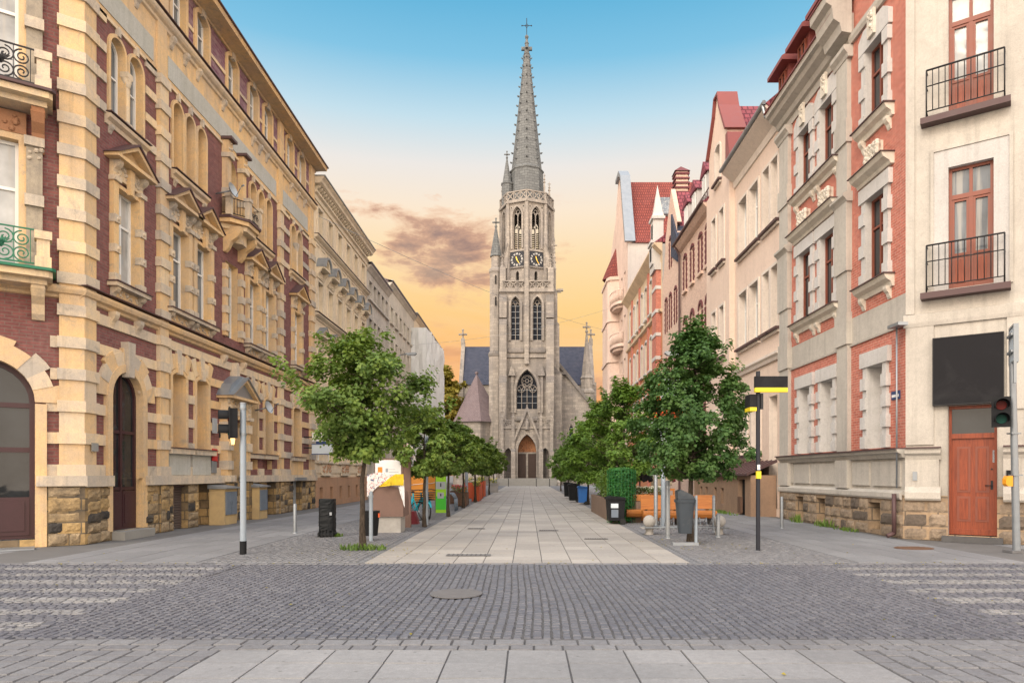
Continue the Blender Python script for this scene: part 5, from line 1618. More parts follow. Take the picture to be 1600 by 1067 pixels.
# ================================================================== TALL HOUSE WITH RED ROOF AND BALCONIES
tl = thing('tall_rose_house', 'tall rose house with red tiled roof, white gable edge and rounded corner balconies', 'building', FR.P(-66, 0, 0), 'houses along the street')
A, B = -84.0, -66.02
hs = []
for y in (68, 70.2, 79.4, 81.6):
    for i in range(5): add(-y, 1.0, 2 + 4.3 * i, 4.6 + 4.3 * i, 'r', hs)
mb = MB(FR)
for i in range(6): mb.wall(A, B, 4.0 * i if False else [0, 5.2, 9.5, 13.8, 18.1, 22.4][i], [5.2, 9.5, 13.8, 18.1, 22.4, 24][i], hs, 0)
for h in hs: mb.reveal(h, .3, 0)
mb.add([(B, 0, 0), (B, 0, -14), (B, 24, -14), (B, 24, 0)], 1); mb.add([(A, 0, 0), (A, 0, -14), (A, 24, -14), (A, 24, 0)], 1)
# street gable
mb.prism([(A, 24.001), (B, 24.001), (-69.5, 31.8), (-71, 32.6), (-73, 32.6), (-75, 29.5), (A, 24.2)], 'w', -.4, 0, 0)
mb.build('wall', M('rose_facade', 'firewall_grey'), tl)
mb = MB(FR); mb.prism([(B - .1, 24.1), (B + .35, 24.1), (-69.1, 31.9), (-70.6, 33.0), (-73, 33.0), (-73, 32.62), (-71, 32.62), (-69.5, 31.85)], 'w', -.7, .3, 0); mb.build('gable_edge', M('zinc'), tl)
mb = MB(FR); mb.prism([(B + .2, 24.0), (-71, 32.0), (-84.0, 24.0)], 'w', -14, -.7, 0); mb.build('roof', M('roof_tile_red'), tl)
rl_ = Vector((0, -(32 - 24), -(71 - 66.0 + .2))).normalized()
mb = MB()
y = 68.6; z0 = 24 + (68.6 - 65.82) / (71 - 65.82) * 8
mb.prism([(y - .75, z0 - 1.0), (y + .65, z0 + 1.2), (y + .45, z0 + 1.35), (y - .95, z0 - .85)], 'u', 0, 1, 0)
mb.v = [(XR + 3.2 + (0 if i else 0) + v[0] * 1.6, v[1], v[2]) for i, v in enumerate(mb.v)]
mb.v = [(x, -yy, z) for x, yy, z in mb.v]
mb.build('skylight', M('pane_grey'), tl)
orl = MB(FR)
orl.prism([(-78, 0), (-77.6, 1.15), (-72.9, 1.15), (-72.4, .9), (-72.2, 0)], 'v', 4.5, 22.6, 0)
for v in (9.2, 13.5, 17.8, 22.2): orl.prism([(-78.1, 0), (-77.7, 1.27), (-72.8, 1.27), (-72.25, 1.0), (-72.05, 0)], 'v', v, v + .3, 0)
orl.build('bay', M('rose_facade'), tl)
mb = MB(FR); mb.lathe([(1.9, 22.9), (1.45, 24.0), (.75, 25.6), (0, 27.4)], (-74.9, -.4), 8, 0, False); mb.build('turret_roof', M('roof_tile_red'), tl)
for h in hs: win(tl, FR, h, .26, 'white_frame', 'pane_dark', 1, (.66,), .07)
for v in (6.3, 10.6, 14.9, 19.2):
    mb = MB(FR)
    def arc(r): return [(-71.2 + r * math.cos(a), r * .44 * math.sin(a)) for a in [PI - PI * i / 12 for i in range(13)]]
    mb.prism(arc(2.4), 'v', v - .3, v, 0); mb.prism(arc(1.9), 'v', v - .6, v - .3, 0)
    bo = mb.build('balcony', M('rose_facade'), tl)
    mb = MB(FR)
    pts = arc(2.3)
    for a, b in zip(pts, pts[1:]):
        mb.cyl((a[0], v + 1.1, a[1]), (b[0], v + 1.1, b[1]), .09, n=6)
        for k in (0, .5):
            x = a[0] + (b[0] - a[0]) * k; w = a[1] + (b[1] - a[1]) * k
            mb.cyl((x, v, w), (x, v + 1.1, w), .07, n=5)
    mb.build('balustrade', M('rose_facade'), bo)
# ================================================================== THE CHURCH
CY = 104.0
FC = Fr((-.1, CY, 0), (1, 0))
chu = thing('gothic_church', 'pale stone gothic church with single clock tower and tall grey spire closing the street', 'church', (-.1, CY, 0))
CS = M('church_stone', 'church_stone_dark', 'slate_blue', 'dark_opening', 'spire_stone')
PW = []
def chole(u, w, c, d, k='p'): return (u - w / 2, u + w / 2, c, d, k)
big = chole(.05, 3.3, 11.6, 17.6)
l1 = chole(-1.72, 1.45, 22.1, 28.7); l2 = chole(1.62, 1.45, 22.1, 28.7)
sm1 = chole(-1.4, .55, 30.6, 32.0); sm2 = chole(1.35, .55, 30.6, 32.0)
mb = MB(FC)
HW = 4.1
mb.wall(-HW, HW, 0, 20.2, [big], 0); mb.wall(-HW, HW, 20.2, 29.8, [l1, l2], 0); mb.wall(-HW, HW, 29.8, 31.2, [], 0)
mb.reveal(big, .9, 0, floor=False); mb.reveal(l1, .7, 0, floor=False); mb.reveal(l2, .7, 0, floor=False)
for u in (-HW, HW): mb.add([(u, 0, 0), (u, 0, -8.2), (u, 31.2, -8.2), (u, 31.2, 0)], 0)
mb.add([(-HW, 0, -8.2), (HW, 0, -8.2), (HW, 31.2, -8.2), (-HW, 31.2, -8.2)], 0)
mb.add([(-HW, 31.2, 0), (HW, 31.2, 0), (HW, 31.2, -8.2), (-HW, 31.2, -8.2)], 1)
# sloped sills
mb.prism([(0, 20.2), (.25, 20.2), (.25, 20.5), (-.7, 22.1), (-.7, 21.0)], 'u', -2.95, -.45, 1); mb.prism([(0, 20.2), (.25, 20.2), (.25, 20.5), (-.7, 22.1), (-.7, 21.0)], 'u', .4, 2.85, 1)
mb.prism([(0, 9.8), (.3, 9.8), (.3, 10.1), (-.9, 11.6), (-.9, 10.6)], 'u', -1.6, 1.7, 1)
mb.ring(big, .35, 0, .3, 0, 11.0); mb.ring(l1, .3, 0, .25, 0, 22.0); mb.ring(l2, .3, 0, .25, 0, 22.0)
mb.box(-HW, HW, 19.4, 19.75, 0, .25, 0); mb.box(-HW - .1, HW + .1, 29.35, 29.8, 0, .35, 0)
mb.box(-.35, .3, 18.4, 31, 0, .5, 0)
mb.box(-2.4, -2.0, 11, 16.6, 0, .35, 0); mb.box(2.1, 2.5, 11, 16.6, 0, .35, 0)
for s in (-1, 1): mb.prism([(s * 2.25 - .55, 16.6), (s * 2.25 + .55, 16.6), (s * 2.25 + .25, 17.7), (s * 2.25, 18.3), (s * 2.25 - .25, 17.7)], 'w', .0, .6, 0)
mb.build('tower', CS, chu)
# buttresses with dark slate offsets
def butt(u0, u1, steps, wback=0.0, name='buttress'):
    b = MB(FC)
    for i, (v0, v1, w) in enumerate(steps):
        b.box(u0, u1, v0, v1, wback, w, 0, skip='b')
        nw = steps[i + 1][2] if i + 1 < len(steps) else wback
        b.prism([(w, v1), (nw, v1 + (w - nw) * 1.9 + .2), (wback, v1 + (w - nw) * 1.9 + .2), (wback, v1)], 'u', u0 - .03, u1 + .03, 1)
    return b.build(name, CS, chu)
butt(-4.15, -3.05, [(0, 15.4, 1.5), (16.4, 24.2, 1.0), (25.4, 27.8, .6)])
butt(2.95, 4.1, [(0, 15.4, 1.5), (16.4, 24.2, 1.0), (25.4, 27.8, .6)])
# side buttresses, right
b = MB(FC)
for (v0, v1, u) in ((0, 17, 5.35), (17, 24.5, 5.0), (24.5, 29.5, 4.7)):
    b.box(HW, u, v0, v1, -1.6, -.4, 0); b.box(HW, u, v0, v1, -7.8, -6.6, 0)
    b.prism([(HW + .01, v1 + .01), (u + .03, v1 + .01), (HW + .01, v1 + 1.2)], 'w', -1.63, -.36, 1)
b.box(4.75, 5.3, 29.6, 29.8, -1.2, -.8, 0); b.box(4.7, 5.6, 29.8, 30.1, -1.3, -.7, 0)
b.build('side_buttress', CS, chu)
b = MB(FC)
for (v0, v1, u) in ((0, 20, -5.7), (20, 33, -5.5)):
    b.lathe([(1.15 if v0 == 0 else 1.0, v0), (1.15 if v0 == 0 else 1.0, v1)], (-4.75, -1.5), 8, 0, False, PI / 8)
b.lathe([(1.25, 19.8), (1.25, 20.2), (1.0, 20.6)], (-4.75, -1.5), 8, 1, False, PI / 8)
b.lathe([(1.0, 32.5), (1.15, 32.8), (1.15, 33.1), (.85, 33.4)], (-4.75, -1.5), 8, 0, False, PI / 8)
b.lathe([(.8, 33.3), (.75, 35.2)], (-4.75, -1.5), 8, 0, False, PI / 8)
b.lathe([(.95, 35.2), (.1, 40.0)], (-4.75, -1.5), 8, 4, False, PI / 8)
for v in (27.5, 30.8): b.box(-4.85, -4.65, v, v + 1.3, -.7, -.42, 3)
b.build('stair_turret', CS, chu)

def finial(mb, u, v, w, s, m):
    mb.sphere((u, v, w), .22 * s, 8, m); mb.box(u - .09 * s, u + .09 * s, v, v + 1.1 * s, w - .09 * s, w + .09 * s, m)
    mb.box(u - .42 * s, u + .42 * s, v + .5 * s, v + .7 * s, w - .08 * s, w + .08 * s, m); mb.box(u - .08 * s, u + .08 * s, v + .5 * s, v + .7 * s, w - .42 * s, w + .42 * s, m)
    for d in (-1, 1): mb.sphere((u + d * .42 * s, v + .6 * s, w), .14 * s, 6, m)
    mb.sphere((u, v + 1.15 * s, w), .15 * s, 6, m)
def pinnacle(u, w, v0, v1, vt, r, m=4, fs=1.0, name='pinnacle', crock=True):
    b = MB(FC)
    b.lathe([(r, v0), (r, v1), (r * 1.2, v1 + .1), (r * 1.2, v1 + .3), (r * .9, v1 + .4), (.06, vt)], (u, w), 4 if r < .5 else 8, m, False, PI / 4 if r < .5 else PI / 8)
    if crock:
        k = max(3, int((vt - v1) / .8))
        for i in range(1, k):
            t = i / k; rr = r * .9 * (1 - t) + .05; v = v1 + .4 + (vt - v1 - .4) * t
            for d in range(4):
                a = PI / 4 + d * PI / 2
                b.box(u + rr * math.cos(a) - .07, u + rr * math.cos(a) + .07, v, v + .14, w + rr * math.sin(a) - .07, w + rr * math.sin(a) + .07, m)
    finial(b, u, vt - .05, w, fs, m)
    return b.build(name, CS, chu)
finial_o = None
b = MB(FC); finial(b, -4.75, 39.9, -1.5, 1.05, 4); b.build('finial', CS, chu)
pinnacle(4.25, -1.0, 30.0, 33.0, 36.4, .33, 0, .8)
pinnacle(-3.75, -.4, 30.5, 33.0, 34.6, .3, 0, .6); pinnacle(3.6, -.4, 30.5, 32.6, 34.2, .3, 0, .5)
# traceried balustrades
def balus(mb, u0, u1, v0, v1, w, n, m=0):
    mb.box(u0, u1, v0, v0 + .16, w - .12, w + .12, m); mb.box(u0, u1, v1 - .18, v1, w - .14, w + .14, m)
    d = (u1 - u0) / n
    for i in range(n):
        a, c = u0 + i * d, u0 + (i + 1) * d
        t = .07
        for (p, q_) in (((a, v0 + .1), (c, v1 - .1)), ((a, v1 - .1), (c, v0 + .1))):
            dx, dy = q_[0] - p[0], q_[1] - p[1]; L = math.hypot(dx, dy); nx, ny = -dy / L * t, dx / L * t
            mb.prism([(p[0] + nx, p[1] + ny), (p[0] - nx, p[1] - ny), (q_[0] - nx, q_[1] - ny), (q_[0] + nx, q_[1] + ny)], 'w', w - .06, w + .06, m)
        mb.box(a - .06, a + .06, v0, v1, w - .08, w + .08, m)
for a_, b_ in ((-3.6, -.4), (.35, 3.5)):
    b = MB(FC); balus(b, a_, b_, 29.8, 31.1, .15, 3); b.box(a_ - .05, b_, 29.85, 31.0, -.5, -.4, 3); b.build('balustrade', CS, chu)

# windows with stone tracery
def tracery(h, depth, lights, rose, name='window', pane='church_glass', F=FC, parent=chu, bars=True, see=False):
    a, b_, c, d, k = h
    mb = MB(F); w = -depth
    W = b_ - a; t = .1 if W > 1 else .07
    top, sp = arch_curve(*h)
    lw = W / lights
    for i in range(1, lights): mb.box(a + i * lw - t / 2, a + i * lw + t / 2, c, sp + (0 if rose else .2), w, w + .25, 0)
    for i in range(lights):
        hh = (a + i * lw + t / 2, a + (i + 1) * lw - t / 2, c, sp + lw * .55, 'p')
        mb.ring(hh, t, w, w + .22, 0)
    if rose:
        cu, cv, r = (a + b_) / 2, sp + (d - sp) * .46, W * .25
        def circ(x, y, rr, n=14):
            for i in range(n):
                a0, a1 = 2 * PI * i / n, 2 * PI * (i + 1) / n
                mb.prism([(x + rr * math.cos(a0), y + rr * math.sin(a0)), (x + (rr + t) * math.cos(a0), y + (rr + t) * math.sin(a0)), (x + (rr + t) * math.cos(a1), y + (rr + t) * math.sin(a1)), (x + rr * math.cos(a1), y + rr * math.sin(a1))], 'w', w, w + .2, 0)
        circ(cu, cv, r * .62 if rose == 1 else r)
        if rose == 2:
            for i in range(6): circ(cu + r * .6 * math.cos(i * PI / 3 + PI / 6), cv + r * .6 * math.sin(i * PI / 3 + PI / 6), r * .26, 8)
            for s in (-1, 1): circ(cu + s * W * .27, sp + W * .06, W * .15, 10)
    mb.ring((a + t, b_ - t, c, d - t, k), t, w, w + .25, 0, c)
    o = mb.build(name, M('church_stone'), parent)
    g = MB(F)
    if not see:
        g.fill(h, w + .02, 0)
        g.build('pane', M(pane), o)
        if bars:
            g = MB(F); n = int((sp - c) / .85)
            for i in range(1, n + 1): g.box(a, b_, c + (sp - c) * i / n - .03, c + (sp - c) * i / n + .03, w + .03, w + .08, 0)
            g.build('glazing_bar', M('zinc'), o)
    return o
tracery(big, .8, 4, 2); tracery(l1, .6, 2, 1); tracery(l2, .6, 2, 1)

# octagon belfry, one edge facing the street
OC = (0.0, -4.1); R8 = 4.05
def octv(i, r): 
    a = PI / 2 - i * PI / 4     # i=0 faces the street
    return (OC[0] + r * math.cos(a), OC[1] + r * math.sin(a))
def octframe(i, r):
    p = octv(i, r); q_ = octv(i + 1, r)
    # outward normal must be away from centre: go from q to p or p to q
    P = FC.P(p[0], 0, p[1]); Q = FC.P(q_[0], 0, q_[1])
    f = Fr(Q, (P[0] - Q[0], P[1] - Q[1])); L = math.hypot(P[0] - Q[0], P[1] - Q[1])
    n = (f.u[1], -f.u[0]); c = FC.P(OC[0], 0, OC[1])
    if n[0] * (P[0] - c[0]) + n[1] * (P[1] - c[1]) < 0: f = Fr(P, (Q[0] - P[0], Q[1] - P[1]))
    return f, L
for i in range(8):
    f, L = octframe(i, R8)
    hh = (L / 2 - .75, L / 2 + .75, 36.1, 42.65, 'p')
    s_ = (L / 2 - .27, L / 2 + .27, 31.9 - .6, 33.0 - .2, 'p')
    front = i in (0, 7)
    m_ = MB(f)
    m_.wall(0, L, 31.2, 35.9, [s_] if front else [], 0); m_.wall(0, L, 35.9, 43.4, [hh], 0)
    m_.reveal(hh, .55, 0)
    m_.ring(hh, .28, 0, .18, 0, 36.2)
    if front: m_.reveal(s_, .4, 0); m_.fill(s_, -.35, 3)
    m_.box(-.02, L + .02, 35.75, 36.0, 0, .12, 0)
    for k in (.55, L - .55): m_.box(k - .09, k + .09, 42.5, 42.68, -.02, .01, 3)
    m_.build('belfry_wall', CS, chu)
    tracery(hh, .4, 2, 1, 'belfry_opening', F=f, see=True)
    g = MB(f)
    for k in range(14): g.prism([(-.45, 36.3 + k * .34), (-.2, 36.22 + k * .34), (-.2, 36.26 + k * .34), (-.45, 36.34 + k * .34)], 'u', L / 2 - .72, L / 2 + .72, 0)
    if not front: g.build('louvre', M('church_stone_dark'), chu)
    # gallery balustrade
    f2, L2 = octframe(i, R8 + .25)
    g = MB(f2); g.box(-.1, L2 + .1, 43.2, 43.55, -.6, .14, 0); balus(g, 0, L2, 43.55, 45.0, -.1, 3); g.build('gallery_balustrade', CS, chu)
    if front:
        g = MB(f); c = 1.0
        g.box(L / 2 - 1.1, L / 2 + 1.1, 33.4, 35.68, .05, .16, 0)
        co_ = g.build('clock', M('clock_face'), chu)
        g = MB(f)
        cu, cv = L / 2, 34.52
        for k in range(12):
            a = k * PI / 6; ca, sa = math.sin(a), math.cos(a)
            for off in ([-.06, .06] if k % 3 else [-.1, 0, .1]):
                r0, r1, t = .68, .94, .028
                nx, ny = sa, -ca
                base = [(r0 * 1.06, off - t), (r1 * 1.06, off * 1.25 - t), (r1 * 1.06, off * 1.25 + t), (r0 * 1.06, off + t)]
                g.prism([(cu + ca * r + nx * o_, cv + sa * r + ny * o_) for r, o_ in base], 'w', .16, .175, 0)
        g.build('numeral', M('clock_white'), co_)
        for nm, ang, ln, wd in (('minute_hand', R(25 * 6), .8, .05), ('hour_hand', R(11.42 * 30), .52, .075)):
            g = MB(f); ca, sa = math.sin(ang), math.cos(ang); nx, ny = sa, -ca
            g.prism([(cu + ca * r + nx * o_, cv + sa * r + ny * o_) for r, o_ in ((-.2, -wd), (ln * .7, -wd), (ln, 0), (ln * .7, wd), (-.2, wd))], 'w', .18 if nm[0] == 'm' else .215, .205 if nm[0] == 'm' else .23, 0)
            g.build(nm, M('gold'), co_)
        g = MB(f); g.box(L / 2 - 1.12, L / 2 + 1.12, 33.2, 33.42, 0, .25, 0); g.build('clock_ledge', M('church_stone_dark'), chu)
b = MB(FC)
for i in range(8):
    p = octv(i, R8 + .02)
    b.lathe([(.42, 31.0), (.42, 38.6), (.3, 39.2), (.3, 43.3)], p, 6, 0, False)
b.build('corner_shaft', CS, chu)
# sloping broaches from square to octagon
for sx in (-1, 1):
    for sz, w in ((1, 0), (-1, -8.2)):
        b = MB(FC)
        x0, x1 = sorted((sx * 3.2, sx * 4.1))
        b.box(x0, x1, 31.2, 33.2, w - sz * .9 if sz > 0 else w, w if sz > 0 else w + .9, 0)
        zc = w - sz * .75
        b.prism([(sx * 4.1, 33.2), (sx * 3.0, 33.2), (sx * 2.75, 36.9), (sx * 2.95, 36.9)], 'w', zc - .42, zc + .1, 0)
        b.prism([(sx * 4.16, 33.2), (sx * 4.02, 33.2), (sx * 2.85, 37.0), (sx * 3.0, 37.0)], 'w', zc - .5, zc + .2, 1)
        b.build('broach', CS, chu)
# spire
b = MB(FC)
b.lathe([(4.0, 43.4), (2.75, 43.5), (2.6, 49.2), (2.74, 49.3), (2.74, 49.5), (2.38, 49.8), (.17, 70.5), (.0, 70.6)], OC, 8, 4, False, 0)
spo = b.build('spire', CS, chu)
for k in range(12):
    v = 50.9 + k * 1.5; rr = 2.38 + (.17 - 2.38) * (v - 49.8) / 20.7
    s = .13 if k < 8 else .11
    for i in range(8):
        b = MB(FC); p = octv(i, rr + .16)
        b.box(p[0] - s, p[0] + s, v - s * .6, v + s * .8, p[1] - s, p[1] + s, 4)
        p = octv(i, rr + .3)
        b.sphere((p[0], v + .08, p[1]), s * .85, 5, 4); b.build('crocket', CS, spo)
b = MB(FC)
for v, r in ((66.6, .55), (68.0, .5), (69.7, .34)):
    b.lathe([(.2, v - .15), (r, v), (r, v + .16), (.2, v + .3)], OC, 8, 4, False)
b.box(-.16, .16, 68.1, 70.3, OC[1] - .16, OC[1] + .16, 4); b.box(-.85, .85, 68.7, 69.15, OC[1] - .2, OC[1] + .2, 4); b.box(-.2, .2, 68.7, 69.15, OC[1] - .85, OC[1] + .85, 4)
b.sphere((0, 70.8, OC[1]), .32, 8, 4)
b.build('finial', CS, spo)
b = MB(FC)
b.cyl((0, 70.9, OC[1]), (0, 73.8, OC[1]), .055, n=6); b.cyl((-.75, 72.6, OC[1]), (.75, 72.6, OC[1]), .05, n=6)
for d in (-1, 1): b.sphere((d * .75, 72.6, OC[1]), .11, 6); b.tube([(d * .3, 72.6, OC[1]), (0, 72.95, OC[1])], .03, 4); b.tube([(d * .3, 72.6, OC[1]), (0, 72.25, OC[1])], .03, 4)
b.build('iron_cross', M('black_iron'), spo)
# small turrets at the foot of the spire
b = MB(FC)
b.lathe([(.85, 43.3), (.85, 46.9), (.98, 47.0), (.98, 47.2), (.72, 47.4), (.07, 51.4)], (-3.1, -3.2), 8, 4, False, PI / 8); finial(b, -3.1, 51.3, -3.2, .85, 4); b.build('spire_turret', CS, chu)
pinnacle(2.75, -2.4, 43.4, 46.2, 48.0, .17, 0, .4); pinnacle(3.55, -3.4, 43.4, 45.4, 47.0, .2, 0, .5); pinnacle(-3.85, -3.9, 43.4, 45.6, 46.6, .16, 0, .4)

# portal porch
dr = chole(.05, 2.75, 1.1, 7.6)
sL = chole(-2.75, 1.1, 1.1, 5.6); sR = chole(2.75, 1.1, 1.1, 5.6)
b = MB(FC)
PO = 2.6
b.wall(-3.75, 3.7, 0, 8.4, [dr, sL, sR], 0, PO)
b.reveal(dr, 1.6, 0, PO, False); b.reveal(sL, 1.4, 0, PO, False); b.reveal(sR, 1.4, 0, PO, False)
for h in (sL, sR): b.fill(h, PO - 1.4, 1)
for u in (-3.75, 3.7): b.add([(u, 0, 0), (u, 0, PO), (u, 8.4, PO), (u, 8.4, 0)], 0)
b.box(-3.9, 3.85, 8.4, 8.7, 0, PO + .15, 0)
for k, (i_, t) in enumerate(((.0, .22), (.22, .2), (.42, .18))): b.ring((dr[0] + .0, dr[1], dr[2], dr[3], 'p'), .18 + .16 * k, PO - .0 - .0, PO + .18 - .05 * k, 0, 1.1)
gpoly = [(-2.05, 6.6), (-1.75, 6.6), (.05, 11.0), (1.85, 6.6), (2.15, 6.6), (.05, 11.9)]
b.prism(gpoly, 'w', PO, PO + .38, 0)
b.prism([(-1.2, 8.41), (1.3, 8.41), (.05, 11.2)], 'w', PO - .25, PO + .1, 0)
b.build('porch', CS, chu)
for a_, b_ in ((-3.6, -1.55), (1.6, 3.6)):
    b = MB(FC); balus(b, a_, b_, 8.7, 9.8, PO - .1, 2); b.build('balustrade', CS, chu)
for u in (-3.65, -2.0, 2.1, 3.7):
    g = MB(FC); g.box(u - .32, u + .32, 0, 5.0, PO, PO + .55, 0); g.prism([(PO, 5.0), (PO + .55, 5.0), (PO + .2, 5.6), (PO, 5.6)], 'u', u - .34, u + .34, 1); g.box(u - .22, u + .22, 5.0, 9.4, PO - .1, PO + .34, 0)
    g.build('porch_buttress', CS, chu)
    pinnacle(u, PO + .1, 9.4, 9.9, 11.0 if abs(u) < 3 else 12.0, .26, 0, .42)
b = MB(FC); b.fill((-.42, .52, 8.3, 10.1, 'p'), PO + .105, 1); b.lathe([(.28, 8.3), (.26, 8.9), (.3, 9.3), (.16, 9.55), (.17, 9.75), (.0, 9.95)], (.05, PO + .3), 10, 0); finial(b, .05, 11.8, PO + .2, .7, 1); b.build('niche_statue', CS, chu)
b = MB(FC)
b.box(-1.3, -.1, 1.1, 4.75, PO - 1.5, PO - 1.42, 0); b.box(.2, 1.4, 1.1, 4.75, PO - 1.5, PO - 1.42, 0)
for x in (-1.25, .25):
    for i in range(4): b.box(x, x + 1.1, 1.3 + i * .85, 1.36 + i * .85, PO - 1.42, PO - 1.38, 0)
b.build('church_door', M('dark_door'), chu)
b = MB(FC); b.box(-.1, .2, 1.1, 4.75, PO - 1.6, PO - 1.3, 0); b.box(-1.3, 1.4, 4.75, 5.0, PO - 1.6, PO - 1.32, 0); b.build('door_post', CS, chu)
b = MB(FC); b.fill((-1.3, 1.4, 5.0, 7.55, 'p'), PO - 1.5, 0); carved(b, -.9, 1.0, 5.1, 6.5, PO - 1.48, 0, 26, 9, .22); b.build('tympanum', M('frieze_terracotta'), chu)
# stair
b = MB(FC)
for i in range(6): b.box(-4.3 - .12 * (5 - i), 4.3 + .12 * (5 - i), 0, 1.08 - i * .18, PO + .6 + i * .35 - (.35 if i else 2.2), PO + .6 + (i + 1) * .35 - .0, 0)
b.build('stair', M('grey_step'), chu)
for u in (-4.65, 4.65):
    b = MB(FC); b.prism([(PO - .4, 0), (PO + 3.0, 0), (PO + 3.0, .5), (PO + 2.2, .6), (PO - .4, 2.0)], 'u', u - .18, u + .18, 0); b.build('stair_wall', CS, chu)

# nave, transept, aisles
b = MB(FC)
b.box(-5, 5, 0, 17, -40, -8.3, 0)
b.box(-12.1, 12.1, 0, 17.9, -30, -20.5, 0)
b.build('nave_wall', CS, chu)
b = MB(FC)
b.prism([(-20.2, 17.95), (-25.2, 25.8), (-30.2, 17.95)], 'u', -11.8, 11.8, 2); b.prism([(-5.3, 17), (5.3, 17), (0, 24.5)], 'w', -40, -8.3, 2)
b.build('nave_roof', CS, chu)
for s in (-1, 1):
    b = MB(FC); b.prism([(-20.0, 17.9), (-25.2, 26.6), (-30.4, 17.9)], 'u', s * 12.0 - .35, s * 12.0 + .35, 0)
    b.box(s * 12.1 - .55, s * 12.1 + .55, 0, 18.4, -21.2, -20.2, 0); b.prism([(-20.2, 10), (-19.2, 10), (-20.2, 12)], 'u', s * 12.1 - .5, s * 12.1 + .5, 1); b.box(s * 12.1 - .5, s * 12.1 + .5, 0, 10, -20.2, -19.2, 0)
    b.box(s * 12.1 - .35, s * 12.1 + .35, 26, 27.2, -25.5, -24.9, 0)
    finial(b, s * 12.1, 27.2, -25.2, 1.5, 0); b.build('transept_gable', CS, chu)
# aisle front on the far right of the tower
hA = (6.4, 7.15, 6.2, 9.4, 'p')
b = MB(FC)
b.wall(HW, 10.4, 0, 12.0, [hA], 0, -3.2); b.reveal(hA, .5, 0, -3.2, False)
b.prism([(HW, 12.0), (10.4, 12.0), (10.1, 12.6), (5.2, 18.6), (HW, 18.9)], 'w', -3.6, -3.2, 0)
b.prism([(10.6, 12.3), (10.2, 12.9), (5.2, 19.1), (5.0, 18.6), (10.1, 12.2)], 'w', -3.9, -2.9, 1)
b.box(HW, 10.4, 0, 11.9, -20, -3.6, 0)
b.build('aisle', CS, chu)
b = MB(FC); b.prism([(HW, 17.8), (10.5, 11.9), (HW, 11.9)], 'w', -20, -3.65, 2); b.build('aisle_roof', CS, chu)
tracery(hA, .4, 1, 0, pane='church_glass')
b = MB(FC)
b.lathe([(1.2, 0), (1.2, 14.5), (1.35, 14.6), (1.35, 14.9), (1.0, 15.3), (1.0, 16.8), (1.15, 17), (.85, 17.4), (.1, 24.6)], (9.6, -5.4), 8, 0, False, PI / 8); b.box(9.5, 9.75, 11.8, 13.6, -4.4, -4.15, 3); finial(b, 9.6, 24.5, -5.4, 1.2, 0); b.build('aisle_turret', CS, chu)
b = MB(FC); b.box(5.0, 5.6, 14.6, 17.2, -3.4, -2.6, 0); b.box(4.9, 6.2, 17.2, 17.6, -3.5, -2.5, 1); b.build('side_buttress', CS, chu)
# polygonal chapel with pointed roof
b = MB(FC); b.lathe([(4.0, 0), (4.0, 9.6), (4.15, 9.7), (4.15, 9.9)], (-7.9, -3.6), 6, 0, False, PI / 6 + .22); 
for i in range(6):
    a = .22 + i * PI / 3 + PI / 3
    pass
b.build('chapel', CS, chu)
b = MB(FC); b.lathe([(4.5, 9.7), (.05, 17.4)], (-7.9, -3.6), 6, 0, False, PI / 6 + .22); b.sphere((-7.9, 17.6, -3.6), .28, 6, 0); b.build('chapel_roof', M('slate_mauve'), chu)
for k, u in enumerate((-9.6, -7.6)):
    hC = (u - .45, u + .45, 5.6, 8.4, 'p')
    g = MB(FC); g.ring(hC, .2, -.9 + .35 * k, .05 if k else -.2, 0, 5.6); g.fill(hC, -.35 if k == 0 else -.1, 3); g.build('chapel_window', CS, chu)
# bollards before the stair
# ================================================================== GROUND
def sheet(name, x0, x1, y0, y1, z, mat, kind='structure', nx=1, ny=1):
    mb = MB()
    for i in range(nx):
        for j in range(ny):
            a, b = x0 + (x1 - x0) * i / nx, x0 + (x1 - x0) * (i + 1) / nx
            c, d = y0 + (y1 - y0) * j / ny, y0 + (y1 - y0) * (j + 1) / ny
            mb.add([(a, z, -c), (b, z, -c), (b, z, -d), (a, z, -d)], 0, [(a, c), (b, c), (b, d), (a, d)])
    o = mb.build(name, M(mat)); o['kind'] = kind
    return o
sheet('ground', -500, 500, -60, 900, -.06, 'asphalt')
sheet('road_ground', -60, 60, 6.3, 12.7, -.013, 'joint_dirt')
sheet('side_road', -60, -16, 6.8, 12.6, -.008, 'sett_paving'); sheet('side_road', 16, 60, 6.8, 12.6, -.008, 'sett_paving')
def stone(mb, x0, x1, y0, y1, z, h, m, q, bev=.018, jit=.008, tilt=.006):
    """one paving stone with worn edges; corners slightly irregular"""
    c = [(x0 + q.uniform(-jit, jit), y0 + q.uniform(-jit, jit)), (x1 + q.uniform(-jit, jit), y0 + q.uniform(-jit, jit)),
         (x1 + q.uniform(-jit, jit), y1 + q.uniform(-jit, jit)), (x0 + q.uniform(-jit, jit), y1 + q.uniform(-jit, jit))]
    cx, cy = (x0 + x1) / 2, (y0 + y1) / 2
    hz = [z + q.uniform(-tilt, tilt) for _ in range(4)]
    i = len(mb.v)
    top = []
    for (x, y), zz in zip(c, hz):
        dx = bev if x < cx else -bev; dy = bev if y < cy else -bev
        top.append((x + dx, y + dy, zz))
    mb.v.extend([(x, y, z - h) for x, y in c]); mb.v.extend(top)
    F = [(4, 5, 6, 7), (0, 1, 5, 4), (1, 2, 6, 5), (2, 3, 7, 6), (3, 0, 4, 7)]
    for f in F:
        mb.fc.append(tuple(i + k for k in f)); mb.mi.append(m); mb.sm.append(False)
        for k in f:
            p = mb.v[i + k]; mb.uv.append((p[0], p[1]))
q = random.Random(41)
rd = MB()
x = -16.0
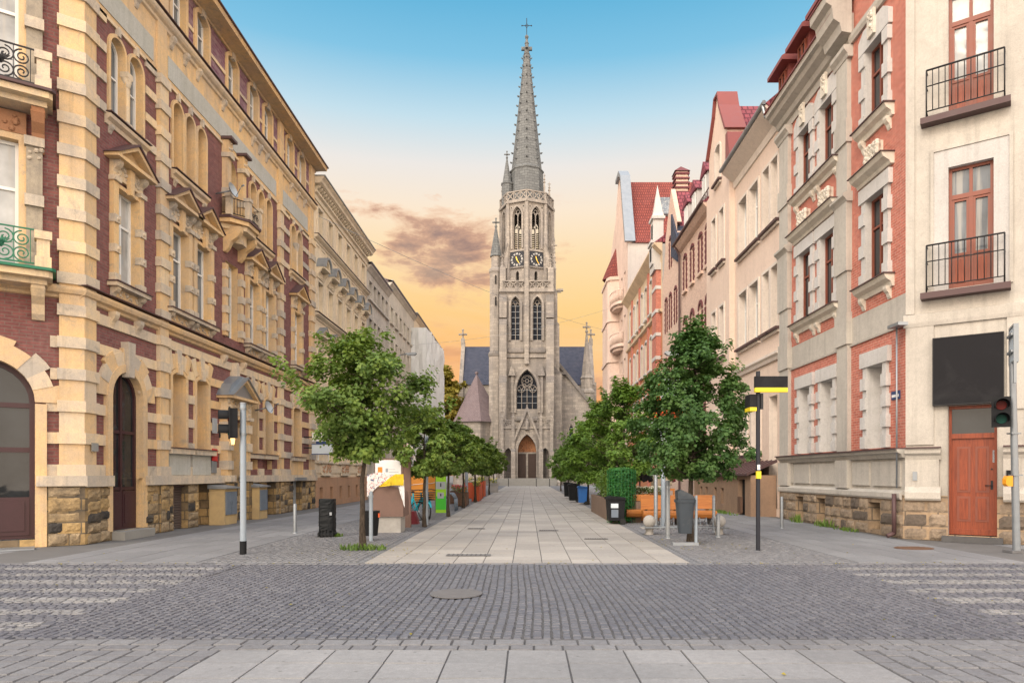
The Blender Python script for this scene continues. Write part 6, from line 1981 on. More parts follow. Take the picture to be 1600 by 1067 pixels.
while x < 16:
    w = q.uniform(.088, .112)
    if abs(x) < 5.25: 
        y = 6.86 + q.uniform(0, .08); ph = q.uniform(0, 6)
        while y < 12.52:
            l = q.uniform(.10, .155)
            s = .03 * math.sin(y * .9 + x * .6)
            stone(rd, x + s + .003, x + w + s - .003, y + .003, min(y + l, 12.58) - .003, q.uniform(-.005, .003), .03, 0, q, .012, .006, .004)
            y += l
    x += w
# zebra areas: courses run along the street, alternating pale and dark
for (xa, xb) in ((-16.0, -5.2), (5.25, 16.0)):
    y = 6.86
    row = 0
    while y < 12.55:
        d = .102
        if y + d > 12.6: break
        x = xa + q.uniform(0, .1)
        ph = ((y - 7.25) / .76) % 1.0
        pale = ph < .46 and 7.1 < y < 12.25 
        while x < xb:
            l = q.uniform(.10, .16)
            lim = xb + (.35 * (q.random() - .5)) 
            isp = pale and abs(x) > 5.4 and abs(x) < 11.5
            if isp and q.random() < .09: isp = False
            stone(rd, x + .005, min(x + l, xb) - .005, y + .005, y + d - .005, q.uniform(-.006, .003), .03, 1 if isp else 0, q, .012, .005, .004)
            x += l
        y += d
o = rd.build('road', M('sett_dark', 'sett_pale')); o['kind'] = 'structure'
# kerb courses between road and pavements
kb = MB()
for (y0, y1) in ((6.44, 6.62), (6.63, 6.84), (12.58, 12.74)):
    x = -16
    while x < 16:
        l = q.uniform(.2, .3); stone(kb, x + .004, x + l - .004, y0 + .004, y1 - .004, q.uniform(-.004, .004), .03, 0, q, .008, .003, .003); x += l
o = kb.build('kerb', M('sett_mid')); o['kind'] = 'structure'
# near pavement: big slabs in the middle, small squares beside
sheet('pavement_ground', -60, 60, -30, 6.44, -.009, 'joint_dirt')
nb = MB()
for i in range(11):
    for j in range(9):
        x0 = -2.88 + i * .54; y1 = 6.43 - j * .45
        stone(nb, x0 + .004, x0 + .536, y1 - .446, y1 - .002, q.uniform(-.002, .002), .03, 0, q, .005, .0015, .0015)
o = nb.build('slab_pavement', M('slab_pale')); o['kind'] = 'structure'
sq = MB()
for s in (-1, 1):
    for j in range(20):
        y1 = 6.43 - j * .2
        x = 3.12 if s > 0 else -3.12
        e = -.14 * max(0, j - 0) * 0
        for i in range(46):
            l = .2
            a = (3.07 if s > 0 else 2.89) + i * l
            x0, x1 = (a, a + l) if s > 0 else (-a - l, -a)
            stone(sq, x0 + .005, x1 - .005, y1 - .195, y1 - .005, q.uniform(-.004, .003), .03, 0, q, .009, .004, .004)
o = sq.build('square_pavement', M('sett_mid')); o['kind'] = 'structure'
# pedestrian street
sheet('street_ground', -3.2, 3.2, 12.76, 103, -.0105, 'joint_dirt')
pv = MB()
wd = 6.1 / 11
y = 12.76
while y < 101.5:
    l = .62 if y > 13.3 else .5
    for i in range(11):
        x0 = -3.05 + i * wd
        stone(pv, x0 + .0035, x0 + wd - .0035, y + .0035, y + l - .0035, q.uniform(-.002, .002), .03, 0, q, .005, .0015, .0015)
    y += l
o = pv.build('pedestrian_street', M('slab_path')); o['kind'] = 'structure'
for s in (-1, 1):
    a, b = sorted((s * 3.06, s * 3.22)); sheet('gutter_path', a, b, 12.75, 102, -.008, 'sett_mid' if False else 'sett_paving')
    a, b = sorted((s * 3.22, s * 6.2)); sheet('sett_pavement', a, b, 12.75, 104, -.004, 'sett_paving')
    a, b = sorted((s * 6.2, s * 9.4)); sheet('slab_path', a, b, 12.75, 104, -.003, 'slab_paving')
    a, b = sorted((s * 9.4, s * 11)); sheet('paved_ground', a, b, 12.75, 104, -.005, 'asphalt')
    a, b = sorted((s * 11, s * 60)); sheet('side_pavement', a, b, 12.75, 17.4, -.006, 'slab_paving')
sheet('church_forecourt', -40, 40, 102, 130, -.01, 'sett_paving')

# individually laid setts and slabs on the near stretch of both pavements
for s in (-1, 1):
    st_ = MB(); x = 3.24
    while x < 6.15:
        y = 12.78 + q.uniform(0, .15)
        while y < 30:
            l = q.uniform(.19, .215)
            a, b = (x, x + .104) if s > 0 else (-x - .104, -x)
            stone(st_, a + .004, b - .004, y + .004, y + l - .004, .006 + q.uniform(-.004, .003), .02, 0, q, .008, .003, .003)
            y += l
        x += .104
    o = st_.build('sett_pavement', M('sett_mid')); o['kind'] = 'structure'
    st_ = MB(); x = 6.2; r_ = 0
    while x < 9.3:
        y = 12.78 - (.4 if r_ % 2 else 0)
        while y < 34:
            a, b = (x, x + .52) if s > 0 else (-x - .52, -x)
            stone(st_, a + .003, b - .003, max(y, 12.76) + .003, y + .8 - .003, .006 + q.uniform(-.002, .002), .02, 0, q, .004, .001, .001)
            y += .8
        x += .52; r_ += 1
    o = st_.build('slab_path', M('slab_grey')); o['kind'] = 'structure'

# drain grates and covers
def cover(name, label, cat, x, y, rx, ry, round_, group=None, m='cast_iron'):
    mb = MB()
    if round_:
        n = 28
        mb.prism([(rx * math.cos(2 * PI * i / n), -ry * math.sin(2 * PI * i / n)) for i in range(n)], 'v', .0, .012, 0)
        for k in range(7):
            yy = -ry * .75 + k * ry * .25; hx = rx * math.sqrt(max(0, 1 - (yy / ry) ** 2)) * .9
            mb.box(-hx, hx, .012, .017, yy - .018, yy + .018, 0)
    else:
        mb.box(-rx, rx, .0, .01, -ry, ry, 0)
        for k in range(9): mb.box(-rx + .03 + k * (2 * rx - .06) / 9, -rx + .06 + k * (2 * rx - .06) / 9, .01, .016, -ry * .85, ry * .85, 1)
    o = mb.build(name, M(m, 'joint_dirt')); o.location = (x, y, .008)
    return tag(o, label, cat, group)
cover('manhole_cover', 'round cast iron manhole cover set in the cobbles', 'manhole cover', -.98, 9.4, .36, .36, True)
cover('manhole_cover', 'rusty manhole cover in the pavement before the red wooden door', 'manhole cover', 8.6, 15.2, .42, .3, True, m='rust_brown')
cover('drain_grate', 'drain grate in the pale street slabs, nearer the cobbles', 'drain grate', -1.2, 13.9, .45, .12, False)
cover('drain_grate', 'short drain grate in the pale street slabs beyond the longer ones', 'drain grate', .62, 20.0, .28, .1, False)
cover('drain_grate', 'thin drain grate along the seam of the pale street before the tall tree', 'drain grate', 1.75, 17.4, .3, .07, False)
cover('drain_grate', 'drain grate in the street slabs near the brown crate with the banner', 'drain grate', -1.55, 20.7, .26, .1, False)

# ================================================================== TREES
def leaf_quad(mb, c, n, up, s, q):
    """one folded leaf"""
    a = n.cross(up)
    if a.length < 1e-3: a = n.orthogonal()
    a.normalize(); b = a.cross(n).normalized()
    th = q.uniform(0, 2 * PI)
    d = a * math.cos(th) + b * math.sin(th); e = n.cross(d)
    f = n * (s * .22)
    i = len(mb.v)
    P = [c, c + d * s * .55 + e * s * .5 + f, c + d * s * 1.15, c + d * s * .55 - e * s * .5 + f]
    mb.v.extend(tuple(p) for p in P)
    mb.fc.append((i, i + 1, i + 2)); mb.fc.append((i, i + 2, i + 3))
    mb.mi += [0, 0]; mb.sm += [False, False]; mb.uv += [(0, 0)] * 6

def make_tree(name, label, loc, height, crown, trunk_h, trunk_r, shape, nclus, per, leafs, leaf_m, seed, group, lean=0.0, droop=.35, spikes=0):
    """shape: list of (relative height 0..1 in the crown, relative radius)"""
    q = random.Random(seed)
    root = thing(name, label, 'tree', loc, group)
    th = height - trunk_h * .85
    base = trunk_h * .85
    def rad(t):
        for (a, ra), (b, rb) in zip(shape, shape[1:]):
            if a <= t <= b: return (ra + (rb - ra) * (t - a) / (b - a)) * crown / 2
        return .05
    tr = MB()
    # trunk with slight bends
    pts = [Vector((0, 0, 0))]
    n = 9
    for i in range(1, n + 1):
        t = i / n
        pts.append(Vector((lean * t + q.uniform(-.03, .03) * crown * .3, q.uniform(-.03, .03) * crown * .3, t * (trunk_h + th * .75))))
    def seg(a, b, r0, r1, k=8): tr.cyl((a.x, a.z, -a.y), (b.x, b.z, -b.y), r0, r1, k, 0, caps=False)
    rr = lambda t: trunk_r * (1.35 if t == 0 else 1) * (1 - .8 * t)
    for i in range(n): seg(pts[i], pts[i + 1], rr(i / n), rr((i + 1) / n))
    # lobes: uneven outline
    lob = [(q.uniform(0, 2 * PI), q.uniform(.1, .9), q.uniform(.08, .26)) for _ in range(11)]
    dent = [(q.uniform(0, 2 * PI), q.uniform(.15, .95), q.uniform(.15, .42)) for _ in range(9)]
    cl = MB()
    centres = []
    # sprays of foliage: each lobe hangs on one limb, with gaps between
    nl = max(14, nclus // (12 if crown > 3.4 else 9))
    lobes = []
    for i in range(nl):
        t = (i + .5) / nl * .97 + q.uniform(-.03, .03); t = min(max(t, .02), .98)
        a = i * 2.399963 + q.uniform(-.35, .35)
        m = (q.uniform(.66, 1.10) if crown > 3.4 else q.uniform(.80, 1.06)) if i % 4 else q.uniform(.3, .55)
        lobes.append((t, a, rad(t) * m))
    per_l = nclus // nl
    for t, a, rl in lobes:
        z = base + th * t
        ls = crown * q.uniform(.105, .165)
        for _ in range(per_l):
            g = Vector((q.gauss(0, 1), q.gauss(0, 1), q.gauss(0, .55))); g = g.normalized() * ls * q.random() ** .5
            rr_ = max(rl - ls * .55, 0)
            c = Vector((rr_ * math.cos(a) + lean * (.4 + .6 * t), rr_ * math.sin(a), z)) + g
            c.z = min(max(c.z, base + .02), height + .1)
            centres.append((c, c.xy.length / max(rad(min(max((c.z - base) / th, 0), 1)), .05)))
    for k in range(spikes):     # loose shoots sticking out of the outline
        t = q.uniform(.35, 1.0); a = q.uniform(0, 2 * PI); r0 = rad(min(t, .96))
        for s in range(4):
            f = 1 + .09 * s
            centres.append((Vector((r0 * f * math.cos(a) + lean, r0 * f * math.sin(a), base + th * t + .12 * s)), 1.3))
    # limbs
    for i in range(0, len(centres), max(1, len(centres) // 70)):
        c, e = centres[i]
        t0 = min(.95, max(trunk_h / (trunk_h + th * .75) * .85, (c.z - .45 * c.xy.length) / (trunk_h + th * .75)))
        k = t0 * n; j = min(int(k), n - 1); p = pts[j].lerp(pts[j + 1], k - j)
        mid = p.lerp(c, .5) + Vector((q.uniform(-.1, .1), q.uniform(-.1, .1), -.06 * crown * .3))
        r0 = rr(t0) * .42
        seg(p, mid, r0, r0 * .6, 5); seg(mid, c, r0 * .6, .008, 5)
    up = Vector((0, 0, 1))
    for c, e in centres:
        out = Vector((c.x - lean, c.y, (c.z - base - th * .4) * .6)).normalized() if e > .2 else up
        e = min(e, 1.15) if e != 1.3 else e
        sp = crown * q.uniform(.04, .07) if e < 1.2 else crown * .035
        k = per if e < 1.2 else per // 3
        for _ in range(k):
            d = Vector((q.gauss(0, 1), q.gauss(0, 1), q.gauss(0, .7)))
            d.normalize()
            p = c + d * sp * q.random() ** .5 + Vector((0, 0, -droop * sp * .3))
            nn = (up * .8 + out * q.uniform(.1, .9) + d * .45 + Vector((q.gauss(0, .35), q.gauss(0, .35), q.gauss(0, .3)))).normalized()
            leaf_quad(cl, p, nn, up, leafs * q.uniform(.65, 1.25), q)
    t_o = tr.build('trunk', M('bark')); t_o.parent = root
    c_o = cl.build('crown', M(leaf_m)); c_o.parent = root
    return root
SH_UMB = [(0, .22), (.10, .52), (.22, .84), (.40, 1.0), (.58, .92), (.74, .72), (.9, .44), (1, .2)]
SH_OVAL = [(0, .40), (.08, .74), (.24, .97), (.42, 1.0), (.6, .84), (.78, .55), (.92, .27), (1, .06)]
SH_BALL = [(0, .4), (.12, .75), (.35, 1.0), (.6, .95), (.8, .65), (1, .15)]
GT = 'trees along the pedestrian street'
make_tree('street_tree', 'spreading maple with wide light green crown beside the metal post, at the cobbles', (-3.62, 15.05, 0), 4.62, 3.45, 2.45, .068, SH_UMB, 400, 42, .086, 'leaf_olive', 4, GT, .0, .3, 12)
make_tree('street_tree', 'tall dense dark green maple standing behind the grey litter bin', (3.9, 16.35, 0), 5.15, 2.8, 1.9, .075, SH_OVAL, 600, 48, .082, 'leaf_deep', 9, GT, .12, .3, 9)
pa = make_tree('street_tree', 'small round maple just behind the brown crate with the banner', (-3.24, 21.5, 0), 3.7, 2.2, 1.9, .06, SH_BALL, 200, 46, .10, 'leaf_olive', 14, GT, 0, .3, 4)
pb = make_tree('street_tree', 'bright green maple behind the tall dark one, above the green netted bush', (3.55, 25.0, 0), 5.0, 3.1, 1.7, .075, SH_OVAL, 260, 52, .10, 'leaf_bright', 23, GT, 0, .35, 8)
names = {
    'l': ['thin round maple beside the lime info pillar', 'round maple behind the lime info pillar', 'round maple by the dark planter boxes', 'small round maple behind the red flower boxes', 'far round maple on the bicycle side of the street', 'round maple next to the church stair on the bicycle side'],
    'r': ['bright maple over the brown planter box', 'maple above the blue bin', 'maple beside the black bins', 'far maple before the church aisle', 'round maple next to the church stair on the bin side']}
for i, y in enumerate((26.8, 33.6, 40.5, 47.5, 55.5, 64.0)):
    c = copy_tree(pa, None, (-3.1 - .05 * (i % 2), y, 0), i * 1.37 + .6); c.scale = (1.08 + .10 * (i % 3), 1.08 + .10 * (i % 3), 1.0 + .05 * ((i * 2) % 3)); c['label'] = names['l'][i]; c['group'] = GT
for i, y in enumerate((31.0, 37.5, 45.0, 56.0, 68.0)):
    c = copy_tree(pb, None, (3.35, y, 0), i * 1.9 + 1.0); sc_v = (1.0, .90, .82, .84, .86)[i]; c.scale = (sc_v * 1.05, sc_v * 1.05, sc_v); c['label'] = names['r'][i]; c['group'] = GT
bt = make_tree('park_tree', 'golden green broad tree beside the church chapel', (-13.6, 108, 0), 18.5, 9.5, 4, .3, SH_BALL, 420, 60, .5, 'leaf_gold', 31, 'trees beside the church', 0, .3, 3)
c = copy_tree(bt, None, (-16.5, 122, 0), 2.0); c.scale = (1.05, 1.05, 1.15); c['label'] = 'golden green tree standing further back behind the church chapel'
c = copy_tree(bt, None, (17, 118, 0), 1.0); c.scale = (.8, .8, .7); c['label'] = 'golden green tree behind the church aisle'

# ================================================================== POSTS, SIGNALS
def signal_head(root, F, u, v, w, face, red=True):
    """two-lens head; F gives the lens direction"""
    mb = MB(F)
    mb.box(u - .14, u + .14, v, v + .60, w - .16, w, 0); mb.box(u - .17, u + .17, v - .02, v + .62, w - .02, w + .005, 0)
    h = mb.build('signal_head', M('black_plastic'), root)
    for k, m in ((.44, 'red_lens'), (.15, 'green_lens')):
        mb = MB(F); mb.lathe([(.001, 0), (.08, 0.0)], (0, 0), 4)
        mb = MB(F); mb.cyl((u, v + k, w), (u, v + k, w + .02), .105, .095, 16); mb.build('lens', M(m), h)
        mb = MB(F)
        n = 14
        for i in range(n):
            a0 = R(-25) + R(230) * i / n; a1 = R(-25) + R(230) * (i + 1) / n; r = .125
            g = lambda a, d: (u + r * math.cos(a), v + k + r * math.sin(a), w + d)
            mb.add([g(a0, 0), g(a1, 0), g(a1, .20), g(a0, .20)], smooth=True)
        mb.build('visor', M('black_plastic'), h)
    return h
tl_ = thing('traffic_light', 'two lens pedestrian signal on a pale pole with black foot, beside the ochre house', 'traffic light', (-5.86, 14.08, 0), 'pedestrian signals')
mb = MB(); X, Yp = -5.86, 14.08
mb.cyl((X, .28, -Yp), (X, 3.1, -Yp), .062, .058, 14); mb.build('pole', M('painted_pole'), tl_)
mb = MB(); mb.cyl((X, 0, -Yp), (X, .28, -Yp), .068, n=14); mb.build('pole_foot', M('black_plastic'), tl_)
mb = MB(); mb.cyl((X, 3.1, -Yp), (X, 3.13, -Yp), .066, n=14); mb.cyl((X, 2.45, -Yp), (X, 2.5, -Yp), .07, n=12); mb.cyl((X, 2.98, -Yp), (X, 3.02, -Yp), .07, n=12); mb.build('clamp', M('galvanised'), tl_)
SF = Fr((X - .2, Yp, 0), (.88, .47) if False else (.80, -.60))
signal_head(tl_, Fr((X - .16, Yp - .06, 0), (.45, -.89)), 0, 2.40, .10, None)
tr_ = thing('traffic_light', 'two lens signal on a steel pole with framed sign, beside the red wooden door', 'traffic light', (10.3, 14.43, 0), 'pedestrian signals')
X, Yp = 10.28, 14.43
mb = MB(); mb.cyl((X + .06, 0, -Yp), (X - .03, 4.0, -Yp), .075, .062, 14); mb.build('pole', M('galvanised'), tr_)
mb = MB(); mb.box(X - .14, X + .3, 0, .05, -Yp - .15, -Yp + .15); mb.build('base_plate', M('cast_iron'), tr_)
signal_head(tr_, Fr((X - .30, Yp - .02, 0), (.90, -.43)), 0, 2.66, .1, None)
mb = MB(); mb.box(X - .2, X, 2.75, 2.8, -Yp - .02, -Yp + .02); mb.box(X - .2, X, 3.08, 3.13, -Yp - .02, -Yp + .02); mb.build('bracket', M('black_iron'), tr_)
f = Fr((X - .06, Yp, 0), (.45, .89))
mb = MB(f); mb.box(-.26, .26, 4.02, 4.74, .02, .05, 0); mb.box(-.2, .22, 4.1, 4.66, .05, .052, 1); so = mb.build('framed_sign', M('pale_blue_panel', 'salmon_plinth'), tr_)
mb = MB(f)
for a, b, c, d in ((-.3, -.26, 3.98, 4.78), (.26, .3, 3.98, 4.78), (-.26, .26, 4.74, 4.78), (-.26, .26, 3.98, 4.02)): mb.box(a, b, c, d, .0, .09)
for v in (4.2, 4.55): mb.box(-.26, .26, v, v + .05, -.04, .015)
mb.build('sign_frame', M('galvanised'), so)
mb = MB(f); mb.box(-.32, -.25, 3.55, 4.0, .0, .05); mb.build('side_plate', M('galvanised'), tr_)
mb = MB(); mb.box(X - .17, X - .06, 1.40, 1.62, -Yp - .05, -Yp + .06); mb.prism([(X - .17, 1.40), (X - .21, 1.45), (X - .21, 1.55), (X - .17, 1.62)], 'w', -Yp - .05, -Yp + .07); mb.build('push_button', M('amber'), tr_)
mb = MB(); mb.box(X - .10, X + .10, 2.5, 2.53, -Yp - .08, -Yp + .08); mb.build('clamp', M('galvanised'), tr_)
mb = MB(); mb.box(X - .06, X + .14, 1.62, 1.65, -Yp - .08, -Yp + .08); mb.build('clamp', M('galvanised'), tr_)

ip = thing('information_post', 'slim dark post with black and yellow sign box on top', 'sign post', (5.0, 14.8, 0))
X, Yp = 5.0, 14.8
mb = MB(); mb.cyl((X, 0, -Yp), (X, 3.88, -Yp), .045, .045, 12); mb.build('pole', M('clock_face'), ip)
def spanel(a, b, v0, v1, w0, w1):
    mb = MB(); mb.box(a, b, v0 + (v1 - v0) * .28, v1, w0, w1, 0); s_ = mb.build('sign_box', M('signboard'), ip)
    mb = MB(); mb.box(a, b, v0, v0 + (v1 - v0) * .28, w0, w1, 0); mb.build('yellow_stripe', M('yellow_paint'), s_)
spanel(X - .10, X + .60, 3.42, 3.76, -Yp + .03, -Yp + .12)
mb = MB(); mb.box(X - .19, X - .045, 3.1, 3.38, -Yp - .3, -Yp + .05, 0); s_ = mb.build('sign_box', M('signboard'), ip); mb = MB(); mb.box(X - .19, X - .045, 3.02, 3.1, -Yp - .3, -Yp + .05, 0); mb.build('yellow_stripe', M('yellow_paint'), s_)
mb = MB(); mb.box(X + .045, X + .1, 3.06, 3.4, -Yp - .04, -Yp + .04); mb.build('bracket', M('black_iron'), ip)
mb = MB(); mb.box(X - .05, X + .05, 1.56, 1.72, -Yp + .0, -Yp + .055); mb.build('yellow_button', M('yellow_paint'), ip)
mb = MB(); mb.box(X - .03, X + .03, 1.8, 1.86, -Yp + .02, -Yp + .05); mb.box(X - .03, X + .03, 1.75, 1.79, -Yp + .02, -Yp + .05); mb.build('sticker', M('white_paint'), ip)

def bollard(x, y, h, r, label, m='galvanised', dome=True, name='bollard', group='steel bollards along the street'):
    t = thing(name, label, 'bollard', (x, y, 0), group)
    mb = MB(); mb.lathe([(r, 0), (r, h - r * .5), (r * .7, h - r * .12), (0, h)], (x, -y), 12); mb.build('post', M(m), t)
    mb = MB(); mb.lathe([(r * 1.05, h * .86), (r * 1.05, h * .9), (r, h * .905)], (x, -y), 12); mb.lathe([(r * 1.5, .0), (r * 1.4, .03), (r, .04)], (x, -y), 12); mb.build('collar', M('zinc'), t)
    return t
bollard(-6.5, 19.1, .84, .05, 'short steel bollard before the white cellar door of the ochre house')
bollard(7.75, 20.8, .98, .045, 'steel bollard before the stone plinth of the red brick house')
bollard(3.95, 21.0, 1.8, .06, 'tall steel post, first of the posts by the wooden bench')
bollard(3.62, 17.6, 1.5, .06, 'steel post standing before the bicycle rack')
bollard(5.0, 17.9, .62, .055, 'low steel post on the tree side of the bicycle rack')
bollard(5.35, 19.6, 1.05, .045, 'slim steel post at the far end of the bicycle rack')
bollard(4.3, 21.6, 2.2, .075, 'thick pale steel post behind the litter bin', 'painted_pole')
bollard(-3.33, 22.4, 2.9, .08, 'tall steel mast beside the bicycles', 'painted_pole')
bollard(-3.25, 36.5, 2.6, .08, 'tall steel mast by the dark planter boxes', 'painted_pole')
for x, l in ((-2.55, 'thin black bollard by the tree side of the church stair'), (1.2, 'thin black bollard before the church door'), (3.0, 'thin black bollard at the bin side of the church stair')): bollard(x, 92, 1.3, .05, l, 'black_iron', group='black bollards before the church')

# ================================================================== BINS
lb = thing('litter_bin', 'tapered grey litter bin with tilted lid on a post under the tall dark tree', 'bin', (3.82, 16.0, 0), 'litter bins')
X, Yp = 3.68, 15.95
mb = MB()
def taper(mb, x, w, z0, z1, a0, b0, a1, b1, m=0, n=20, sq=.6):
    P0 = []; P1 = []
    for i in range(n):
        t = 2 * PI * i / n; c, s = math.cos(t), math.sin(t)
        e = lambda v: math.copysign(abs(v) ** sq, v)
        P0.append((x + a0 * e(c), z0, w + b0 * e(s))); P1.append((x + a1 * e(c), z1, w + b1 * e(s)))
    for i in range(n):
        j = (i + 1) % n; mb.add([P0[j], P0[i], P1[i], P1[j]], m, smooth=True)
    mb.add(P0, m); mb.add(P1[::-1], m)
taper(mb, X, -Yp, .28, 1.02, .15, .14, .215, .19); mb.build('bin_body', M('grey_bin'), lb)
mb = MB(); taper(mb, X, -Yp, 1.0, 1.07, .235, .205, .24, .21); mb.build('rim', M('grey_bin'), lb)
mb = MB(); mb.prism([(X - .19, 1.075), (X + .2, 1.075), (X + .17, 1.16), (X - .12, 1.30), (X - .2, 1.26)], 'w', -Yp - .16, -Yp + .15); mb.build('lid', M('grey_bin'), lb)
mb = MB(); mb.cyl((X + .26, .0, -Yp), (X + .26, 1.16, -Yp), .035, n=10); mb.build('post', M('painted_pole'), lb)
mb = MB(); mb.box(X - .3, X + .3, .0, .07, -Yp - .08, -Yp + .1); mb.build('foot_plate', M('zinc'), lb)
l2_ = thing('litter_bin', 'dark litter bin hung on a blue-grey post beside the spreading maple', 'bin', (-3.87, 16.9, 0), 'litter bins')
mb = MB(); taper(mb, -3.92, -17.15, .12, .74, .15, .15, .2, .19); mb.build('bin_body', M('black_plastic'), l2_)
mb = MB(); mb.cyl((-3.87, 0, -16.9), (-3.87, 1.18, -16.9), .05, n=10); mb.build('post', M('painted_pole'), l2_)
mb = MB(); mb.cyl((-3.87, 1.18, -16.9), (-3.87, 1.24, -16.9), .055, .02, 10); mb.cyl((-3.87, 1.08, -16.9), (-3.87, 1.14, -16.9), .06, n=10); mb.build('cap', M('painted_pole'), l2_)
mb = MB(); mb.box(-3.72, -3.69, .58, .68, -17.1, -17.02); mb.build('orange_tag', M('orange_red'), l2_)
cbn = thing('wrapped_bin', 'waste bin wrapped in crumpled black foil standing on the open pavement', 'bin', (-5.3, 18.1, 0))
q = random.Random(8)
mb = MB(); n = 18; rows = 22
pr = []
for j in range(rows + 1):
    z = .05 + j * .95 / rows; r_ = []
    for i in range(n):
        t = 2 * PI * i / n; rr = .205 + q.uniform(-.006, .008) + (.03 if j < 2 else 0); e = lambda v: math.copysign(abs(v) ** .6, v)
        r_.append((-5.3 + rr * e(math.cos(t)), z + q.uniform(-.01, .01), -18.1 + rr * e(math.sin(t))))
    pr.append(r_)
for j in range(rows):
    for i in range(n):
        k = (i + 1) % n; mb.add([pr[j][k], pr[j][i], pr[j + 1][i], pr[j + 1][k]])
mb.add(pr[-1][::-1]); mb.build('foil_wrap', M('black_wrap'), cbn)
mb = MB()
for i in range(5): mb.prism([(-5.5 + i * .09, .03), (-5.44 + i * .09, .02), (-5.45 + i * .09, .2)], 'w', -17.9, -17.86)
mb.box(-5.46, -5.14, 0, .06, -18.26, -17.94); mb.build('torn_edge', M('black_wrap'), cbn)
mb = MB(); mb.box(-5.18, -5.12, .58, .66, -17.89, -17.875); mb.build('lock_plate', M('zinc'), cbn)
def wheelie(x, y, w, h, label, m, sticker=False, rz=0, name='wheelie_bin'):
    t = thing(name, label, 'bin', (x, y, 0), 'wheeled waste bins', rz)
    mb = MB(); mb.prism([(-w * .42, .12), (w * .42, .12), (w * .5, h), (-w * .5, h)], 'w', -w * .55, w * .55); o = mb.build('bin_body', M(m)); o.parent = t
    mb = MB(); mb.prism([(-w * .58, h), (w * .55, h), (w * .5, h + .07), (-w * .3, h + .11), (-w * .55, h + .07)], 'w', -w * .58, w * .6); o = mb.build('lid', M(m)); o.parent = t
    for s in (-1, 1):
        mb = MB(); mb.cyl((w * .36, .1, s * w * .5), (w * .36, .1, s * w * .58), .1, n=12); o = mb.build('wheel', M('rubber')); o.parent = t
    mb = MB(); mb.cyl((w * .56, h - .06, -w * .4), (w * .56, h - .06, w * .4), .018, n=6); o = mb.build('handle', M(m)); o.parent = t
    if sticker:
        mb = MB(); mb.box(-w * .32, w * .1, h * .66, h * .84, w * .551, w * .557, 0); mb.box(-w * .3, w * .1, h * .28, h * .6, w * .551, w * .557, 1); o = mb.build('label_plate', M('pale_blue_panel', 'blue_door')); o.parent = t
    return t
wheelie(2.95, 22.9, .58, .82, 'black waste container with pale stickers at the end of the brown planter box', 'black_plastic', True)
wheelie(3.02, 37.5, .5, .92, 'bright blue wheeled bin among the black ones', 'blue_bin')
for i, (x, y) in enumerate(((2.75, 40.5), (2.98, 43.2), (2.85, 47.5))): wheelie(x, y, .62, 1.0, ['black wheeled bin standing right behind the blue bin', 'middle one of the black wheeled bins beyond the blue bin', 'farther black wheeled bin, last before the church'][i].replace('right behind', 'next behind'), 'black_plastic')

# ================================================================== CRATE, POSTERS, SCREENS, PILLAR
cr = thing('utility_crate', 'brown arched crate on a concrete block, draped with a printed banner', 'crate', (-4.0, 19.3, 0))
Yc = 19.3
mb = MB(); mb.box(-4.35, -3.58, 0, .46, -Yc - .7, -Yc); mb.build('concrete_block', M('concrete'), cr)
arc = [(-4.42, .46), (-3.5, .46), (-3.5, 1.0)] + [(-3.96 + .46 * math.cos(a), 1.0 + .34 * math.sin(a)) for a in [PI * i / 10 for i in range(1, 10)]] + [(-4.42, 1.0)]
mb = MB(); mb.prism(arc, 'w', -Yc - .85, -Yc + .06); mb.build('wooden_shell', M('brown_board'), cr)
ban = MB()
def cloth(mb, top, bot, m, w0, q, n=16, k=5):
    g = {}
    for i in range(n + 1):
        for j in range(k + 1):
            t, s = i / n, j / k
            f = lambda P: P[min(int(t * (len(P) - 1)), len(P) - 2)]
            def ip(P):
                a = t * (len(P) - 1); b = min(int(a), len(P) - 2); return [P[b][z] + (P[b + 1][z] - P[b][z]) * (a - b) for z in range(2)]
            A, B = ip(top), ip(bot)
            g[i, j] = (A[0] + (B[0] - A[0]) * s, A[1] + (B[1] - A[1]) * s, w0 + q.uniform(-.02, .03) + .02 * math.sin(t * 19))
    for i in range(n):
        for j in range(k): mb.add([g[i, j + 1], g[i + 1, j + 1], g[i + 1, j], g[i, j]], m, [(g[a, b][0] * 1.0, g[a, b][1]) for a, b in ((i, j + 1), (i + 1, j + 1), (i + 1, j), (i, j))], True)
q = random.Random(5)
bn = thing('banner', 'white and red printed banner draped over the brown crate', 'banner', (-4.1, 19.2, 1.3))
mb = MB(); cloth(mb, [(-4.5, 1.62), (-4.2, 1.72), (-3.9, 1.66), (-3.5, 1.60)], [(-4.5, 1.02), (-4.2, 1.32), (-3.9, 1.4), (-3.5, 1.36)], 0, -Yc + .12, q); mb.build('printed_sheet', M('banner_print'), bn)
mb = MB(); cloth(mb, [(-3.62, 1.36), (-3.46, 1.5)], [(-3.60, 1.2), (-3.44, .72)], 0, -Yc + .13, q, 5, 6); mb.build('white_tail', M('white_paint'), bn)
yc = thing('yellow_cloth', 'crumpled yellow cloth lying over the top of the banner', 'cloth', (-3.8, 19.2, 1.4))
mb = MB(); cloth(mb, [(-4.12, 1.34), (-3.9, 1.52), (-3.7, 1.66), (-3.46, 1.66)], [(-4.14, 1.3), (-3.9, 1.33), (-3.7, 1.35), (-3.46, 1.34)], 0, -Yc + .19, q, 16, 5); mb.build('cloth_sheet', M('yellow_cloth'), yc)
pb_ = thing('poster_board', 'brown board with white poster and small orange picture behind the brown crate', 'board', (-4.2, 21.2, 0))
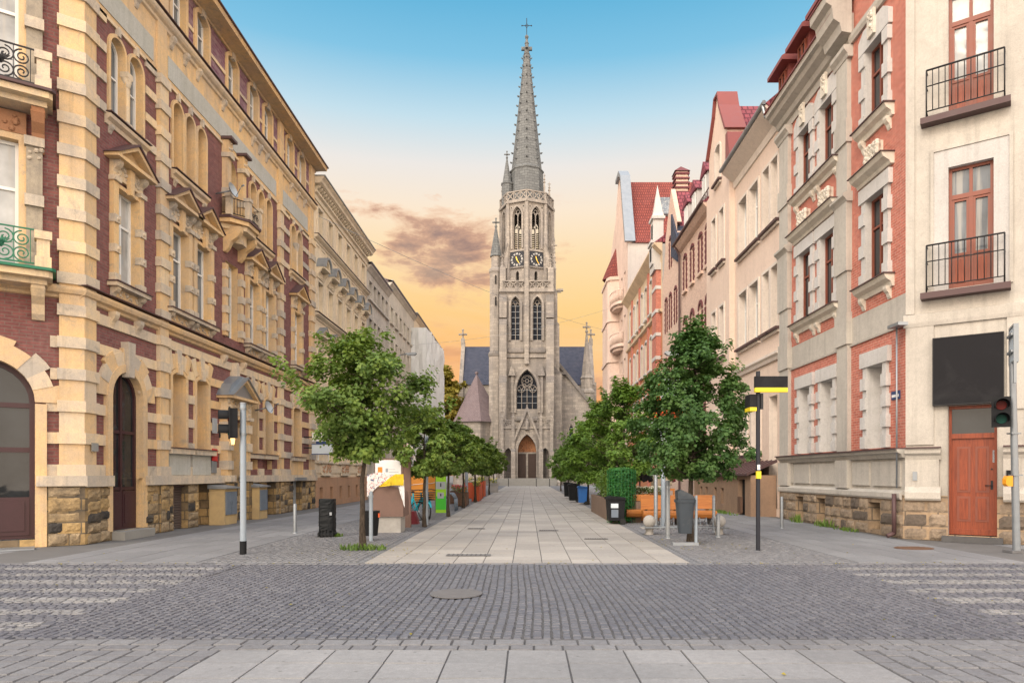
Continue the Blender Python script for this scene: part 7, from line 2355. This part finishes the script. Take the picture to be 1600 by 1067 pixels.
mb = MB(); mb.box(-4.75, -3.85, .0, 2.15, -21.3, -21.2, 0); mb.box(-3.84, -3.62, 0, 2.6, -21.3, -21.18, 0); mb.build('board', M('brown_board'), pb_)
mb = MB(); mb.box(-4.72, -3.92, 1.35, 2.1, -21.199, -21.19, 0); po_ = mb.build('poster', M('white_paint'), pb_)
mb = MB(); mb.box(-4.64, -4.5, 1.68, 1.88, -21.19, -21.186, 0); mb.build('picture', M('orange_screen'), po_)
mb = MB(); mb.box(-4.4, -4.32, 1.72, 1.84, -21.19, -21.186, 0); mb.box(-4.3, -4.0, 1.72, 1.735, -21.19, -21.186, 0); mb.box(-4.4, -4.05, 1.62, 1.632, -21.19, -21.186, 0); mb.box(-4.3, -4.1, 1.8, 1.81, -21.19, -21.186, 0); mb.build('sketch_line', M('zinc'), po_)
fl = thing('red_white_pennant', 'red and white pennant cloth hanging from the board post', 'pennant', (-3.66, 21.1, 2.2))
mb = MB(); cloth(mb, [(-3.72, 2.62), (-3.55, 2.5)], [(-3.72, 2.25), (-3.42, 2.05)], 0, -21.1, q, 6, 5); mb.build('pennant_cloth', M('banner_print'), fl)
for i, (x0, x1, y, l) in enumerate(((-4.9, -3.95, 26.2, 'orange fabric windscreen panel behind the bicycles, nearer the brown crate'), (-4.52, -3.98, 29.8, 'orange fabric windscreen panel behind the tall steel mast'))):
    s_ = thing('windscreen', l, 'windscreen', (x0, y, 0), 'orange cafe windscreens')
    mb = MB(); mb.box(x0 + .04, x1 - .04, .55, 1.92, -y - .015, -y + .015); mb.build('fabric_panel', M('orange_screen'), s_)
    mb = MB()
    for a, b, c, d in ((x0, x0 + .04, 0, 1.96), (x1 - .04, x1, 0, 1.96), (x0 + .04, x1 - .04, 1.92, 1.96), (x0 + .04, x1 - .04, .51, .55)): mb.box(a, b, c, d, -y - .02, -y + .02)
    mb.build('frame', M('brown_board'), s_)
    mb = MB(); mb.tube([(x0 + .05, 1.32, -y + .025), ((x0 + x1) / 2, 1.25, -y + .03), (x1 - .05, 1.3, -y + .025)], .012, 5); mb.build('rope', M('white_paint'), s_)
md = thing('sign_foot', 'maroon wedge shaped foot block with pale stripe beside the brown crate', 'block', (-3.6, 22.6, 0))
mb = MB(); mb.prism([(-4.2, 0), (-3.62, 0), (-3.75, .42), (-4.05, .42)], 'w', -23.0, -22.6); mb.build('block', M('maroon'), md)
mb = MB(); mb.prism([(-3.96, .04), (-3.88, .04), (-3.89, .40), (-3.94, .40)], 'w', -22.6, -22.59); mb.build('pale_stripe', M('white_paint'), md)
pi_ = thing('info_pillar', 'lime and green information pillar with pale notices', 'pillar', (-3.72, 29.3, 0))
mb = MB(); mb.box(-3.93, -3.5, .72, 1.66, -29.42, -29.3, 0); mb.box(-3.93, -3.5, 0, .14, -29.42, -29.3, 0); mb.build('lime_panel', M('lime_panel'), pi_)
mb = MB(); mb.box(-3.93, -3.5, .14, .72, -29.42, -29.302, 0); mb.build('green_panel', M('green_panel'), pi_)
for c, d in ((1.02, 1.34), (.62, .88)):
    mb = MB(); mb.box(-3.92 if c > 1 else -3.86, -3.51 if c > 1 else -3.58, c, d, -29.3, -29.294); n_ = mb.build('notice', M('pale_zinc'), pi_)
    mb = MB(); mb.box(-3.74, -3.69, c + .1, d - .06, -29.294, -29.29); mb.build('print', M('clock_face'), n_)

# bicycles
def bicycle(loc, rz, label, scale=1.0):
    t = thing('bicycle', label, 'bicycle', loc, 'hire bicycles by the windscreens', rz)
    def part(name, m, fn, parent=t):
        mb = MB(); fn(mb); o = mb.build(name, M(m)); o.parent = parent; return o
    def wheel(cx):
        def tyre(mb):
            n = 20
            for i in range(n):
                a, b = 2 * PI * i / n, 2 * PI * (i + 1) / n
                mb.cyl((cx + .33 * math.cos(a), .34 + .33 * math.sin(a), 0), (cx + .33 * math.cos(b), .34 + .33 * math.sin(b), 0), .022, n=6, caps=False)
        w = part('wheel', 'rubber', tyre)
        def sp(mb):
            for i in range(10):
                a = 2 * PI * i / 10; mb.cyl((cx, .34, 0), (cx + .32 * math.cos(a), .34 + .32 * math.sin(a), 0), .005, n=3, caps=False)
            mb.cyl((cx, .34, -.04), (cx, .34, .04), .035, n=8)
        part('spoke_hub', 'zinc', sp, w)
        part('mudguard', 'cyan_frame', lambda mb: [mb.prism([(cx + r * math.cos(a), .34 + r * math.sin(a)) for r, a in ((.37, a0), (.38, a0), (.38, a0 + .32), (.37, a0 + .32))], 'w', -.035, .035) for a0 in [R(20) + .3 * k for k in range(7)]], w)
    wheel(-.53); wheel(.53)
    part('frame', 'cyan_frame', lambda mb: (mb.tube([(-.53, .34, 0), (-.08, .32, 0), (-.2, .85, 0)], .028, 7), mb.tube([(-.08, .32, 0), (.1, .42, 0), (.36, .78, 0)], .045, 7), mb.cyl((.36, .72, 0), (.33, .98, 0), .03, n=7), mb.tube([(.37, .72, 0), (.5, .36, 0)], .028, 7), mb.cyl((-.53, .34, .06), (-.18, .78, .04), .016, n=5)))
    part('saddle', 'rubber', lambda mb: (mb.cyl((-.2, .85, 0), (-.23, .98, 0), .016, n=6), mb.prism([(-.38, -.09), (-.3, -.1), (-.06, -.03), (-.06, .03), (-.3, .1), (-.38, .09)], 'v', .97, 1.03)))
    part('handlebar', 'black_iron', lambda mb: mb.tube([(.2, 1.06, -.3), (.32, 1.1, -.12), (.34, 1.08, 0), (.32, 1.1, .12), (.2, 1.06, .3)], .016, 6))
    part('basket', 'black_iron', lambda mb: [mb.prism([(.42, v), (.72 + .04 * k, v), (.72 + .04 * k, v + .025), (.42, v + .025)], 'w', -.17 - .01 * k, .17 + .01 * k) for k, v in enumerate((.74, .82, .90, .98))])
    part('rear_bag', 'cyan_frame', lambda mb: mb.prism([(-.75, .55), (-.4, .55), (-.38, .78), (-.7, .78)], 'w', -.12, .12))
    part('crank', 'zinc', lambda mb: (mb.cyl((-.08, .32, -.05), (-.08, .32, .05), .09, n=10), mb.cyl((-.08, .32, .07), (.05, .22, .07), .012, n=5), mb.box(.0, .1, .2, .23, .07, .16)))
    return t
bicycle((-4.35, 24.1, 0), R(30), 'cyan hire bicycle nearest to the brown crate'.replace('nearest', 'next'))
bicycle((-4.1, 24.9, 0), R(-40), 'cyan hire bicycle turned toward the street behind the steel mast')
bicycle((-3.78, 25.6, 0), R(-72), 'cyan hire bicycle parked along the street edge, between the steel mast and the lime pillar')
hoop = thing('bicycle_stand', 'grey steel hoop bicycle stand behind the lime pillar', 'bicycle stand', (-3.35, 31.2, 0))
mb = MB()
for k in range(3):
    y = 30.8 + .5 * k
    mb.tube([(-3.75, 0, -y), (-3.72, .55, -y), (-3.6, .78, -y), (-3.42, .78, -y), (-3.28, .55, -y), (-3.25, 0, -y)], .035, 7)
mb.build('hoop_tube', M('blue_door'), hoop)

# dark planter boxes and red flower boxes on the bicycle side
def flowers(parent, x0, x1, y0, y1, z, h, m1, m2, n, seed, ls=.05):
    q = random.Random(seed); lf = MB(); pt_ = MB(); up = Vector((0, 0, 1))
    for i in range(n):
        x, y = q.uniform(x0, x1), q.uniform(y0, y1); zz = z + h * q.random() ** .7
        leaf_quad(lf, Vector((x, y, zz)), Vector((q.gauss(0, .5), q.gauss(0, .5), 1)).normalized(), up, ls * q.uniform(.7, 1.3), q)
        if i % 3 == 0:
            for _ in range(2): leaf_quad(pt_, Vector((x + q.uniform(-.02, .02), y, zz + h * .25)), Vector((q.gauss(0, .5), q.gauss(0, .5) - .4, 1)).normalized(), up, ls * .8, q)
    pl = wloc(parent)
    for mb, nm, m in ((lf, 'foliage', m1), (pt_, 'blossom', m2)):
        mb.v = [(a - pl.x, b - pl.y, c - pl.z) for a, b, c in mb.v]
        o = mb.build(nm, M(m)); o.parent = parent
def flowerbox(x0, x1, y0, y1, h, m, label, group, petal, seed, cat='planter'):
    t = thing('flower_box', label, cat, ((x0 + x1) / 2, y0, 0), group)
    mb = MB()
    mb.box(x0, x1, .04, h, -y1, -y0, 0); mb.box(x0 + .04, x1 - .04, h, h + .01, -y1 + .04, -y0 - .04, 1)
    for a in (x0, x1 - .06):
        for b in (-y1, -y0 - .06): mb.box(a - .012, a + .072, 0, h + .02, b - .012, b + .072, 0)
    k = 4
    for i in range(k): mb.box(x0 + .06, x1 - .06, .1 + (h - .12) * i / k, .1 + (h - .12) * (i + .82) / k, -y0, -y0 + .014, 0)
    mb.build('box', M(m, 'soil'), t)
    flowers(t, x0 + .03, x1 - .03, y0 + .03, y1 - .03, h, .28, 'leaf_weed', petal, 260, seed, .06)
    return t
flowerbox(-3.75, -3.15, 35.2, 36.6, .7, 'rust_brown', 'dark brown planter box beside the steel mast', 'planter boxes on the bicycle side', 'petal_red', 3)
flowerbox(-4.3, -3.8, 38.0, 39.6, .72, 'rust_brown', 'dark brown planter box set back toward the houses', 'planter boxes on the bicycle side', 'petal_red', 4)
flowerbox(-3.4, -2.95, 41.8, 43.6, .9, 'terracotta_box', 'orange red flower box with yellow blossom, the nearer one', 'orange red flower boxes', 'petal_yellow', 5)
flowerbox(-4.3, -3.1, 46.0, 47.2, 1.1, 'terracotta_box', 'wide orange red flower box farther toward the church', 'orange red flower boxes', 'petal_yellow', 6)
flowerbox(-3.75, -3.2, 50.5, 52.2, 1.15, 'terracotta_box', 'orange red flower box last before the church stair', 'orange red flower boxes', 'petal_yellow', 7)
ct = thing('concrete_tub', 'square concrete tub at the last tree before the church', 'tub', (-3.1, 62, 0)); mb = MB(); mb.box(-3.6, -2.7, 0, .75, -62.8, -61.9, 0); mb.box(-3.66, -2.64, .75, .86, -62.86, -61.84, 0); mb.build('tub_body', M('concrete'), ct); flowers(ct, -3.5, -2.8, 62.0, 62.7, .8, .4, 'leaf_weed', 'petal_yellow', 120, 9, .1)

# ================================================================== BENCHES, RACK, PLANTERS ON THE BIN SIDE
def bench(x0, x1, y, label):
    t = thing('bench', label, 'bench', ((x0 + x1) / 2, y, 0), 'orange wooden benches')
    mb = MB(); mb.prism([(-y - .16, .52), (-y - .10, .50), (-y - .16, .96), (-y - .22, .96)], 'u', x0, x1); mb.build('backrest', M('bench_wood'), t)
    mb = MB(); mb.prism([(-y - .1, .46), (-y + .34, .46), (-y + .40, .42), (-y + .40, .34), (-y + .34, .24), (-y + .26, .20), (-y + .22, .38), (-y - .1, .38)], 'u', x0, x1); mb.build('seat', M('bench_wood'), t)
    for x in (x0 + .18, x1 - .18):
        mb = MB(); mb.box(x - .05, x + .05, 0, .39, -y - .08, -y + .2); mb.prism([(-y - .22, .3), (-y - .1, .3), (-y - .18, .8), (-y - .25, .8)], 'u', x - .04, x + .04); mb.build('leg', M('black_iron'), t)
    return t
bench(3.35, 4.22, 23.4, 'short orange wooden bench set back beside the netted bush')
bench(3.76, 5.1, 22.5, 'long orange wooden bench behind the posts and the bicycle rack')
bench(5.18, 6.2, 22.7, 'orange wooden bench with its end toward the pink house')
rk = thing('bicycle_rack', 'low steel bicycle rack with hoops between two concrete balls', 'bicycle rack', (4.3, 18.8, 0))
Yk = 18.8
mb = MB()
for d in (-.22, .2): mb.cyl((3.2, .2, -Yk + d), (5.5, .2, -Yk + d), .022, n=8)
mb.build('rail', M('galvanised'), rk)
for i in range(9):
    x = 3.62 + i * .18
    mb = MB(); pts = [(x + .10 * math.sin(a * 1.0) * .4, .12 + .34 * max(0, math.sin(a)) , -Yk - .25 + .5 * (a / PI)) for a in [PI * k / 9 for k in range(10)]]
    mb.tube(pts, .012, 6); mb.build('hoop', M('galvanised'), rk)
for x in (3.36, 5.28):
    mb = MB(); mb.sphere((x, .36, -Yk), .175, 18); o_ = mb.build('concrete_ball', M('concrete'), rk)
    mb = MB(); mb.lathe([(.12, 0), (.1, .1), (.14, .2)], (x, -Yk), 14); mb.box(x - .24, x + .24, .175, .195, -Yk - .2, -Yk + .2); mb.build('ball_foot', M('concrete'), rk)
# brown plank planter with climbing plants and the green net
pw = thing('plank_planter', 'long brown plank planter box with green plants along the street edge', 'planter', (2.95, 27, 0))
mb = MB()
for i in range(24):
    y = 23.4 + i * .30; mb.box(2.86, 3.0, 0, .74 + .01 * (i % 3), -y - .29, -y, 0)
mb.box(3.0, 3.9, 0, .72, -30.6, -23.4, 0); mb.build('box', M('planter_wood'), pw)
mb = MB(); mb.box(3.0, 3.88, .72, .74, -30.55, -23.45, 0); mb.build('soil_bed', M('soil'), pw)
flowers(pw, 2.95, 3.7, 23.6, 30.4, .74, .85, 'leaf_weed', 'leaf_bright', 1500, 31, .1)
nb_ = thing('netted_bush', 'tall green bush wrapped in bright green wire netting', 'bush', (3.25, 23.6, 0))
q = random.Random(77); lf = MB()
for i in range(3800):
    a = q.uniform(0, 2 * PI); r_ = .47 * q.random() ** .4; 
    leaf_quad(lf, Vector((r_ * math.cos(a), r_ * math.sin(a), q.uniform(.05, 1.85))), Vector((math.cos(a), math.sin(a), .8)).normalized(), Vector((0, 0, 1)), .08 * q.uniform(.7, 1.3), q)
o = lf.build('foliage', M('leaf_net')); o.parent = nb_
mb = MB()
for i in range(26):
    a = 2 * PI * i / 26; mb.cyl((.5 * math.cos(a), 0, .5 * math.sin(a)), (.5 * math.cos(a), 1.8, .5 * math.sin(a)), .007, n=4, caps=False)
for j in range(19):
    for i in range(26):
        a, b = 2 * PI * i / 26, 2 * PI * (i + 1) / 26; mb.cyl((.5 * math.cos(a), j * .1, .5 * math.sin(a)), (.5 * math.cos(b), j * .1, .5 * math.sin(b)), .006, n=4, caps=False)
o = mb.build('wire_net', M('net_green')); o.parent = nb_
wp = thing('flower_planter', 'long trough of white blossom behind the wooden benches', 'planter', (4.4, 24.4, 0))
mb = MB(); mb.box(3.75, 5.0, 0, .86, -24.9, -24.4, 0); mb.box(3.7, 5.05, .86, .92, -24.95, -24.35, 0); mb.build('trough', M('bench_wood'), wp)
flowers(wp, 3.72, 5.05, 24.35, 24.95, .9, .26, 'leaf_weed', 'petal_white', 900, 51, .06)
def parasol(x, y, top, fabric, label, spread=.3):
    t = thing('parasol', label, 'parasol', (x, y, 0), 'folded cafe parasols')
    mb = MB(); mb.cyl((x, 0, -y), (x, top + .1, -y), .03, n=8); mb.build('pole', M('brown_board'), t)
    mb = MB(); mb.box(x - .3, x + .3, 0, .09, -y - .3, -y + .3); mb.build('foot', M('concrete'), t)
    mb = MB(); n = 24; rings = []
    for k, (f, z) in enumerate(((.06, top), (.18, top - .25), (.5, top - .7), (.85, top - 1.1), (1.0, top - 1.35))):
        rings.append([(x + spread * f * (1 + .22 * math.cos(i * PI * 8 / 12)) * math.cos(2 * PI * i / n), z + (.06 * math.sin(i * 2.1) if k == 4 else 0), -y + spread * f * (1 + .22 * math.cos(i * PI * 8 / 12)) * math.sin(2 * PI * i / n)) for i in range(n)])
    for a, b in zip(rings, rings[1:]):
        for i in range(n):
            j = (i + 1) % n; mb.add([b[j], b[i], a[i], a[j]], 0)
    mb.build('canopy', M(fabric), t)
parasol(4.25, 25.8, 2.75, 'dark_fabric', 'folded black parasol over the white blossom trough', .42)
parasol(5.15, 26.2, 2.6, 'beige_fabric', 'folded beige parasol beside the black one', .34)
parasol(6.0, 29.5, 2.7, 'maroon', 'folded dark red parasol farther toward the church', .34)
pc = thing('cafe_chair', 'orange wooden armchair behind the benches', 'chair', (4.95, 23.6, 0))
mb = MB(); mb.box(4.78, 5.12, .42, .48, -23.9, -23.5); mb.build('seat', M('bench_wood'), pc)
mb = MB()
for a, b, c, d in ((4.74, 4.80, .48, 1.16), (5.10, 5.16, .48, 1.16), (4.80, 5.10, 1.08, 1.16), (4.8, 5.1, .78, .84)): mb.box(a, b, c, d, -23.96, -23.9)
mb.build('backrest', M('bench_wood'), pc)
for x in (4.76, 5.1):
    for y in (23.52, 23.92):
        mb = MB(); mb.box(x, x + .05, 0, .42, -y - .03, -y + .03); mb.build('leg', M('bench_wood'), pc)
# weeds
def weeds(name, label, x, y, rx, ry, h, n, seed, group='weeds at the foot of walls and trees'):
    q = random.Random(seed); lf = MB()
    for i in range(n):
        a = q.uniform(0, 2 * PI); r_ = q.random() ** 1.1
        b = Vector((rx * r_ * math.cos(a), ry * r_ * math.sin(a), 0))
        tip = b + Vector((q.gauss(0, .05), q.gauss(0, .05), h * q.uniform(.3, 1)))
        s = Vector((q.uniform(-1, 1), q.uniform(-1, 1), 0)).normalized() * .012
        i0 = len(lf.v); m_ = b.lerp(tip, .5)
        lf.v.extend([tuple(b - s), tuple(b + s), tuple(m_ + s * 1.6), tuple(tip), tuple(m_ - s * 1.6)])
        lf.fc.append((i0, i0 + 1, i0 + 2, i0 + 3, i0 + 4)); lf.mi.append(0); lf.sm.append(False); lf.uv += [(0, 0)] * 5
    o = lf.build(name, M('leaf_weed')); o.location = (x, y, 0)
    return tag(o, label, 'weeds', group)
weeds('weed_tuft', 'green weeds round the trunk of the spreading maple', -3.6, 14.95, .5, .24, .17, 190, 1)
weeds('weed_tuft', 'small weed tuft beside the foil wrapped bin', -5.05, 18.1, .16, .1, .12, 70, 2)
weeds('weed_tuft', 'weeds between the cellar windows of the red brick house', 9.35, 21.6, .22, .5, .28, 70, 3)
weeds('weed_tuft', 'low weeds along the stone plinth before the third cellar window', 9.3, 20.0, .18, .7, .14, 80, 4)
weeds('weed_tuft', 'weeds at the far corner of the stone plinth', 9.3, 23.6, .2, .5, .34, 60, 5)
weeds('weed_tuft', 'grass strip along the brown basement annex', 8.3, 29.5, .25, 2.4, .16, 200, 6)
weeds('weed_tuft', 'tall weeds at the corner of the brown basement annex', 8.0, 34.6, .5, .5, .7, 260, 7)
q = random.Random(90); lf = MB(); up = Vector((0, 0, 1))
for i in range(260):
    k = i % 4
    if k == 0: x, y = q.gauss(-3.6, .8), q.gauss(14.6, .8)
    elif k == 1: x, y = q.gauss(3.9, .7), q.gauss(15.9, .8)
    elif k == 2: x, y = q.uniform(-9, 9), 12.55 + abs(q.gauss(0, .12))
    else: x, y = q.uniform(-9, 9), q.uniform(5.6, 16)
    leaf_quad(lf, Vector((x, y, .012)), Vector((q.gauss(0, .25), q.gauss(0, .25), 1)).normalized(), up, q.uniform(.02, .045), q)
tag(lf.build('leaf_litter', M('leaf_gold')), 'small fallen leaves scattered over paving and kerb', 'fallen leaves', None, 'stuff')
# street lamps on the facades and overhead wires
def wall_lamp(F, u, v, d, label):
    t = thing('wall_street_lamp', label, 'street lamp', F.P(u, v, 0), 'street lamps on wall arms')
    mb = MB(F); mb.tube([(u, v, 0), (u, v + .5, d * .5), (u, v + .55, d)], .045, 7); mb.build('arm', M('galvanised'), t)
    mb = MB(F); mb.prism([(d - .1, v + .62), (d + .7, v + .68), (d + .75, v + .58), (d + .6, v + .46), (d, v + .46)], 'u', u - .16, u + .16); mb.build('lamp_head', M('pale_zinc'), t)
wall_lamp(FL, 54.0, 10.6, 1.0, 'street lamp on a wall arm of the pale sooty house')
wall_lamp(FR, -34.6, 7.2, 2.0, 'street lamp on a wall arm above the tall tree')
for k, (a, b, l) in enumerate((((-10.4, 34, 14.5), (9.6, 76, 17.5), 'thin overhead wire sagging from the cream house to the tall rose house'), ((-10.4, 60, 13), (9.5, 70, 19), 'thin overhead wire crossing lower before the church tower'))):
    mb = MB(); n = 24; pts = []
    for i in range(n + 1):
        t = i / n; pts.append((a[0] + (b[0] - a[0]) * t, a[2] + (b[2] - a[2]) * t - 1.4 * 4 * t * (1 - t) * .5, -(a[1] + (b[1] - a[1]) * t)))
    mb.tube(pts, .012, 4); tag(mb.build('overhead_wire', M('zinc')), l, 'wire', 'overhead wires')

# ================================================================== SKY, SUN, CAMERA
SUN_EL, SUN_AZ = 37.0, 212.0      # from behind the viewer's left shoulder
w = bpy.data.worlds.new('World'); sc.world = w; w.use_nodes = True
t = w.node_tree; t.nodes.clear()
class WT(NT):
    def __init__(s): s.t = t
W_ = WT()
out = W_.n('ShaderNodeOutputWorld'); bg = W_.n('ShaderNodeBackground')
gen = W_.n('ShaderNodeTexCoord').outputs['Generated']
sep = W_.n('ShaderNodeSeparateXYZ'); W_.link(gen, sep.inputs[0])
dx, dy, dz = sep.outputs
sky = W_.n('ShaderNodeTexSky', sky_type='NISHITA'); sky.sun_disc = False
sky.sun_elevation = R(SUN_EL); sky.sun_rotation = R(SUN_AZ)
ramp = W_.n('ShaderNodeValToRGB'); cr_ = ramp.color_ramp
stops = [(0.0, (.80, .32, .13)), (.10, (.98, .40, .15)), (.17, (1.0, .57, .20)), (.235, (1.0, .68, .29)), (.30, (1.0, .75, .43)), (.36, (.98, .82, .64)), (.41, (.86, .82, .78)), (.46, (.56, .75, .85)), (.52, (.23, .56, .79)), (.58, (.118, .45, .71)), (.70, (.10, .38, .64))]
while len(cr_.elements) < len(stops): cr_.elements.new(.5)
for e, (p, c) in zip(cr_.elements, stops): e.position = p; e.color = (*c, 1)
W_.link(dz, ramp.inputs[0])
base = ramp.outputs[0]
# clouds: drifting banks low over the street's end
mp_ = W_.n('ShaderNodeMapping'); W_.link(gen, mp_.inputs[0]); mp_.inputs['Scale'].default_value = (1.0, 1.0, 2.9)
cn = W_.noise(mp_.outputs[0], 6.5, 9, .62, .35); cn2 = W_.noise(mp_.outputs[0], 17, 8, .65, .4)
def blob(cx, cz, sx, sz):
    a = W_.math('DIVIDE', W_.math('SUBTRACT', dx, cx), sx); b = W_.math('DIVIDE', W_.math('SUBTRACT', dz, cz), sz)
    r2 = W_.math('ADD', W_.math('MULTIPLY', a, a), W_.math('MULTIPLY', b, b))
    return W_.math('POWER', 2.718, W_.math('MULTIPLY', r2, -1.0))
m1 = blob(-.115, .318, .15, .050); m2 = blob(-.13, .275, .075, .026); m3 = blob(-.115, .165, .06, .034); m4 = blob(.10, .13, .06, .03); m5 = blob(-.5, .30, .3, .03); m6 = blob(-.08, .275, .05, .02)
mm = m1
for x_ in (m2, m3, m4, m5, m6): mm = W_.math('MAXIMUM', mm, x_)
dens = W_.math('ADD', W_.math('ADD', W_.math('MULTIPLY', mm, .72), W_.math('MULTIPLY', W_.math('SUBTRACT', cn, .5), 2.1)), W_.math('MULTIPLY', W_.math('SUBTRACT', cn2, .5), 1.1))
mask = W_.math('MULTIPLY', W_.math('MULTIPLY', W_.ramp(dens, .34, .68), W_.ramp(mm, .02, .25)), W_.ramp(dy, .05, .3))
ccol = W_.mix(W_.ramp(dens, .42, .92), (.92, .52, .32), (.33, .205, .19))
ccol = W_.mix(W_.ramp(dz, .12, .24, .75, 0), ccol, (.85, .33, .12))
base = W_.mix(W_.math('MULTIPLY', mask, .92), base, ccol)
glow = W_.math('MULTIPLY', blob(-.13, .13, .16, .09), .6)
base = W_.mix(glow, base, (1.0, .47, .16))
# thin veils
veil = W_.math('MULTIPLY', W_.ramp(W_.noise(mp_.outputs[0], 3.2, 8, .6, .5), .5, .75, 0, .35), W_.ramp(dz, .36, .26))
base = W_.mix(veil, base, (.98, .80, .55))
# unseen sky overhead and behind the viewer, brightened to light the facades
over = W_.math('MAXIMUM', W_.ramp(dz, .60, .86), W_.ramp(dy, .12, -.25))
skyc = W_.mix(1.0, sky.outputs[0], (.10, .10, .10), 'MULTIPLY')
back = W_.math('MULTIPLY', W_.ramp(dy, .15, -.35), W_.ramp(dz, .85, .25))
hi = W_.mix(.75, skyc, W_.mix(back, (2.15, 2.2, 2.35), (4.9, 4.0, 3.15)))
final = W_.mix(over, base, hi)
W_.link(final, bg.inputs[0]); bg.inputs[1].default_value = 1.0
W_.link(bg.outputs[0], out.inputs[0])
L_ = bpy.data.lights.new('sun', 'SUN'); L_.energy = 1.9; L_.angle = R(22); L_.color = (1, .88, .72)
lo = bpy.data.objects.new('sun', L_); col.objects.link(lo)
az, el = R(SUN_AZ), R(SUN_EL)
d = Vector((math.sin(az) * math.cos(el), math.cos(az) * math.cos(el), math.sin(el)))   # toward the sun
lo.rotation_euler = d.to_track_quat('Z', 'Y').to_euler(); lo.location = (-10, -20, 30)
cam = bpy.data.cameras.new('camera'); co_ = bpy.data.objects.new('camera', cam); col.objects.link(co_)
co_.location = (0, 0, CAMZ); co_.rotation_euler = (PI / 2, 0, 0)
cam.sensor_width = 36; cam.lens = F_PX / 1600 * 36
cam.shift_x = -24 / 1600; cam.shift_y = (741 - 533.5) / 1600
cam.clip_end = 2000; cam.clip_start = .1
sc.camera = co_
sc.view_settings.view_transform = 'Standard'; sc.view_settings.look = 'None'; sc.view_settings.exposure = 0; sc.view_settings.gamma = 1
sc.cycles.max_bounces = 5; sc.cycles.diffuse_bounces = 2; sc.cycles.use_denoising = True
